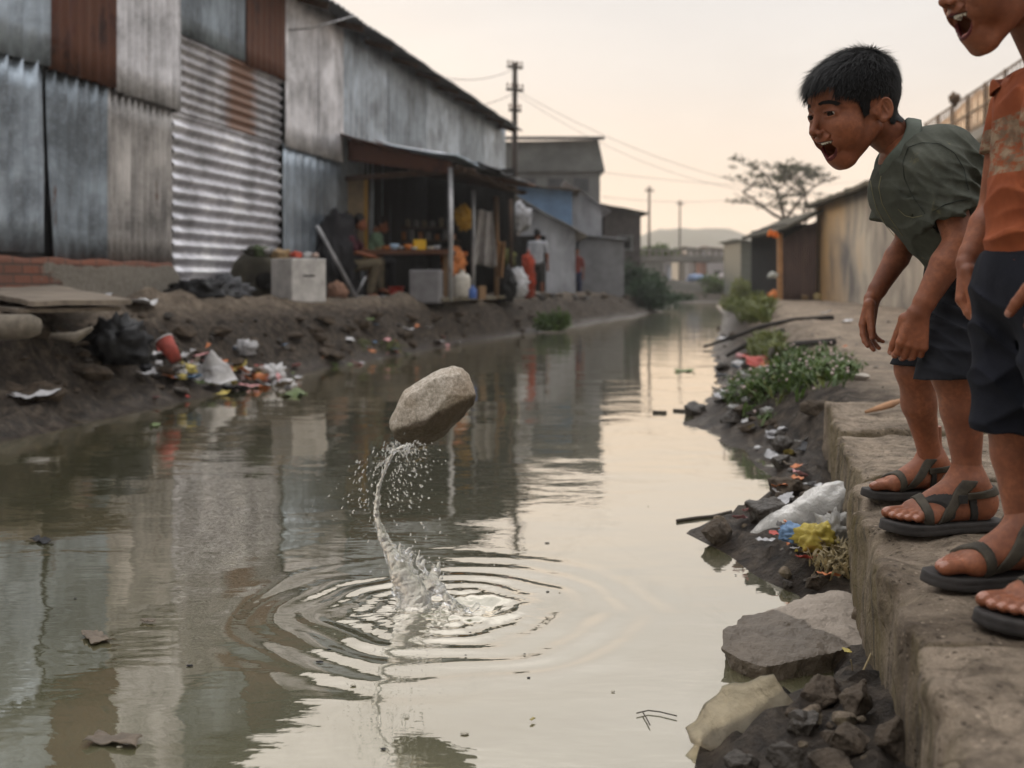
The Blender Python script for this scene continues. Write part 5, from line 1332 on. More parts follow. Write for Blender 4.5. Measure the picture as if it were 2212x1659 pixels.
def build_people_far():
    f = V(1, -.15, 0).normalized()
    # man on a stool at the table
    d = 16.3; X = lambda u, v, dd=0: P(u, v, d+dd)
    figure('man in a maroon shirt and khaki trousers sitting at the stall table', dict(head=X(779, 481), neck=X(760, 505), hip=X(748, 572), fwd=V(.95, 0, -.3), toe=V(1, 0, -.1),
        arm=[(X(757, 515, -.16), X(768, 545, -.18), X(797, 552, -.15)), (X(762, 513, .16), X(785, 540, .18), X(805, 545, .15))],
        leg=[(X(755, 575, -.1), X(815, 570, -.12), X(799, 636, -.12)), (X(755, 573, .1), X(820, 566, .12), X(822, 625, .12))]),
        pcloth('maroon_cloth', (.075, .022, .032)), pcloth('khaki_cloth', (.14, .115, .075)), seed=2)
    d2 = 17.4; X2 = lambda u, v, dd=0: P(u, v, d2+dd)
    figure('person in a pale green shirt bent over the far side of the stall table', dict(head=X2(826, 486), neck=X2(813, 503), hip=X2(800, 560), fwd=V(.9, 0, -.4),
        arm=[(X2(812, 510, -.16), X2(822, 535, -.17), X2(845, 535, -.15)), (X2(812, 510, .16), X2(826, 535, .17), X2(850, 533, .15))],
        leg=[(X2(800, 565, -.1), X2(845, 567, -.1), X2(845, 630, -.1)), (X2(800, 565, .1), X2(845, 567, .1), X2(848, 630, .1))]),
        pcloth('pale_green_cloth', (.20, .30, .20)), pcloth('dark_trouser_cloth', (.03, .03, .035)), seed=5)
    d3 = 27.0; X3 = lambda u, v, dd=0: P(u, v, d3+dd)
    figure('man in a white shirt and dark shorts standing by the second stall', dict(head=X3(1161, 505), neck=X3(1161, 519), hip=X3(1160, 571), fwd=V(.3, 1, 0),
        arm=[(X3(1145, 526), X3(1143, 550), X3(1148, 572)), (X3(1177, 526), X3(1182, 550), X3(1183, 573))],
        leg=[(X3(1154, 574), X3(1153, 604), X3(1152, 634)), (X3(1168, 574), X3(1170, 604), X3(1171, 633))]),
        pcloth('white_shirt_cloth', (.40, .41, .44)), pcloth('dark_short_cloth', (.035, .033, .03)), short_pants=True, seed=8)
    d4 = 29.5; X4 = lambda u, v, dd=0: P(u, v, d4+dd)
    figure('child in a red plaid shirt and blue trousers standing on the far left bank', dict(head=X4(1246, 543), neck=X4(1246, 553), hip=X4(1245, 590), fwd=V(0, -1, 0),
        arm=[(X4(1236, 560), X4(1231, 578), X4(1232, 595)), (X4(1256, 560), X4(1261, 578), X4(1260, 595))],
        leg=[(X4(1241, 592), X4(1240, 613), X4(1239, 636)), (X4(1251, 592), X4(1252, 613), X4(1252, 636))]),
        pcloth('red_plaid_cloth', (.20, .045, .035)), pcloth('blue_trouser_cloth', (.025, .03, .07)), scale=.78, seed=9)
def obj_box(name, c, size, rz, mat, label, cat, group=None, lid=None):
    mb = MB(); mb.box(c, size, rz); o = mb.build(name, mat)
    bv = o.modifiers.new('b', 'BEVEL'); bv.width = min(size)*.05; bv.segments = 2
    tag(o, label, cat, group); return o
def bowl(c, r, h, mat, label, name='bowl', cat='bowl', fill=None):
    mb = MB(); pr = [(0, 0), (r*.5, 0), (r*.85, h*.5), (r, h), (r*.95, h), (r*.8, h*.5), (r*.45, h*.12), (0, h*.1)]
    n = 20; vs = [V(c.x+a*math.cos(2*math.pi*k/n), c.y+a*math.sin(2*math.pi*k/n), c.z+z) for a, z in pr for k in range(n)]
    mb.add(vs, [(i*n+k, i*n+(k+1) % n, (i+1)*n+(k+1) % n, (i+1)*n+k) for i in range(len(pr)-1) for k in range(n)], 0, True)
    o = mb.build(name, mat, loc=c); tag(o, label, cat)
    if fill:
        mb = MB(); mb.lump(c+V(0, 0, h*.8), (r*.85, r*.85, h*.7), 3, .25, 2, 3); mb.build('heap', fill, o)
    return o
def lathe(name, c, prof, mat, label, cat, n=20, group=None):
    mb = MB(); vs = [V(c.x+a*math.cos(2*math.pi*k/n), c.y+a*math.sin(2*math.pi*k/n), c.z+z) for a, z in prof for k in range(n)]
    mb.add(vs, [(i*n+k, i*n+(k+1) % n, (i+1)*n+(k+1) % n, (i+1)*n+k) for i in range(len(prof)-1) for k in range(n)], 0, True)
    mb.add([V(c.x, c.y, c.z+prof[0][1])]+vs[:n], [(0, k+2 if k+1 < n else 1, k+1) for k in range(n)]); mb.add([V(c.x, c.y, c.z+prof[-1][1])]+vs[-n:], [(0, k+1, k+2 if k+1 < n else 1) for k in range(n)])
    return tag(mb.build(name, mat, loc=c), label, cat, group)
def plas(n, c, r=.4): return M('plastic_'+n, c, r, var=.25, scale=20, bmp=.15, bscale=60, bdist=.002)
def hang(name, u, v0, v1, w, d, mat, label, cat, seed=1):
    a = P(u, v0, d); b_ = P(u, v1, d); W_ = w/FPX*d
    mb = MB(); mb.sheet(lambda i, j: (a.lerp(b_, j)+V((i-.5)*W_*(1-.2*math.sin(j*3+seed)), .05*math.sin(i*14+seed+j*2)*(.3+j), .02*math.sin(i*6)), V(0, -1, 0)), 22, 10, .006)
    return tag(mb.build(name, mat), label, cat)
def build_shop_goods():
    # table
    t = thing('table', 'rough wooden stall table loaded with bowls of food', 'table', P(880, 645, 16.6)); tz = 1.335
    a, b_ = P(795, 543, 16.7), P(975, 543, 16.3); tz = P(880, 545, 16.5).z
    mb = MB(); mb.box(((a.x+b_.x)/2, 16.6, tz), (1.36, .75, .06), -.12); mb.build('tabletop', M('table_wood', (.13, .06, .035), .7, var=.4, scale=10), t)
    for x in (a.x+.08, b_.x-.08):
        for yy in (16.3, 16.9): mb = MB(); mb.box((x, yy, (tz+.60)/2+.0), (.07, .06, tz-.66)); mb.build('leg', WOOD, t)
    C = lambda u, dd=0: V((u-1106)/FPX*(16.45+dd), 16.45+dd, tz+.032)
    bowl(C(852), .075, .09, plas('skyblue', (.42, .58, .75)), 'pale blue bowl in the middle of the stall table')
    bowl(C(835, -.1), .065, .05, plas('amber', (.42, .16, .05)), 'brown dish on the left part of the stall table', name='dish', cat='dish')
    bowl(C(882, .1), .07, .09, plas('orange', (.62, .22, .06)), 'orange bowl between the pale blue bowl and the yellow tub')
    obj_box('tub', C(906, .15)+V(0, 0, .08), (.19, .14, .16), .2, plas('yellow', (.70, .42, .03)), 'bright yellow tub on the stall table', 'tub')
    bowl(C(930, .0), .07, .05, plas('cream', (.55, .50, .42)), 'cream bowl right of the yellow tub')
    bowl(C(944, -.15), .05, .06, plas('steel', (.40, .42, .45), .3), 'steel cup near the right end of the stall table', name='cup', cat='cup')
    bowl(C(818, .0), .06, .04, plas('tan', (.33, .24, .13)), 'tan plate in front of the person in the green shirt', name='plate', cat='plate')
    bowl(C(866, -.2), .04, .05, plas('grey', (.3, .3, .3)), 'small grey cup in front of the pale blue bowl', name='cup', cat='cup')
    bowl(C(895, -.25), .05, .035, plas('white', (.6, .6, .58)), 'small white dish at the front edge of the stall table', name='dish', cat='dish')
    gz = .68
    obj_box('crate', P(921, 619, 15.45), (.42, .36, .47), -.1, M('grey_crate', (.16, .155, .16), .8, var=.3, scale=6), 'grey crate in front of the stall table', 'crate')
    lathe('bucket', P(856, 641, 15.9), [(.085, 0), (.12, .15), (.125, .15), (.115, .145)], plas('red', (.50, .035, .02)), 'small red bucket under the stall table', 'bucket')
    # leaning pipe frame
    fr = thing('pipe_frame', 'bent steel pipe frame leaning beside the seated man', 'frame', P(770, 640, 15.3))
    mb = MB(); mb.tube([P(684, 488, 15.4), P(690, 497, 15.4), P(768, 640, 15.2)], .030, 8); mb.build('bar', STEEL, fr)
    mb = MB(); mb.tube([P(768, 641, 15.2), P(790, 598, 15.3)], .018, 6); mb.build('bar', STEEL, fr)
    mb = MB(); mb.tube([P(768, 641, 15.2), P(845, 641, 15.6)], .016, 6); mb.build('bar', STEEL, fr)
    crumple(P(722, 560, 16.2), (.33, .35, .62), 5, M('dark_sacking', (.022, .021, .024), .8, var=.5, scale=6), 'covered_pile', 'dark covered pile behind the seated man in maroon', 'pile', flat=.9, amp=.25)
    lathe('stool', P(755, 641, 16.3), [(.16, 0), (.15, .40), (.18, .42), (.18, .45)], M('stool_dark', (.03, .028, .03), .7), 'dark stool under the seated man', 'stool')
    b = thing('door_board', 'beige board with yellow edges leaning at the back of the stall', 'board', P(760, 600, 17.3))
    mb = MB(); mb.box(P(760, 470, 17.25), (.42, .04, 1.3), -.1); mb.build('panel', M('beige_board', (.24, .185, .12), .8, var=.4, scale=5), b)
    for u in (729, 791): mb = MB(); mb.box(P(u, 470, 17.22), (.05, .06, 1.32), -.1); mb.build('edge_strip', plas('ochre', (.38, .22, .05), .7), b)
    hang('hanging_cloth', 1047, 455, 575, 42, 17.6, pcloth('hanging_white', (.36, .34, .33)), 'white cloth hanging between the second and third stall posts', 'cloth', 2)
    hang('hanging_cloth', 1078, 520, 598, 24, 18.1, pcloth('hanging_brown', (.22, .12, .055)), 'brown cloth tied to the wooden stall post', 'cloth', 5)
    crumple(P(1003, 470, 17.4), (.14, .10, .17), 7, plas('yellowbunch', (.45, .25, .03), .6), 'fruit_bunch', 'yellow bunch hanging under the awning behind the first stall post', 'bunch', flat=None, amp=.4, freq=3)
    crumple(P(980, 575, 16.8), (.16, .14, .24), 9, pcloth('orange_sack', (.48, .17, .055)), 'sack', 'orange sack at the right end of the stall table', 'sack', flat=.9)
    obj_box('shelf_box', P(990, 548, 17.6), (.30, .24, .06), 0, plas('orange2', (.55, .16, .04)), 'flat orange tray behind the first stall post', 'tray')
    lathe('jerrycan', P(998, 640, 16.2), [(.12, 0), (.13, .03), (.13, .27), (.10, .32), (.04, .34), (.04, .39)], plas('milky', (.42, .39, .34)), 'milky white jerrycan beside the first stall post', 'jerrycan')
    lathe('bottle', P(1021, 645, 15.9), [(.055, 0), (.06, .02), (.06, .13), (.02, .17), (.02, .20)], plas('blue', (.05, .10, .28)), 'small blue bottle at the foot of the second stall post', 'bottle')
    obj_box('carton', P(1040, 632, 16.3), (.11, .12, .20), .4, WOOD, 'little brown carton right of the blue bottle', 'carton')
    crumple(P(1118, 615, 19.0), (.17, .16, .26), 11, pcloth('white_sack', (.50, .50, .52)), 'sack', 'bulging white sack standing beyond the wooden post', 'sack', flat=.9, amp=.2)
    crumple(P(1141, 600, 22.0), (.13, .13, .45), 12, pcloth('red_bundle', (.30, .045, .02)), 'bundle', 'tall red bundle left of the man in the white shirt', 'bundle', flat=.9, amp=.2)
    crumple(P(1096, 560, 20.0), (.14, .14, .16), 13, pcloth('dark_green_sack', (.10, .10, .03)), 'sack', 'olive sack hanging beyond the wooden post', 'sack', flat=None, amp=.3)
    crumple(P(1095, 618, 18.9), (.16, .18, .30), 14, M('stacked_tyres', (.02, .02, .021), .7), 'tyre_stack', 'black stack of tyres right of the wooden post', 'tyres', flat=.9, amp=.2)
    crumple(P(1120, 472, 20.5), (.22, .2, .25), 16, pcloth('pale_bundle', (.38, .38, .40)), 'bundle', 'pale bundle hanging high beyond the last stall post', 'bundle', flat=None, amp=.3)
    # shelf of dim goods in the dark
    sh = thing('shelf', 'dim shelf of jars and tins at the back of the stall', 'shelf', P(935, 560, 18.3))
    for k, v in enumerate((492, 520)):
        mb = MB(); mb.box(P(930, v, 18.3), (.95, .25, .025), -.1); mb.build('board', WOODD, sh)
    rr = random.Random(3)
    for k in range(14):
        u = 872+k*9; v = 492 if k % 2 else 520; c = P(u, v, 18.2+.1*rr.random())+V(0, 0, .015)
        hh = .08+.08*rr.random(); col = rr.choice([(.2, .17, .12), (.10, .10, .10), (.3, .12, .04), (.22, .22, .22)])
        lathe('jar', c, [(.035, 0), (.038, .01), (.038, hh), (.02, hh+.01)], plas('jar%d' % (k % 4), col), 'small jar in the dim row on the stall shelf', 'jar', 10, 'jars on the stall shelf')
    # white appliance, concrete ring, rubbish on it
    R = -.20
    wb = thing('appliance', 'dented white metal cabinet with a dark handle slot standing on the left bank', 'cabinet', P(640, 652, 12.6))
    mb = MB(); mb.box(P(645, 606, 12.60), (.47, .42, .50), .80, 0); o = mb.build('body', M('scuffed_white_enamel', (.46, .44, .42), .55, var=.35, scale=7, bmp=.4), wb); bv = o.modifiers.new('b', 'BEVEL'); bv.width = .012; bv.segments = 2
    mb = MB(); mb.box(P(668, 596, 12.33), (.15, .012, .022), Matrix.Rotation(.80-math.pi/2*0, 3, 'Z')); mb.build('handle', DARK, wb)
    rg = thing('concrete_tank', 'mouldy concrete tank with a round dark hole beside the white cabinet', 'tank', P(560, 650, 13.1))
    mb = MB(); mb.lump(P(562, 606, 13.3), (.36, .33, .36), 4, .10, 1.2, 4, flat=.72); mb.build('body', M('mossy_concrete', (.075, .068, .05), .9, var=.6, scale=5), rg)
    mb = MB(); c = P(573, 607, 12.93); mb.add([c+V(.105*math.cos(t*math.pi/10)*1.0, -.0+.05*math.cos(t*math.pi/10), .105*math.sin(t*math.pi/10)) for t in range(20)], [tuple(range(20))]); mb.tube([c+V(0, 0, 0), c+V(.03, -.05, 0)], .095, 18); mb.build('hole', DARK, rg)
    cols = [((.04, .04, .03), 'dark tangle of wire', .09), ((.28, .19, .10), 'tan cardboard scrap', .10), ((.36, .35, .34), 'grey crumpled bag', .08), ((.45, .08, .05), 'red wrapper', .06), ((.45, .45, .45), 'white cup', .045), ((.40, .30, .26), 'pinkish lump', .04), ((.05, .07, .03), 'withered dark plant', .10), ((.30, .30, .31), 'pale rag', .07)]
    us = [548, 605, 575, 640, 664, 680, 560, 590]
    for (c, nm, s), u in zip(cols, us):
        crumple(P(u, 545 if u < 600 else 552, 12.9), (s*1.2, s, s*.75), len(nm), M('junk_'+nm.split()[0]+nm.split()[-1], c, .8, var=.4, scale=20), 'junk', nm+' on top of the cabinet and tank', 'junk', flat=.7, amp=.5, sub=3)
    crumple(P(432, 637, 11.6), (.34, .22, .16), 21, M('black_bin_bag', (.008, .008, .009), .35, var=.4, bmp=.4, bscale=14, bdist=.02), 'bin_bag', 'black bin bag lying in front of the shutter', 'bag', flat=.5, amp=.2)
    crumple(P(492, 632, 11.9), (.22, .18, .17), 22, M('grey_sacking', (.09, .092, .10), .6, var=.5, scale=9, bscale=20, bdist=.02), 'sack', 'grey sack lying beside the black bin bag', 'sack', flat=.6, amp=.3)
    crumple(P(728, 632, 14.3), (.12, .12, .13), 24, M('clay_pot', (.22, .12, .08), .8), 'pot', 'clay coloured pot right of the white cabinet', 'pot', flat=.7, amp=.1)
def gable(name, label, cat, x0, x1, y0, y1, z0, z1, wall, roof, slope=.3, over=.25, rz=0, parts=()):
    """simple block house with a mono-pitch roof that falls towards +x"""
    c = V((x0+x1)/2, (y0+y1)/2, z0); root = thing(name, label, cat, c)
    R = Matrix.Rotation(rz, 3, 'Z'); q = lambda x, y, z: c+R @ (V(x, y, z)-c)
    mb = MB(); vs = [q(x0, y0, z0), q(x1, y0, z0), q(x1, y1, z0), q(x0, y1, z0), q(x0, y0, z1), q(x1, y0, z1-slope), q(x1, y1, z1-slope), q(x0, y1, z1)]
    mb.add(vs, [(0, 1, 5, 4), (1, 2, 6, 5), (2, 3, 7, 6), (3, 0, 4, 7), (4, 5, 6, 7)]); mb.build('wall', wall, root)
    mb = MB(); nx = 10; ny = max(12, int((y1-y0+2*over)*8))
    mb.sheet(lambda i, j: (q(x0-over+(x1-x0+2*over)*i, y0-over+(y1-y0+2*over)*j, z1+.05-slope*((x1-x0+2*over)*i-over)/(x1-x0)+.015*math.sin(j*(y1-y0)*40)+.04*mnoise.noise(Vector((i*3, j*5, x0)))), V(0, 0, 1)), nx, ny, .02); mb.build('roof', roof, root)
    return root, q
def opening(root, q, x, w, z, h, y, mat=None, name='window', frame=True):
    mb = MB(); c = q(x, y-.012, z+h/2); mb.box(c, (w, .03, h)); o = mb.build(name, mat or DARK, root)
    if frame:
        mb = MB()
        for s in (-1, 1): mb.box(q(x+s*w/2, y-.03, z+h/2), (.06, .06, h+.12)); mb.box(q(x, y-.033, z+h/2+s*h/2), (w+.12, .06, .06))
        mb.build('frame', GREYW, o)
    return o
def build_far_left():
    # grey two-storey block
    root = thing('concrete_building', 'grey two-storey concrete block with an overhanging upper band behind the stalls', 'building', V(1.0, 40, .5))
    D = 40
    z = lambda v, d=D: CAMZ+(615-v)/FPX*d; x = lambda u, d=D: (u-1106)/FPX*d
    mb = MB(); mb.box(((x(1040)+x(1296))/2, D+3, (z(360)+.5)/2), (x(1296)-x(1040), 6, z(360)-.5)); mb.build('lower_wall', GREYW, root)
    mb = MB(); a, b_ = x(1040)-.1, x(1292); 
    vs = [V(a, D-.15, z(372)), V(x(1306), D-.15, z(370)), V(b_, D-.1, z(303)), V(a, D-.1, z(308)), V(a, D+6, z(372)), V(x(1306), D+6, z(370)), V(b_, D+6, z(303)), V(a, D+6, z(308))]
    mb.add(vs, [(0, 1, 2, 3), (1, 5, 6, 2), (5, 4, 7, 6), (4, 0, 3, 7), (3, 2, 6, 7), (0, 4, 5, 1)]); mb.build('upper_band', M('grey_render_dark', (.12, .125, .12), .9, var=.4, scale=1.5), root)
    mb = MB(); mb.box(((a+x(1300))/2, D-.2, z(303)+.05), (x(1303)-a+.1, .3, .09)); mb.build('parapet', TIN_ROOF, root)
    for u in (1140, 1200, 1255):
        mb = MB(); mb.box((x(u), D-.01, z(400)), (.55, .05, .5)); mb.build('window', M('dim_glass', (.05, .055, .06), .3), root)
    gable('shed', 'blue painted shed with a sagging brown roof behind the second stall', 'shed', x(1118, 32), x(1236, 32), 32, 36, .5, z(402, 32), M('blue_paint', (.12, .20, .32), .75, var=.35, scale=3), M('brown_roof', (.11, .085, .065), .9), slope=.15)
    gable('shed', 'pale grey tin shed right of the blue shed', 'shed', x(1236, 34), x(1300, 34), 34, 40, .5, z(405, 34), LIME, TIN_H, slope=.62)
    r, q = gable('shed', 'lean-to with a whitewashed wall and a pale tarp roof behind the man in white', 'shed', x(1120, 28), x(1243, 28), 28, 31, .5, z(432, 28), LIME, M('pale_tarp', (.36, .33, .29), .8, var=.4, scale=4), slope=.80, over=.3)
    opening(r, q, x(1128, 28)+.15, .9, .6, 1.5, 28, DARK, 'doorway', False)
    gable('shed', 'low cement block shed with a flat roof near the water', 'shed', x(1250, 33), x(1348, 33), 33, 37, .45, z(512, 33), M('cement_block', (.19, .19, .195), .9, var=.35, scale=2.5), TIN_ROOF, slope=.10, over=.15)
    r, q = gable('house', 'dark hut with a mossy green roof at the end of the left bank', 'hut', x(1306, 42), x(1384, 42), 42, 47, .4, z(445, 42), M('dark_brick', (.085, .075, .072), .9, var=.4, scale=4), M('green_roof', (.03, .055, .04), .8), slope=.25, over=.3)
    opening(r, q, x(1350, 42), .5, 2.2, .5, 42)
    # rubble and small stuff along the far left edge
    rr = random.Random(8)
    for k in range(26):
        u = 1150+rr.random()*230; v = 640+rr.random()*10+ (u-1150)*.02; p = G(u, v); s = .06+.12*rr.random()
        rock(p+V(0, 0, s*.2), (s*1.5, s*1.2, s), 'loose stone on the edge of the far left bank', 60+k, ROCK if k % 2 else ROCKD, sub=3, group='loose stones on the far left bank')
# ================================================================== far and right side, plants, litter
def leaf_cloud(c, R, n, size, seed, squash=1, hang=0., pts=None):
    """n small bent leaves spread through clumps; returns verts, quads"""
    r = np.random.RandomState(seed); cl = np.array(pts) if pts is not None else np.array([r.normal(size=3)*.5 for _ in range(14)])
    k = r.randint(len(cl), size=n); p = cl[k]+r.normal(size=(n, 3))*.20; p = p*np.array(R)+np.array(c)
    d = r.normal(size=(n, 3)); d[:, 2] -= hang; d /= np.linalg.norm(d, axis=1)[:, None]; s = np.cross(d, r.normal(size=(n, 3))); s /= np.linalg.norm(s, axis=1)[:, None]
    L = size*(.6+.8*r.rand(n))[:, None]; W = L*.30; nn = np.cross(d, s)
    v = np.stack([p, p+d*L*.5-s*W+nn*L*.08, p+d*L, p+d*L*.5+s*W+nn*L*.08], 1).reshape(-1, 3)
    return v, np.arange(4*n).reshape(n, 4)
def mat_leaf(name, a, b_):
    m, nt, b = newmat(name); vec = coords(nt); n = noise(nt, vec, 3.5, 4, .6); n2 = noise(nt, vec, 30, 2)
    c = ramp(nt, mth(nt, 'ADD', mth(nt, 'MULTIPLY', n, .6), mth(nt, 'MULTIPLY', n2, .4)), [(.35, b_), (.62, a)])
    nt.links.new(c, b.inputs['Base Color']); b.inputs['Roughness'].default_value = .65
    tr = nt.nodes.new('ShaderNodeBsdfTranslucent'); nt.links.new(c, tr.inputs[0]); mx = nt.nodes.new('ShaderNodeMixShader'); mx.inputs[0].default_value = .35
    nt.links.new(b.outputs[0], mx.inputs[1]); nt.links.new(tr.outputs[0], mx.inputs[2]); nt.links.new(mx.outputs[0], nt.nodes['Material Output'].inputs[0]); return m
LEAF = mat_leaf('leaf_green', (.085, .13, .03), (.030, .055, .014)); LEAFD = mat_leaf('leaf_dark', (.035, .065, .028), (.012, .028, .012)); LEAFT = mat_leaf('leaf_tree', (.060, .065, .035), (.030, .033, .020))
LEAFY = mat_leaf('leaf_yellowgreen', (.15, .16, .045), (.06, .08, .02)); STRAW = mat_leaf('straw', (.30, .24, .12), (.16, .12, .06))
BARK = M('bark', (.055, .045, .036), .9, var=.4)
def bush(c, R, label, seed, mat=None, n=2600, size=.07, cat='bush', name='bush', group=None):
    r = random.Random(seed); root = thing(name, label, cat, c, group)
    mb = MB()
    for k in range(7):
        e = c+V(r.gauss(0, .4)*R[0], r.gauss(0, .4)*R[1], R[2]*(.5+.4*r.random())); mb.tube([c, c.lerp(e, .5)+V(r.gauss(0, .05), 0, .03), e], [.018, .012, .005], 5)
    mb.build('stem', BARK, root)
    pts = [(r.gauss(0, .5), r.gauss(0, .5), abs(r.gauss(0, .45))+.1) for _ in range(16)]
    v, q = leaf_cloud(c, R, n, size, seed, pts=pts); v[:, 2] = np.maximum(v[:, 2], c.z-.02); np_obj('foliage', v, q, mat or LEAF, root, smooth=False); return root
def weeds(name, label, spots, seed, mat, h=.12, n=14, flower=None, cat='weeds'):
    r = random.Random(seed); mb = MB(); fl = MB()
    for p in spots:
        for k in range(n):
            an = r.random()*6.28; L = h*(.5+r.random()); d = V(math.cos(an)*.6, math.sin(an)*.6, .5+r.random()).normalized(); s = d.cross(V(0, 0, 1)).normalized()*L*(.05+.05*r.random())
            b_ = p+V(r.gauss(0, .03), r.gauss(0, .03), -.01); m_ = b_+d*L*.6; t = b_+d*L+V(math.cos(an), math.sin(an), -.6)*L*.22
            mb.add([b_-s*.6, b_+s*.6, m_+s, m_-s, t], [(0, 1, 2, 3), (3, 2, 4)])
            if k % 4 == 0:
                q = b_+d*L*.7; w = V(r.gauss(0, 1), r.gauss(0, 1), r.gauss(0, .4)).normalized()*L*.18; w2 = w.cross(V(0, 0, 1)).normalized()*L*.10
                mb.add([q-w-w2, q+w-w2*.3, q+w*1.2+w2, q-w+w2], [(0, 1, 2, 3)])
        if flower and r.random() < .45:
            q = p+V(r.gauss(0, .04), r.gauss(0, .04), h*.7); vs, fs = ico(1); fl.add([q+V(*v)*.010 for v in vs], fs, 0, True)
    o = mb.build(name, mat); tag(o, label, cat, kind='stuff')
    if flower and fl.v: fl.build('flower_heads', flower, o)
    return o
def flat_tree(base, H, label, seed, spread=3.2):
    r = random.Random(seed); root = thing('tree', label, 'tree', base); mb = MB(); tips = []
    def br(p, d, L, rad, lv):
        q = p; pts = [p]; 
        for k in range(4): d = (d+V(r.gauss(0, .16), r.gauss(0, .16), r.gauss(0, .08))).normalized(); q = q+d*L/4; pts.append(q)
        mb.tube(pts, [rad*(1-.12*k) for k in range(5)], 6)
        if lv >= 3: tips.append(q); return
        for k in range(3 if lv else 5):
            an = r.random()*6.28; up = .25 if lv else .55; nd = V(math.cos(an), math.sin(an), up*(.4+r.random())).normalized(); br(pts[r.choice([2, 3, 4])] if lv else pts[-1-(k % 2)], (nd+d*.3).normalized(), L*(.62 if lv else .62), rad*.55, lv+1)
        tips.append(q)
    br(base, V(.03, 0, 1), H*.52, .13, 0); mb.build('trunk', BARK, root)
    vs = []; qs = []; o = 0
    for i, t in enumerate(tips):
        if r.random() < .12: continue
        v, q = leaf_cloud(t+V(0, 0, .08), (.48, .48, .12), 90, .10, seed*100+i, pts=[(r.gauss(0, .6), r.gauss(0, .6), r.gauss(0, .4)) for _ in range(5)]); vs.append(v); qs.append(q+o); o += len(v)
    np_obj('crown', np.concatenate(vs), np.concatenate(qs), LEAFT, root, smooth=False); return root
def pole(base, top_z, label, r=.07, arms=((-.15, .9),), cat='utility pole', name='utility_pole'):
    root = thing(name, label, cat, base); mb = MB(); mb.tube([base+V(0, 0, -.3), V(base.x+.03, base.y, top_z)], [r, r*.65], 8); mb.build('pole', M('pole_wood', (.045, .035, .03), .9), root)
    for dz, w in arms:
        mb = MB(); c = V(base.x+.03, base.y-.08, top_z+dz); mb.box(c, (w, .08, .07), .5); mb.build('crossarm', M('pole_wood', (.045, .035, .03), .9), root)
        for s in (-1, -.4, .4, 1): mb = MB(); q = c+Matrix.Rotation(.5, 3, 'Z') @ V(s*w*.45, 0, .07); mb.tube([q, q+V(0, 0, .05), q+V(0, 0, .10)], [.025, .035, .018], 8); mb.build('insulator', M('porcelain', (.12, .07, .05), .3), root)
    return root
def wire(a, b_, sag, label, r=.008):
    mb = MB(); mb.tube([a.lerp(b_, t/24)-V(0, 0, sag*4*(t/24)*(1-t/24)) for t in range(25)], r, 5); return tag(mb.build('power_line', M('cable', (.05, .04, .038), .7)), label, 'cable')
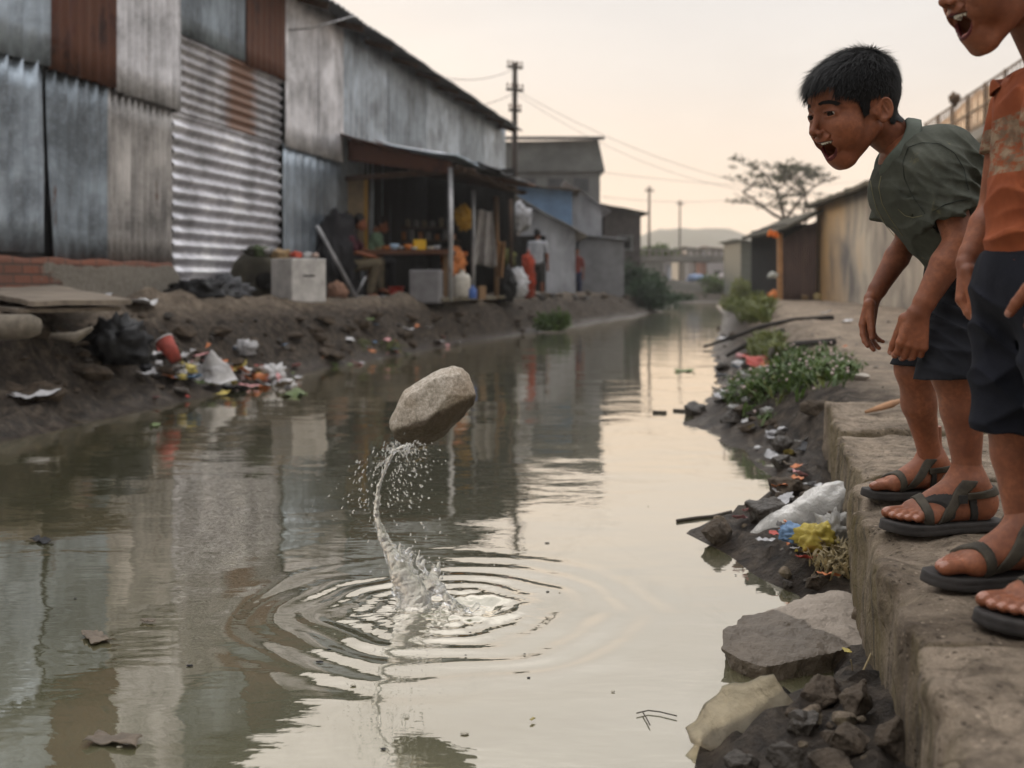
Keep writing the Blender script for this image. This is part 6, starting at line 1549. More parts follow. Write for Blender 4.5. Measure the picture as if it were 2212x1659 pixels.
def build_right():
    # long plastered wall building
    root = thing('plastered_building', 'long low building with a stained plaster wall on the right bank', 'building', V(5.7, 17, .5))
    a, b_ = V(6.1, 22, 0), V(5.05, 9.0, 0); dr = (b_-a).normalized(); nn = V(-dr.y, dr.x, 0)
    if nn.x > 0: nn = -nn
    m, nt, b = newmat('stained_plaster'); vec = coords(nt)
    n1 = noise(nt, coords(nt, (1, 1, .7)), 1.1, 7, .6, .3); n2 = noise(nt, coords(nt, (4, 4, .5)), 1.4, 6, .6); n3 = noise(nt, vec, 14, 6, .7)
    c = ramp(nt, n1, [(.38, (.15, .13, .115)), (.5, (.30, .262, .215)), (.62, (.46, .40, .32))])
    c = mixc(nt, ramp(nt, n2, [(.50, (0,)*3), (.66, (.35,)*3)]), c, (.10, .092, .088))
    sp = nt.nodes.new('ShaderNodeSeparateXYZ'); nt.links.new(vec, sp.inputs[0])
    oc = mth(nt, 'ADD', mth(nt, 'MULTIPLY', mth(nt, 'SUBTRACT', sp.outputs[1], 1.0), .22), mth(nt, 'MULTIPLY', mth(nt, 'SUBTRACT', n1, .5), 1.6))
    c = mixc(nt, ramp(nt, oc, [(.15, (0,)*3), (.75, (.75,)*3)]), c, (.50, .28, .09))
    nt.links.new(c, b.inputs['Base Color']); b.inputs['Roughness'].default_value = .92; bump(nt, b, n3, .6, .015)
    mb = MB(); back = V(5, -.6, 0)
    mb.sheet(lambda i, j: (a.lerp(b_, i)+V(0, 0, .3+(2.42-.3+.0)*j)+nn*(.015*mnoise.noise(Vector((i*9, j*3, 1)))), nn), 60, 10, .25); mb.build('wall', m, root)
    mb = MB(); mb.add([a+V(0, 0, .3), a+back+V(0, 0, .3), a+back+V(0, 0, 3.2), a+V(0, 0, 2.40)], [(0, 1, 2, 3)]); mb.build('end_wall', PLAST, root)
    mb = MB(); mb.sheet(lambda i, j: (a.lerp(b_, i*1.02-.01)+nn*(.22+.05*mnoise.noise(Vector((i*40, 0, 0))))*(1-j)+back*j+V(0, 0, 2.45+.85*j+.03*mnoise.noise(Vector((i*30, j*4, 2)))), V(0, 0, 1)), 120, 8, .07); mb.build('roof', M('mossy_roof', (.085, .075, .055), .95, var=.6, scale=6, bmp=.8, bscale=18, bdist=.03), root)
    # rusty shed in front of its far end
    sh = thing('tin_shed', 'brown corrugated tin shed at the far end of the plastered wall', 'shed', V(5.7, 21.8, .5))
    D = 21.6; z = lambda v: CAMZ+(615-v)/FPX*D; x = lambda u: (u-1106)/FPX*D
    mb = MB(); n = 90
    mb.sheet(lambda i, j: (V(x(1690)+(x(1764)-x(1690))*i, D-.012*math.sin(i*95), .4+(z(500)-.1-(.05-.36*i)-.4)*j), V(0, -1, 0)), n, 4, .01); mb.build('wall_sheet', M('brown_tin', (.17, .12, .105), .75, var=.4, scale=4, stretch=(3, 3, .5)), sh)
    mb = MB(); mb.box(V(x(1728), D+1.6, 1.3), (x(1764)-x(1690)-.1, 3, 1.5)); mb.build('inner_wall', DARK, sh)
    mb = MB(); mb.sheet(lambda i, j: (V(x(1672)+(x(1775)-x(1672))*i, D-.35+3.4*j, z(498)+.42*i+.02*mnoise.noise(Vector((i*9, j*5, 0)))), V(0, 0, 1)), 20, 8, .06); mb.build('roof', M('mossy_roof'), sh)
    mb = MB(); mb.box(V(x(1683), D-.05, (z(505)+.4)/2), (.09, .09, z(505)-.4)); mb.build('post', M('orange_sunlit_strip', (.46, .25, .12), .8, var=.35), sh)  # added upright; its orange colour paints the sunlight on a narrow wall
    hang('hanging_cloth', 1669, 498, 512, 20, 21.3, pcloth('orange_cloth', (.85, .22, .04)), 'bright orange cloth under the corner of the brown tin shed roof', 'cloth', 2)
    rr = random.Random(12)
    for k, (u, v, s, col, nm) in enumerate(((1720, 640, .12, (.55, .35, .08), 'yellow tub'), (1745, 625, .10, (.5, .12, .04), 'red-orange bucket'), (1735, 648, .10, (.35, .25, .15), 'tan basket'), (1800, 640, .16, (.025, .022, .02), 'black heap'), (1655, 645, .13, (.5, .45, .5), 'pale bundle of rags'), (1675, 650, .12, (.6, .2, .06), 'orange bag'), (1670, 600, .08, (.5, .5, .45), 'white bottle'), (1768, 648, .09, (.42, .33, .16), 'straw coloured sack'), (1835, 648, .07, (.4, .38, .35), 'pale rubble'))):
        p = G(u, v) if v > 620 else P(u, v, 21.2); dd = ' outside the brown tin shed' if k not in (3, 8) else ' at the foot of the stained plaster wall'
        crumple(p+V(0, 0, s*.5), (s*1.2, s, s*.9), 40+k, M('far_'+nm.replace(' ', '').replace('-', ''), col, .8, var=.3), 'bundle', nm+dd, 'bundle', flat=.6, amp=.25, sub=3)
    # back building with a fenced roof
    root = thing('rear_building', 'grey building behind the plastered one, an iron fence along its roof', 'building', V(9, 22, .5))
    a, b_ = V(9.95, 26.5, 0), V(7.9, 13.5, 0)
    mb = MB(); mb.add([a+V(0, 0, .4), b_+V(0, 0, .4), b_+V(0, 0, 3.93), a+V(0, 0, 3.93), a+V(5, 0, .4), b_+V(5, 0, .4), b_+V(5, 0, 3.93), a+V(5, 0, 3.93)], [(0, 1, 2, 3), (3, 2, 6, 7), (4, 0, 3, 7), (1, 5, 6, 2), (5, 4, 7, 6)]); mb.build('wall', GREYW, root)
    IR = M('rusty_iron', (.11, .065, .035), .8, var=.5)
    for h in (.06, .42, .80): mb = MB(); mb.tube([a.lerp(b_, t/8)+V(.03, 0, 3.93+h) for t in range(9)], .022, 6); mb.build('rail', IR, root)
    for k in range(60): mb = MB(); p = a.lerp(b_, k/59); mb.tube([p+V(.03, 0, 3.93), p+V(.03, 0, 4.76)], .012 if k % 6 else .035, 5); mb.build('fence_bar', IR, root)
    m, nt, b = newmat('sunlit_netting'); b.inputs['Base Color'].default_value = (.62, .46, .30, 1); tr = nt.nodes.new('ShaderNodeBsdfTranslucent'); tr.inputs[0].default_value = (.80, .52, .28, 1)
    mx = nt.nodes.new('ShaderNodeMixShader'); mx.inputs[0].default_value = .6; tp = nt.nodes.new('ShaderNodeBsdfTransparent'); mx2 = nt.nodes.new('ShaderNodeMixShader'); nz = ramp(nt, noise(nt, coords(nt, (1, 1, .4)), 1.3, 5, .6), [(.35, (.35,)*3), (.65, (.95,)*3)]); nt.links.new(nz, mx2.inputs[0])
    nt.links.new(b.outputs[0], mx.inputs[1]); nt.links.new(tr.outputs[0], mx.inputs[2]); nt.links.new(mx.outputs[0], mx2.inputs[2]); nt.links.new(tp.outputs[0], mx2.inputs[1]); nt.links.new(mx2.outputs[0], nt.nodes['Material Output'].inputs[0])
    mb = MB(); mb.sheet(lambda i, j: (a.lerp(b_, i)+V(.08+.02*math.sin(i*90), 0, 3.95+(.42+.36*max(0, 1-abs(i-.35)*2))*j), V(-1, 0, 0)), 60, 4, .004); mb.build('netting', m, root)
    crumple(P(2062, 214, 21.5), (.09, .09, .12), 51, IR, 'roof_lamp', 'small dark lamp on the iron fence of the rear roof', 'lamp', flat=None, sub=3)
    # tree, poles, wires
    flat_tree(V(12.3, 45, .4), 6.5, 'thin flat-topped tree standing beyond the brown tin shed', 5)
    bush(V(11.0, 38, 1.9), (1.3, .8, .7), 'bushy green treetop showing over the roof of the plastered building', 31, LEAFD, 2600, .16)
    bush(V(13.4, 42, 2.2), (1.0, .8, .6), 'small green treetop right of the flat-topped tree', 32, LEAFD, 1800, .16)
    pole(V(.05, 29.6, .55), CAMZ+480/FPX*29.6, 'tall dark utility pole behind the warehouse corner', .10, ((-.14, .45), (-.75, .5), (-1.3, .35)))
    pole(V(8.1, 65, .5), CAMZ+(615-402)/FPX*65, 'thin far pole rising above the grey hill', .09, ((-.3, .6),))
    pole(V(11.9, 78, .5), CAMZ+(615-432)/FPX*78, 'small far pole right of the hill top', .08, ((-.3, .6),))
    pt = V(.05, 29.6, CAMZ+470/FPX*29.6)
    wire(pt+V(0, 0, -.05), P(905, 152, 24), .25, 'power line running left from the pole top to the warehouse roof')
    wire(pt+V(0, 0, -.7), P(960, 230, 27), .15, 'lower power line running left from the pole')
    wire(pt+V(.1, 0, -.65), P(2300, 300, 40), 2.4, 'sagging power line crossing the sky from the pole to the right', .006)
    wire(pt+V(.1, 0, -.75), P(2300, 245, 33), 2.6, 'second power line crossing the sky just below the first', .005)
    wire(P(1300, 372, 41), P(1900, 385, 70), .5, 'thin wire from the grey block roof to the far right', .008)
    wire(P(1300, 425, 43), P(1700, 412, 65), .4, 'thin wire above the mossy hut', .008)
    # bridge, far bank, hill, houses
    br = thing('bridge', 'concrete footbridge with railings crossing the far end of the canal', 'bridge', V(9.6, 62, .5)); D = 62; z = lambda v: CAMZ+(615-v)/FPX*D; x = lambda u: (u-1106)/FPX*D
    BC = M('bridge_concrete', (.17, .165, .15), .9, var=.4, scale=1)
    mb = MB(); mb.box(((x(1370)+x(1680))/2, D, z(560)), (x(1680)-x(1370), 2.4, .32)); mb.build('deck', BC, br)
    mb = MB(); mb.box(((x(1370)+x(1680))/2, D-1.15, z(545)+.1), (x(1680)-x(1370), .1, .10)); mb.build('handrail', BC, br)
    for k in range(24): mb = MB(); mb.box((x(1372)+(x(1678)-x(1372))*k/23, D-1.14, z(551)), (.10, .09, .42)); mb.build('baluster', BC, br)
    for u in (1400, 1648): mb = MB(); mb.box((x(u), D, .9), (1.4, 2.3, 2.6)); mb.build('abutment', BC, br)
    rr = random.Random(5); pal = [(.30, .29, .30), (.34, .24, .21), (.22, .25, .30), (.28, .26, .22), (.38, .36, .34), (.30, .16, .12)]
    kinds = ['pale', 'pinkish', 'bluish', 'sandy', 'whitish', 'brick red']
    for k in range(12):
        u = 1400+k*21+rr.random()*8; D = 78+rr.random()*30; w = 2.2+rr.random()*2; h = 2.0+rr.random()*1.3; x0 = (u-1106)/FPX*D
        r_, q = gable('house', '%s small house far behind the bridge, %s from the left' % (kinds[k % 6], ['first', 'second', 'third', 'fourth', 'fifth', 'sixth', 'seventh', 'eighth', 'ninth', 'tenth', 'eleventh', 'twelfth'][k]), 'house', x0, x0+w, D, D+4, .5, .5+h, M('housewall%d' % (k % 6), pal[k % 6], .9), M('houseroof%d' % (k % 3), [(.20, .11, .08), (.12, .12, .12), (.16, .16, .17)][k % 3], .9), slope=.3)
        for s in (.3, .7): opening(r_, q, x0+w*s, .5, 1.3, .6, D, frame=False)
    # coloured cloths and tarps on the far slope under the bridge
    for k, (u, v, s, col, nm) in enumerate(((1510, 603, .6, (.18, .24, .36), 'blue tarp heap'), (1640, 615, .35, (.45, .17, .14), 'pink rag heap'), (1612, 625, .3, (.5, .2, .08), 'orange bag'), (1645, 630, .55, (.12, .20, .34), 'sagging blue tarp'), (1555, 600, .45, (.42, .38, .38), 'pale cloth heap'))):
        crumple(P(u, v, 57.5), (s, .3, s*.4), 70+k, M('slope_%d' % k, col, .9), 'litter_heap', nm+' on the slope under the far bridge', 'litter', flat=.6, sub=3)
    mb = MB(); rr2 = random.Random(3)
    mb.grid(lambda i, j: V(-150+i*560, 330+120*j, -2+(1-(2*j-1)**2)*(9+13*math.exp(-((i*560-150-58)/28)**2)+7*math.exp(-((i*560-150-95)/22)**2)+3.0*mnoise.noise(Vector((i*22, j*3, 0)))+1.6*mnoise.noise(Vector((i*80, j*9, 0))))), 280, 24)
    tag(mb.build('hills', M('hill_green', (.05, .06, .045), .95, var=.4, scale=.05), loc=(0, 300, 0)), kind='structure')
    # far end: low bank wall and growth where the canal bends
    for k, (u, v, D, R_, mt, lb) in enumerate(((1195, 668, 19.5, (.22, .28, .24), LEAF, 'bright green bush on the edge of the left bank below the man in white'), (1400, 610, 34, (.75, 1.2, .75), LEAFD, 'big dark green bush leaning over the water on the far left bank'), (1372, 585, 38, (.6, .8, .8), LEAFD, 'dark bush behind the big one, beside the cement block shed'), (1450, 642, 52, (1.3, .8, .35), LEAFD, 'low dark growth where the canal ends'),
            (1600, 655, 30, (.42, .8, .28), LEAFY, 'yellowish green bush on the right bank before the brown tin shed'), (1625, 640, 36, (.55, .8, .42), LEAFY, 'taller yellowish bush behind it on the right bank'), (1632, 665, 21, (.24, .40, .24), LEAFY, 'rounded grassy bush at the right water edge'), (1555, 615, 56, (.9, .6, .6), LEAF, 'green bush at the right end of the far bridge'), (1655, 570, 60, (1.2, .8, .8), LEAFD, 'dark green bush between the bridge and the brown shed'), (1420, 540, 66, (1.0, .6, .7), LEAF, 'light green bush at the left end of the far bridge'))):
        p = P(u, v, D); gz = ground_z(p.x, p.y); c = V(p.x, p.y, max(gz, p.z-R_[2]*.8) if k in (7, 8, 9) else max(gz, .05)); bush(c, R_, lb, 80+k, mt, 2200, .05+.0022*D)
    mb = MB(); mb.grid(lambda i, j: V(3+14*i, 55.5+1.2*j+.3*mnoise.noise(Vector((i*8, 0, 0))), -.1+1.1*j+.25*mnoise.noise(Vector((i*12, j*4, 2)))), 60, 8); tag(mb.build('canal_end_bank', M('far_mud', (.085, .08, .07), .95, var=.4)), kind='structure')
    r_, q = gable('wall_building', 'grey green low house with a pale roof left of the brown tin shed', 'house', (1600-1106)/FPX*50, (1660-1106)/FPX*50, 50, 54, .4, CAMZ+(615-520)/FPX*50, M('weathered_green', (.10, .11, .095), .9), M('pale_green_roof', (.22, .24, .22), .9), slope=.2)

PLC = [('white', (.50, .49, .49)), ('pale grey', (.34, .335, .34)), ('red', (.36, .06, .045)), ('pink', (.50, .25, .25)), ('orange', (.48, .17, .07)), ('yellow', (.42, .34, .10)), ('blue', (.12, .20, .32)), ('green', (.15, .20, .08)), ('brown', (.17, .135, .10)), ('black', (.015, .015, .017))]
def mat_film(name, col, alpha=.55):
    m, nt, b = newmat(name); vec = coords(nt); n = noise(nt, vec, 22, 6, .65, .6); n2 = noise(nt, vec, 60, 4, .6)
    nt.links.new(ramp(nt, n, [(.3, sc(col, .55)), (.7, col)]), b.inputs['Base Color']); b.inputs['Roughness'].default_value = .32
    b.inputs['Transmission Weight'].default_value = alpha; b.inputs['IOR'].default_value = 1.12
    bump(nt, b, mth(nt, 'ADD', n, mth(nt, 'MULTIPLY', n2, .5)), .8, .012); return m
def scrap(p, s, mat, label, seed, tilt=.5, cat='litter', name='litter_scrap', group=None, asp=.7, th=.0015, curl=.5):
    """bent, torn piece of sheet with a ragged outline"""
    r = random.Random(seed); rz = r.random()*6.28; R = Matrix.Rotation(rz, 3, 'Z') @ Matrix.Rotation(tilt*(r.random()*1.2-.3), 3, 'X') @ Matrix.Rotation(tilt*r.gauss(0, .5), 3, 'Y')
    mb = MB(); low = [0]
    def fn(i, j):
        x, y = (i-.5), (j-.5)*asp; k = 1+.35*mnoise.noise(Vector((math.atan2(y, x)*1.3, seed, 0)))
        z = curl*.35*(x*x*1.6-.1)+.12*mnoise.noise(Vector((x*4, y*4, seed)))+.07*abs(mnoise.noise(Vector((x*9, y*9, seed+3))))
        return p+R @ (V(x*k, y*k, z)*s)+V(0, 0, s*.10*tilt+.004), V(0, 0, 1)
    mb.sheet(fn, 12, 10, th); return tag(mb.build(name, mat), label, cat, group)
def build_litter():
    C = {n: M('litter_'+n.replace(' ', '_'), c, .55, var=.3, scale=25, bmp=.3, bscale=50, bdist=.003) for n, c in PLC}
    FILMW = mat_film('cloudy_film', (.62, .60, .56), .45); FILMY = mat_film('yellowed_film', (.66, .58, .44), .80); FILMG = mat_film('grey_film', (.30, .29, .28), .3)
    def sz(p, px): return px/FPX*p.y
    r0 = random.Random(31)
    # ---- left bank
    L = [
     ('scrap', 72, 868, 78, 'pale grey', 'pale folded board lying low on the muddy left bank', .9),
     ('bag', 250, 800, 95, 'black', 'shiny black plastic bag hanging down the left mud bank', 0),
     ('cup', 372, 805, 46, 'red', 'crushed red paper cup in the litter pile', 0),
     ('tent', 462, 800, 80, 'white', 'big white sheet of paper standing folded in the left litter pile', 1.0),
     ('scrap', 335, 770, 34, 'white', 'torn white paper above the red cup', .9),
     ('scrap', 352, 778, 26, 'red', 'small red scrap behind the red cup', .9),
     ('scrap', 425, 775, 36, 'pink', 'pink wrapper left of the folded white paper', .6),
     ('scrap', 408, 838, 42, 'blue', 'blue wrapper below the red cup', .3),
     ('scrap', 392, 850, 34, 'white', 'white wrapper under the blue one', .3),
     ('scrap', 452, 835, 44, 'green', 'green and white wrapper at the foot of the folded paper', .5),
     ('scrap', 500, 845, 50, 'black', 'black plastic at the foot of the folded white paper', .4),
     ('bag', 530, 770, 30, 'pale grey', 'pale grey bag behind the folded white paper', 0),
     ('scrap', 518, 808, 30, 'orange', 'orange-red wrapper right of the folded paper', .6),
     ('scrap', 550, 815, 28, 'yellow', 'yellowish scrap beside the orange-red wrapper', .5),
     ('scrap', 540, 838, 30, 'pink', 'pale pink scrap at the water edge right of the folded paper', .4),
     ('bag', 592, 828, 36, 'white', 'white and pink plastic bag at the right end of the litter pile', 0),
     ('scrap', 612, 830, 24, 'pink', 'pink plastic end of the right-hand bag', .7),
     ('scrap', 562, 796, 20, 'red', 'small bright red scrap above the litter pile', .7),
     ('scrap', 640, 795, 20, 'pink', 'little pink scrap further along the left water edge', .7),
     ('scrap', 480, 855, 26, 'yellow', 'cream scrap at the water edge below the pile', .2),
     ('scrap', 305, 665, 60, 'white', 'long white paper on the flat ground before the footing wall', .15),
     ('scrap', 215, 648, 44, 'pale grey', 'crumpled pale paper at the foot of the brick wall', .3),
     ('scrap', 690, 742, 20, 'pale grey', 'pale scrap on the slope below the white cabinet', .4),
     ('scrap', 755, 738, 22, 'white', 'white scrap on the mud slope below the stall', .4),
     ('scrap', 880, 720, 22, 'white', 'white scrap close to the water below the stall table', .3),
     ('scrap', 945, 748, 22, 'pale grey', 'grey scrap at the waterline below the stall', .3),
     ('scrap', 770, 788, 18, 'pink', 'pinkish scrap at the waterline left of the flying stone', .3),
     ('scrap', 720, 790, 16, 'green', 'green leaf-like scrap at the waterline', .3),
    ]
    for k, (kind, u, v, px, cn, lb, tl) in enumerate(L):
        p = G(u, v, True); s = sz(p, px)*1.3
        if kind == 'scrap': scrap(p+V(0, 0, .01), s, C[cn], lb, 200+k, tl)
        elif kind == 'tent':
            mb = MB(); q = P(u, v-4, p.y-.42); w = s*.95; h = s*.62
            a_, b_, c_, d_ = q+V(-w*.62, .08, -h*.40), q+V(-.02*w, 0, h*.62), q+V(w*.58, -.04, -h*.42), q+V(-w*.12, -.10, -h*.40)
            def fn(i, j):
                m_ = a_.lerp(b_, i) if True else 0; n_ = d_.lerp(c_, i); pp = (a_.lerp(d_, j)).lerp(b_.lerp(c_, j), i); return pp+V(.02*mnoise.noise(Vector((i*4, j*4, 7))), .05*math.sin(i*5+j*3), .05*mnoise.noise(Vector((i*3, j*3, 1)))), V(0, -1, 0)
            mb.sheet(fn, 16, 16, .003); tag(mb.build('paper_sheet', M('grubby_paper', (.46, .45, .45), .8, var=.4, scale=12)), lb, 'paper')
        elif kind == 'bag': crumple(p+V(0, 0, s*.35), (s*.5, s*.4, s*.42), 210+k, C[cn] if cn != 'black' else M('black_bin_bag'), 'plastic_bag', lb, 'bag', flat=.8, amp=.45, ridge=.4)
        elif kind == 'cup':
            R = V(.55, -.25, -.75).normalized(); q = p+V(0, -.05, s*.75); cup = thing('paper_cup', lb, 'cup', p)
            mb = MB(); mb.tube([q-R*s*.45, q+R*s*.45], [s*.33, s*.21], 18); mb.build('body', M('grubby_red', (.27, .05, .035), .7, var=.5, scale=14), cup); mb = MB(); mb.tube([q-R*s*.49, q-R*s*.455], [s*.35, s*.35], 18); mb.build('rim', C['white'], cup)
    # the dense part of the left pile: crushed bags, paper and film lying over each other
    FL = mat_film('dirty_film', (.50, .49, .47), .35); mats_ = [('white', C['white']), ('pale grey', C['pale grey']), ('cloudy', FL), ('pale grey', C['pale grey']), ('pink', C['pink']), ('orange', C['orange']), ('white', C['white']), ('brown', C['brown']), ('black', C['black']), ('yellow', C['yellow'])]
    for k in range(64):
        t = r0.random(); u = 300+330*t+r0.gauss(0, 12); v = 838-60*r0.random()**.8*(1-.55*t)+t*6; p = G(u, v, True); nm, mt = mats_[k % 10]; s = sz(p, 16+r0.random()*30)
        if k % 3: scrap(p+V(0, 0, .01+.02*r0.random()), s, mt, 'torn %s scrap among the litter pile on the left bank' % nm, 1300+k, .9, group='torn scraps in the left litter pile', curl=1.0)
        else: crumple(p+V(0, 0, s*.15), (s*.42, s*.34, s*.25), 1300+k, mt, 'crushed_wrapper', 'crushed %s wrapper in the litter pile on the left bank' % nm, 'wrapper', 'crushed wrappers in the left litter pile', flat=.8, amp=.5, ridge=.5, sub=3)
    # clods and lumps of dried mud down the slope
    for k in range(70):
        u = r0.random()*1150; v = np.interp(u, [0, 500, 1150], [900, 822, 715])-r0.random()*np.interp(u, [0, 1150], [190, 50]); p = G(u, v); s = .04+.12*r0.random()**2
        rock(p+V(0, 0, s*.1), (s*2.2, s*1.6, s), 'clod of dark earth stuck in the left mud slope', 1500+k, M('earth_clod', (.075, .056, .040), .95, var=.6, scale=14, bmp=.8, bscale=40, bdist=.015), sub=3, group='clods of earth on the left slope', cat='clod', name='earth_clod')
    # boards and log at the far left
    for k, (pts, th) in enumerate((([(-60, 640), (120, 628), (285, 700), (60, 672)], .03), ([(-80, 655), (60, 648), (260, 702), (40, 690)], .025))):
        mb = MB(); A4 = [P(u, v-6*k, 7.6-.0*k) for u, v in pts]; c = [P(pts[0][0], pts[0][1], 8.6), P(pts[1][0], pts[1][1], 8.9), P(pts[2][0], pts[2][1], 7.3), P(pts[3][0], pts[3][1], 6.7)]
        for q in c: q.z = max(q.z, .70)+.05*(1-k)
        mb.sheet(lambda i, j: ((c[0].lerp(c[1], j)).lerp(c[3].lerp(c[2], j), i)+V(0, 0, .012*mnoise.noise(Vector((i*4, j*4, k)))), V(0, 0, 1)), 10, 14, th); tag(mb.build('plank_sheet', M('weathered_board', (.20, .165, .13), .9, var=.5, scale=5, stretch=(.4, 2, 1))), ['grey weathered board on top of the stack at the left edge', 'lower weathered board of the stack at the left edge'][k], 'board')
    mb = MB(); q = P(30, 708, 6.6); mb.tube([q+V(-.35, .1, -.02), q+V(-.1, .02, .0), q+V(.10, 0, .01), q+V(.15, 0, .01)], [.075, .08, .072, .05], 14); tag(mb.build('log', M('grey_log', (.17, .145, .115), .9, var=.5, scale=14)), 'grey log end sticking out below the boards', 'log')
    mb = MB(); q = P(165, 722, 6.9); mb.tube([q+V(-.16, 0, -.01), q+V(0, 0, -.02), q+V(.10, 0, .04)], [.02, .035, .012], 8); tag(mb.build('driftwood', M('grey_log')), 'pale curved piece of wood below the boards', 'wood')
    # small scraps, each kind alike
    r = random.Random(77); scr = [n for n, c in PLC]
    for k in range(46):
        u = 180+r.random()*820; v = np.interp(u, [180, 500, 1000], [900, 845, 742])-r.random()**2*np.interp(u, [180, 1000], [150, 60]); p = G(u, v, True); cn = r.choice(scr[:8]); s = sz(p, 6+r.random()*12)
        scrap(p+V(0, 0, .008), s, C[cn], 'tiny %s scrap of litter strewn on the muddy left bank' % cn, 300+k, .5, group='tiny litter scraps on the left bank')
    for k in range(60):
        u = 20+r.random()*1000; v = np.interp(u, [0, 500, 1020], [880, 810, 730])-r.random()*np.interp(u, [0, 1000], [190, 70]); p = G(u, v); s = .02+.05*r.random()
        rock(p+V(0, 0, s*.2), (s*1.6, s*1.3, s), 'small dark stone half sunk in the left mud bank', 400+k, ROCKD if k % 3 else ROCK, sub=2, group='small stones in the left bank')
    # ---- right bank rubble and litter
    rk = [(1655, 1095, 110, 60, 'dark angular rock at the water edge left of the long plastic bag', ROCKD), (1548, 1150, 78, 74, 'pointed grey rock standing in the water', ROCK), (1500, 882, 62, 40, 'small pointed rock in the water near the green weeds', ROCKD), (1690, 1050, 110, 50, 'flat mossy rock below the second ledge slab', ROCK), (1745, 1085, 60, 50, 'lump of rubble leaning on the ledge wall', ROCK), (1870, 1330, 72, 58, 'cracked concrete lump wedged between chunk and ledge', CONC), (1700, 1260, 26, 30, 'small black stone at the water edge above the big chunk', ROCKD), (1772, 1262, 70, 40, 'brown stone just behind the big chunk', ROCK),
          (1770, 1500, 120, 66, 'rubble lump below the big chunk', ROCK), (1860, 1510, 120, 86, 'large rubble lump at the foot of the ledge', ROCK), (1740, 1560, 100, 60, 'rough stone right of the yellowed bag', ROCKD), (1835, 1590, 120, 70, 'brown clod below the large rubble lump', ROCK), (1930, 1600, 100, 120, 'mossy lump against the ledge in the bottom corner', ROCK), (1700, 1640, 110, 60, 'wet flat stone under the yellowed bag', ROCKD), (1600, 1640, 90, 40, 'dark wet stone at the bottom edge of the picture', ROCKD), (1800, 1650, 120, 60, 'broad brown stone at the bottom edge of the picture', ROCK), (1760, 880, 70, 50, 'earth lump under the green weeds', ROCK), (1690, 960, 60, 40, 'wet stone in the mud inlet', ROCKD), (1580, 905, 60, 34, 'low wet rock beside the weeds', ROCKD),
          (1790, 1130, 60, 60, 'pale rubble behind the blue and yellow wrappers', ROCK), (1895, 1290, 46, 50, 'chip of concrete high against the ledge wall', CONC), (1690, 1000, 60, 36, 'muddy stone under the ledge corner', ROCKD)]
    for k, (u, v, w, h, lb, mt) in enumerate(rk):
        p = G(u, v+h*.35, True); W_, H_ = sz(p, w), sz(p, h); rock(p+V(0, 0, H_*.22), (W_, W_*.8, H_*1.1), lb, 500+k, mt, sub=4, it=1, rz=.4*k)
    for k in range(75):
        t = r.random(); v = 1000+660*t; u = np.interp(v, [1000, 1150, 1280, 1400, 1500, 1659], [1740, 1700, 1790, 1890, 1830, 1790])+r.gauss(0, 55); p = G(u, v, True)
        if p.x > xe(p.y)-.04 or p.z < .005: continue
        s = .012+.035*r.random()**2; rock(p+V(0, 0, s*.25), (s*1.6, s*1.3, s), 'small broken stone in the rubble below the ledge', 600+k, (ROCK, ROCKD, CONC)[k % 3], sub=2, rz=r.random()*6, group='small rubble below the ledge')
    for k in range(40):
        v = 700+250*r.random(); u = np.interp(v, [690, 800, 900, 1000], [1590, 1580, 1620, 1700])+r.gauss(0, 30); p = G(u, v, True)
        if p.z < .003: continue
        s = .03+.08*r.random()**2; rock(p+V(0, 0, s*.25), (s*1.7, s*1.3, s), 'stone lying along the right water edge beyond the ledge', 800+k, (ROCKD, ROCK)[k % 2], sub=3, rz=r.random()*6, group='stones along the right water edge')
    # film, paper and scraps trodden into the right edge
    for k in range(74):
        t = r.random(); v = 775+430*t; u = np.interp(v, [775, 850, 900, 1000, 1100, 1200], [1625, 1590, 1610, 1725, 1705, 1740])+r.gauss(0, 34); p = G(u, v, True)
        if p.x > xe(p.y)-.03 or p.z < .004: continue
        nm, mt = mats_[(k*7) % 10]; s = sz(p, 14+r.random()*22)
        if k % 4: scrap(p+V(0, 0, .006), s, mt, 'torn %s scrap trodden into the right water edge' % nm, 1700+k, .6, group='torn scraps along the right edge', curl=.9)
        else: crumple(p+V(0, 0, s*.1), (s*.45, s*.36, s*.22), 1700+k, mt, 'crushed_wrapper', 'crushed %s wrapper at the right water edge' % nm, 'wrapper', 'crushed wrappers along the right edge', flat=.8, amp=.5, ridge=.5, sub=3)
    # dark branch-like debris on the right path
    for k, (pts, rad, lb) in enumerate((([(1520, 755), (1580, 735), (1640, 712), (1720, 695), (1800, 692)], .026, 'long dark rotten log running up the right bank'), ([(1570, 775), (1630, 742), (1690, 722)], .035, 'second dark log beside the long one'), ([(1660, 765), (1720, 752), (1800, 750)], .03, 'thin dark plank on the right path'))):
        mb = MB(); mb.tube([G(u, v, True)+V(0, 0, .03) for u, v in pts], [rad*(.6+.5*abs(math.sin(i*2.1))) for i in range(len(pts))], 8); tag(mb.build('log', M('rotten_wood', (.032, .027, .024), .85, var=.5, scale=5)), lb, 'log')
    # bags
    c = P(1702, 1100, 3.55)
    mb = MB()
    def lb_(i, j):    # long flattened bag, tied at one end
        t = i; an = 2*math.pi*j; w = (.02+.10*math.sin(min(1, t*1.15)*3.0)**.8)*(1 if t < .9 else 1); ax = V(-.20+.44*t, -.02, -.075+.20*t**1.2)
        rr_ = 1+.25*mnoise.noise(Vector((t*6, math.cos(an)*1.5, math.sin(an)*1.5)))+.18*abs(mnoise.noise(Vector((t*14, math.cos(an)*4, math.sin(an)*4))))
        return c+V(.05, 0, -.03)+ax+V(.0, math.cos(an)*w*.7*rr_, math.sin(an)*w*.62*rr_)
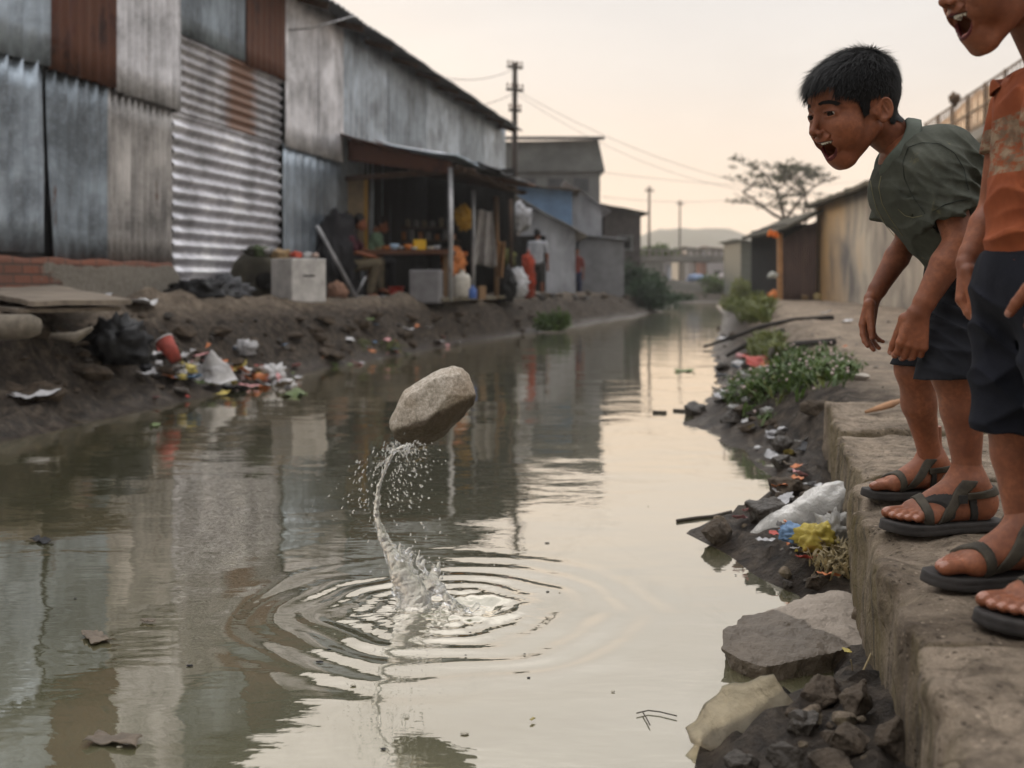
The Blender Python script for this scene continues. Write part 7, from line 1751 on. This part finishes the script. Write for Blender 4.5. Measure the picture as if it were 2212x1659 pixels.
    mb.grid(lb_, 50, 30); tag(mb.build('plastic_bag', FILMW), 'long cloudy plastic bag stretched from the mud up to the ledge', 'bag')
    mb = MB(); c = P(1632, 1570, 2.02)
    tp = [V(-.125, .02, -.01), V(-.05, .05, .055), V(.04, .03, .085), V(.085, -.01, .02), V(.05, -.05, -.035), V(-.04, -.055, -.045), V(-.12, -.02, -.02)]
    vs, fs = hull_pts([tuple(q) for q in tp]+[(.0, 0, -.06), (-.10, .03, -.045), (.06, .02, -.04)], 4, 0, .006, 26, 4, .002, 60)
    mb.add([V(*q)+c for q in vs], fs, 0, True); tag(mb.build('plastic_bag', FILMY), 'yellowed see-through plastic bag lying half in the water at the bottom', 'bag')
    p = P(1762, 1165, 3.15); crumple(p+V(0, 0, .0), (.055, .04, .042), 901, M('mustard_film', (.36, .28, .05), .5), 'wrapper', 'mustard yellow wrapper on the rubble against the ledge', 'wrapper', flat=.8, amp=.3)
    p = P(1800, 1150, 3.2); crumple(p, (.04, .03, .05), 902, FILMW, 'plastic_bag', 'small clear bag right of the mustard wrapper', 'bag', flat=None, amp=.45, ridge=.5)
    p = P(1712, 1160, 3.2); crumple(p+V(0, 0, .01), (.042, .03, .026), 903, C['blue'], 'wrapper', 'blue and white wrapper left of the mustard one', 'wrapper', flat=.8, amp=.35, ridge=.2)
    R = [(1700, 1150, 22, 'orange', 'orange scrap left of the blue wrapper', .8), (1672, 1172, 26, 'red', 'red-orange scrap at the foot of the wrappers', .5), (1622, 1122, 34, 'pink', 'bright pink wrapper behind the standing grey rock', .7), (1660, 1110, 30, 'red', 'crimson edge of a wrapper beside the long bag', .7), (1600, 1140, 34, 'pink', 'salmon pink film touching the standing grey rock', .7), (1690, 1068, 50, 'orange', 'long torn orange plastic above the long bag', .7), (1722, 1050, 34, 'orange', 'orange plastic tip pointing up by the ledge', 1.0), (1745, 1232, 48, 'red', 'dark red strip of rubber below the wrappers', .3), (1790, 1262, 46, 'orange', 'thin rust coloured strip behind the big chunk', .3), (1800, 1190, 26, 'yellow', 'small yellow scrap low against the ledge wall', .6), (1655, 1190, 40, 'pale grey', 'grey soaked paper below the wrappers', .2), (1690, 1100, 50, 'pale grey', 'shredded grey film before the dark rock', .5), (1830, 1430, 22, 'yellow', 'straw yellow scrap in the shadow of the big chunk', .2),
         (1640, 790, 56, 'red', 'red and white torn bag beside the green weeds', .8), (1670, 780, 48, 'pale grey', 'white end of the torn bag beside the weeds', .8), (1600, 842, 40, 'white', 'white litter at the water edge before the weeds', .5), (1585, 855, 44, 'white', 'second white scrap close to the blue cap', .4), (1592, 832, 24, 'orange', 'orange scrap above the white litter', .6), (1560, 866, 40, 'pale grey', 'pale film lying in the shallow water by the weeds', .2), (1610, 820, 34, 'pale grey', 'grey wrapper just left of the weeds', .5), (1654, 795, 22, 'orange', 'small orange scrap by the torn red bag', .4), (1655, 795, 20, 'orange', 'bright orange speck on the dark log', .6), (1826, 758, 14, 'orange', 'little orange speck on the right path', .4), (1830, 700, 26, 'white', 'white paper on the right path', .3), (1785, 680, 22, 'white', 'white lump on the path before the plastered wall', .5), (1480, 802, 40, 'green', 'floating green strip far down the right side', .02), (1560, 735, 16, 'white', 'pale scrap near the far end of the dark log', .4), (1590, 800, 20, 'blue', 'little blue scrap below the torn red bag', .6)]
    for k, (u, v, px, cn, lb, tl) in enumerate(R):
        p = G(u, v, True); scrap(p+V(0, 0, .02 if u > 1500 else .003), sz(p, px), C[cn], lb, 950+k, tl, th=.0008)
    lathe('round_lid', G(1608, 845, True)+V(0, 0, .01), [(.03, 0), (.032, .03), (.028, .04)], C['blue'], 'round blue cap lying in the litter by the weeds', 'cap', 14)
    p = G(1860, 822); rock(p+V(0, 0, .02), (.11, .08, .05), 'white stone on the path right of the weeds', 77, M('white_stone', (.40, .36, .31), .8), sub=3)
    for k in range(40):
        u = 1560+r.random()*640; v = 690+r.random()**1.5*150; p = G(u, v)
        if p.z < .1: continue
        s = .012+.03*r.random(); rock(p+V(0, 0, s*.2), (s*1.5, s*1.2, s), 'pebble on the dusty right path', 1000+k, M('path_stone', (.22, .19, .16), .9), sub=2, group='pebbles on the right path')
    # straw, sticks, dry grass
    for k, (pts, lb, rad) in enumerate((([(1800, 1560), (1850, 1500), (1880, 1470)], 'thin dry stalk leaning over the rubble', .0022), ([(1845, 1510), (1862, 1455), (1885, 1405)], 'longer dry stalk rising to the ledge', .0022), ([(1820, 1505), (1870, 1485), (1890, 1478), (1900, 1500)], 'bent yellow straw beside the stalks', .0028), ([(1820, 1512), (1868, 1500), (1895, 1490)], 'straight yellow straw lying on the rubble', .0028), ([(1838, 1425), (1845, 1470), (1848, 1490)], 'short upright grass stalk by the big chunk', .0014))):
        mb = MB(); mb.tube([P(u, v, 2.2+.05*i) for i, (u, v) in enumerate(pts)], rad, 5); tag(mb.build('dry_stalk', M('dry_straw', (.26, .20, .11), .8)), lb, 'stalk')
    mb = MB(); q0 = P(1865, 925, 4.4); tw = [P(1870, 930, 4.36), P(1900, 922, 4.42), P(1925, 912, 4.46), P(1945, 905, 4.50)]
    mb.tube([V(p.x, p.y, .345+.01*i) for i, p in enumerate(tw)], [.006, .013, .016, .008], 7); tag(mb.build('twig', M('peeled_twig', (.36, .20, .11), .8)), 'pale brown twig lying on the slab behind the olive boy', 'twig')
    # weeds on the right bank
    sp = []; r = random.Random(9)
    for k in range(300):
        u = 1580+r.random()*260; v = np.interp(u, [1570, 1640, 1700, 1800, 1900], [862, 835, 808, 800, 806])+r.gauss(0, 1)*np.interp(u, [1570, 1650, 1740, 1900], [14, 24, 20, 5]); sp.append(G(u, v))
    weeds('weeds', 'green flowering weeds spilling over the end of the ledge', sp[:210], 4, LEAF, .085, 12, flower=M('weed_flower', (.42, .33, .31), .8))
    weeds('weeds', 'yellow green grass along the lower edge of the weeds', sp[210:], 5, LEAFY, .07, 10)
    sp = [G(1630+r.random()*60, 735+r.random()*45) for k in range(60)]; weeds('grass', 'green grass between the dark logs and the torn red bag', sp, 6, LEAFY, .13, 12, cat='grass')
    sp = [G(1600+r.random()*60, 660+r.random()*40) for k in range(70)]; weeds('grass', 'tall grass on the right bank beyond the dark logs', sp, 7, LEAFY, .26, 12, cat='grass')
    sp = [G(u, v) for u, v in [(r.uniform(780, 870), r.uniform(745, 765)) for _ in range(40)]]; weeds('grass', 'faint grass patch on the left mud slope under the stall', sp, 8, LEAFY, .05, 8, cat='grass')
    sp = [G(1790+r.random()*40, 1180+r.random()*60, True) for k in range(26)]; weeds('grass', 'dry grass tangle along the foot of the ledge wall', sp, 10, STRAW, .05, 10, cat='grass')
    # floating things
    W0 = lambda u, v: V((u-1106)/FPX*(CAMZ*FPX/(v-615)), CAMZ*FPX/(v-615), .002)
    for k, (u, v, px, cn, lb) in enumerate(((245, 1605, 110, 'brown', 'large brown dead leaf floating in the lower left corner'), (205, 1380, 90, 'brown', 'dark withered leaf floating on the left'), (640, 853, 90, 'green', 'long green leaf floating near the left litter pile'), (90, 1170, 60, 'black', 'dark twig scrap floating at the left edge'), (800, 1240, 10, 'white', 'white fleck left of the splash'), (335, 920, 44, 'green', 'green leaf floating under the left mud bank'), (320, 1345, 34, 'brown', 'small curled brown leaf floating left of the ripples'), (1150, 1560, 14, 'yellow', 'tiny yellow leaf floating below the ripples'))):
        p = W0(u, v); scrap(p+V(0, 0, .001), px/FPX*p.y, M('floating_'+cn, sc(dict(PLC)[cn], .7), .6, var=.4, scale=30), lb, 1100+k, .03, asp=.42, curl=.05, name='floating_leaf', cat='leaf')
    mb = MB(); q = W0(1405, 1548)
    for pts in ([(1375, 1546), (1400, 1540), (1425, 1543), (1462, 1552)], [(1388, 1543), (1396, 1556), (1404, 1572)]): mb.tube([W0(u, v)+V(0, 0, .003) for u, v in pts], .0013, 5)
    tag(mb.build('floating_twig', M('wet_twig', (.05, .04, .03), .6)), 'small forked twig floating below the yellowed bag', 'twig')
    mb = MB()
    for pts in ([(1410, 892), (1440, 893)], [(1455, 888), (1480, 890)]): mb.tube([W0(u, v)+V(0, 0, .003) for u, v in pts], .012, 6)
    tag(mb.build('floating_twig', M('wet_twig')), 'pair of dark bits floating left of the small pointed rock', 'twig')
    mb = MB(); mb.tube([W0(u, v)+V(0, 0, .003) for u, v in ((1462, 1128), (1500, 1122), (1540, 1118), (1580, 1108))], .006, 5); tag(mb.build('floating_stick', M('wet_twig')), 'dark stick floating beside the pointed grey rock', 'stick')
    for k in range(55):
        u = r.random()*1750; v = 1000+r.random()*640
        if (u > 1450 and v > 1250) or k % 2: continue
        p = W0(u, v); s = .002+.005*r.random()**2; mb = MB(); vs, fs = ico(1); mb.add([p+V(q[0]*s*1.6, q[1]*s, q[2]*.0012) for q in vs], fs, 0, True); tag(mb.build('floating_speck', M('floating_black', (.02, .018, .015), .6) if k % 3 else M('pale_speck', (.35, .32, .25), .6)), 'dark speck drifting on the canal' if k % 3 else 'pale speck drifting on the canal', 'speck', 'specks drifting on the canal')
def build_haze():
    mb = MB(); mb.box((60, 225, 13.5), (760, 490, 30)); m = bpy.data.materials.new('thin_haze'); m.use_nodes = True; nt = m.node_tree
    nt.nodes.remove(nt.nodes['Principled BSDF']); v = nt.nodes.new('ShaderNodeVolumePrincipled'); v.inputs['Color'].default_value = (1, .98, .96, 1); v.inputs['Density'].default_value = .0010; v.inputs['Anisotropy'].default_value = .3
    nt.links.new(v.outputs[0], nt.nodes['Material Output'].inputs['Volume']); tag(mb.build('haze', m), kind='stuff')
# ================================================================== camera, light, sky
def setup_camera():
    cam = bpy.data.cameras.new('camera'); o = bpy.data.objects.new('camera', cam); COL.objects.link(o)
    o.location = (0, 0, CAMZ); o.rotation_euler = (math.radians(90), 0, 0)
    cam.sensor_width = 36; cam.lens = 36*FPX/2212; cam.shift_y = -(829.5-615)/2212
    cam.clip_start = .05; cam.clip_end = 3000
    cam.dof.use_dof = True; cam.dof.focus_distance = 2.62; cam.dof.aperture_fstop = 3.4; cam.dof.aperture_blades = 0
    S.camera = o
def setup_world(sun_az=-14, sun_el=9):
    w = bpy.data.worlds.new('World'); S.world = w; w.use_nodes = True; nt = w.node_tree
    bg = nt.nodes['Background']
    sky = nt.nodes.new('ShaderNodeTexSky'); sky.sky_type = 'NISHITA'; sky.sun_disc = False
    sky.sun_elevation = math.radians(sun_el); sky.sun_rotation = math.radians(sun_az)
    sky.air_density = 1.6; sky.dust_density = 4; sky.ozone_density = 1
    tc = nt.nodes.new('ShaderNodeTexCoord'); sp = nt.nodes.new('ShaderNodeSeparateXYZ'); nt.links.new(tc.outputs['Generated'], sp.inputs[0])
    # thin evening overcast: pale veil, warm low down, brighter on the sun's side
    veil = ramp(nt, sp.outputs[2], [(0, (7.4, 5.4, 3.75)), (.08, (6.95, 5.65, 4.5)), (.18, (6.15, 5.7, 5.3)), (.28, (5.6, 5.55, 5.55)), (.40, (7.3, 7.2, 7.2)), (.62, (17.5, 17, 16.6)), (1, (25, 25, 25.5))])
    dt = nt.nodes.new('ShaderNodeVectorMath'); dt.operation = 'DOT_PRODUCT'
    a = math.radians(sun_az); dt.inputs[1].default_value = (math.sin(a), math.cos(a), 0); nt.links.new(tc.outputs['Generated'], dt.inputs[0])
    mr = N(nt, 'ShaderNodeMapRange'); mr.inputs['From Min'].default_value = -1; mr.inputs['From Max'].default_value = .75
    mr.inputs['To Min'].default_value = .52; mr.inputs['To Max'].default_value = 1.0; nt.links.new(dt.outputs['Value'], mr.inputs[0])
    n = noise(nt, coords(nt, (1, 1, 3.5), 'Generated'), 2.2, 5, .55, .3)
    k = mth(nt, 'MULTIPLY', mr.outputs[0], ramp(nt, n, [(.3, (.90,)*3), (.7, (1.05,)*3)]))
    veil = mixc(nt, 1.0, veil, k, 'MULTIPLY')
    col = mixc(nt, .975, sky.outputs[0], veil)
    nt.links.new(col, bg.inputs[0]); bg.inputs[1].default_value = .108
    l = bpy.data.lights.new('sun', 'SUN'); l.energy = 3.0; l.angle = math.radians(12); l.color = (1, .76, .52)
    o = bpy.data.objects.new('sun', l); COL.objects.link(o)
    d = V(math.sin(a)*math.cos(math.radians(sun_el)), math.cos(a)*math.cos(math.radians(sun_el)), math.sin(math.radians(sun_el)))
    o.rotation_euler = d.to_track_quat('Z', 'Y').to_euler(); o.location = d*50
    S.view_settings.view_transform = 'Standard'; S.view_settings.look = 'None'; S.view_settings.exposure = .38; S.view_settings.gamma = 1
import time as _t
def _run(*fs):
    for f in fs:
        t = _t.time(); f(); print('T', f.__name__, round(_t.time()-t, 1))
setup_camera(); setup_world()
_run(build_ground, build_water, build_ledge, build_chunk, build_stone, build_splash, build_warehouse, build_shop, build_people_far, build_shop_goods, build_far_left, build_right, build_litter, build_haze, boy_olive, boy_rust)
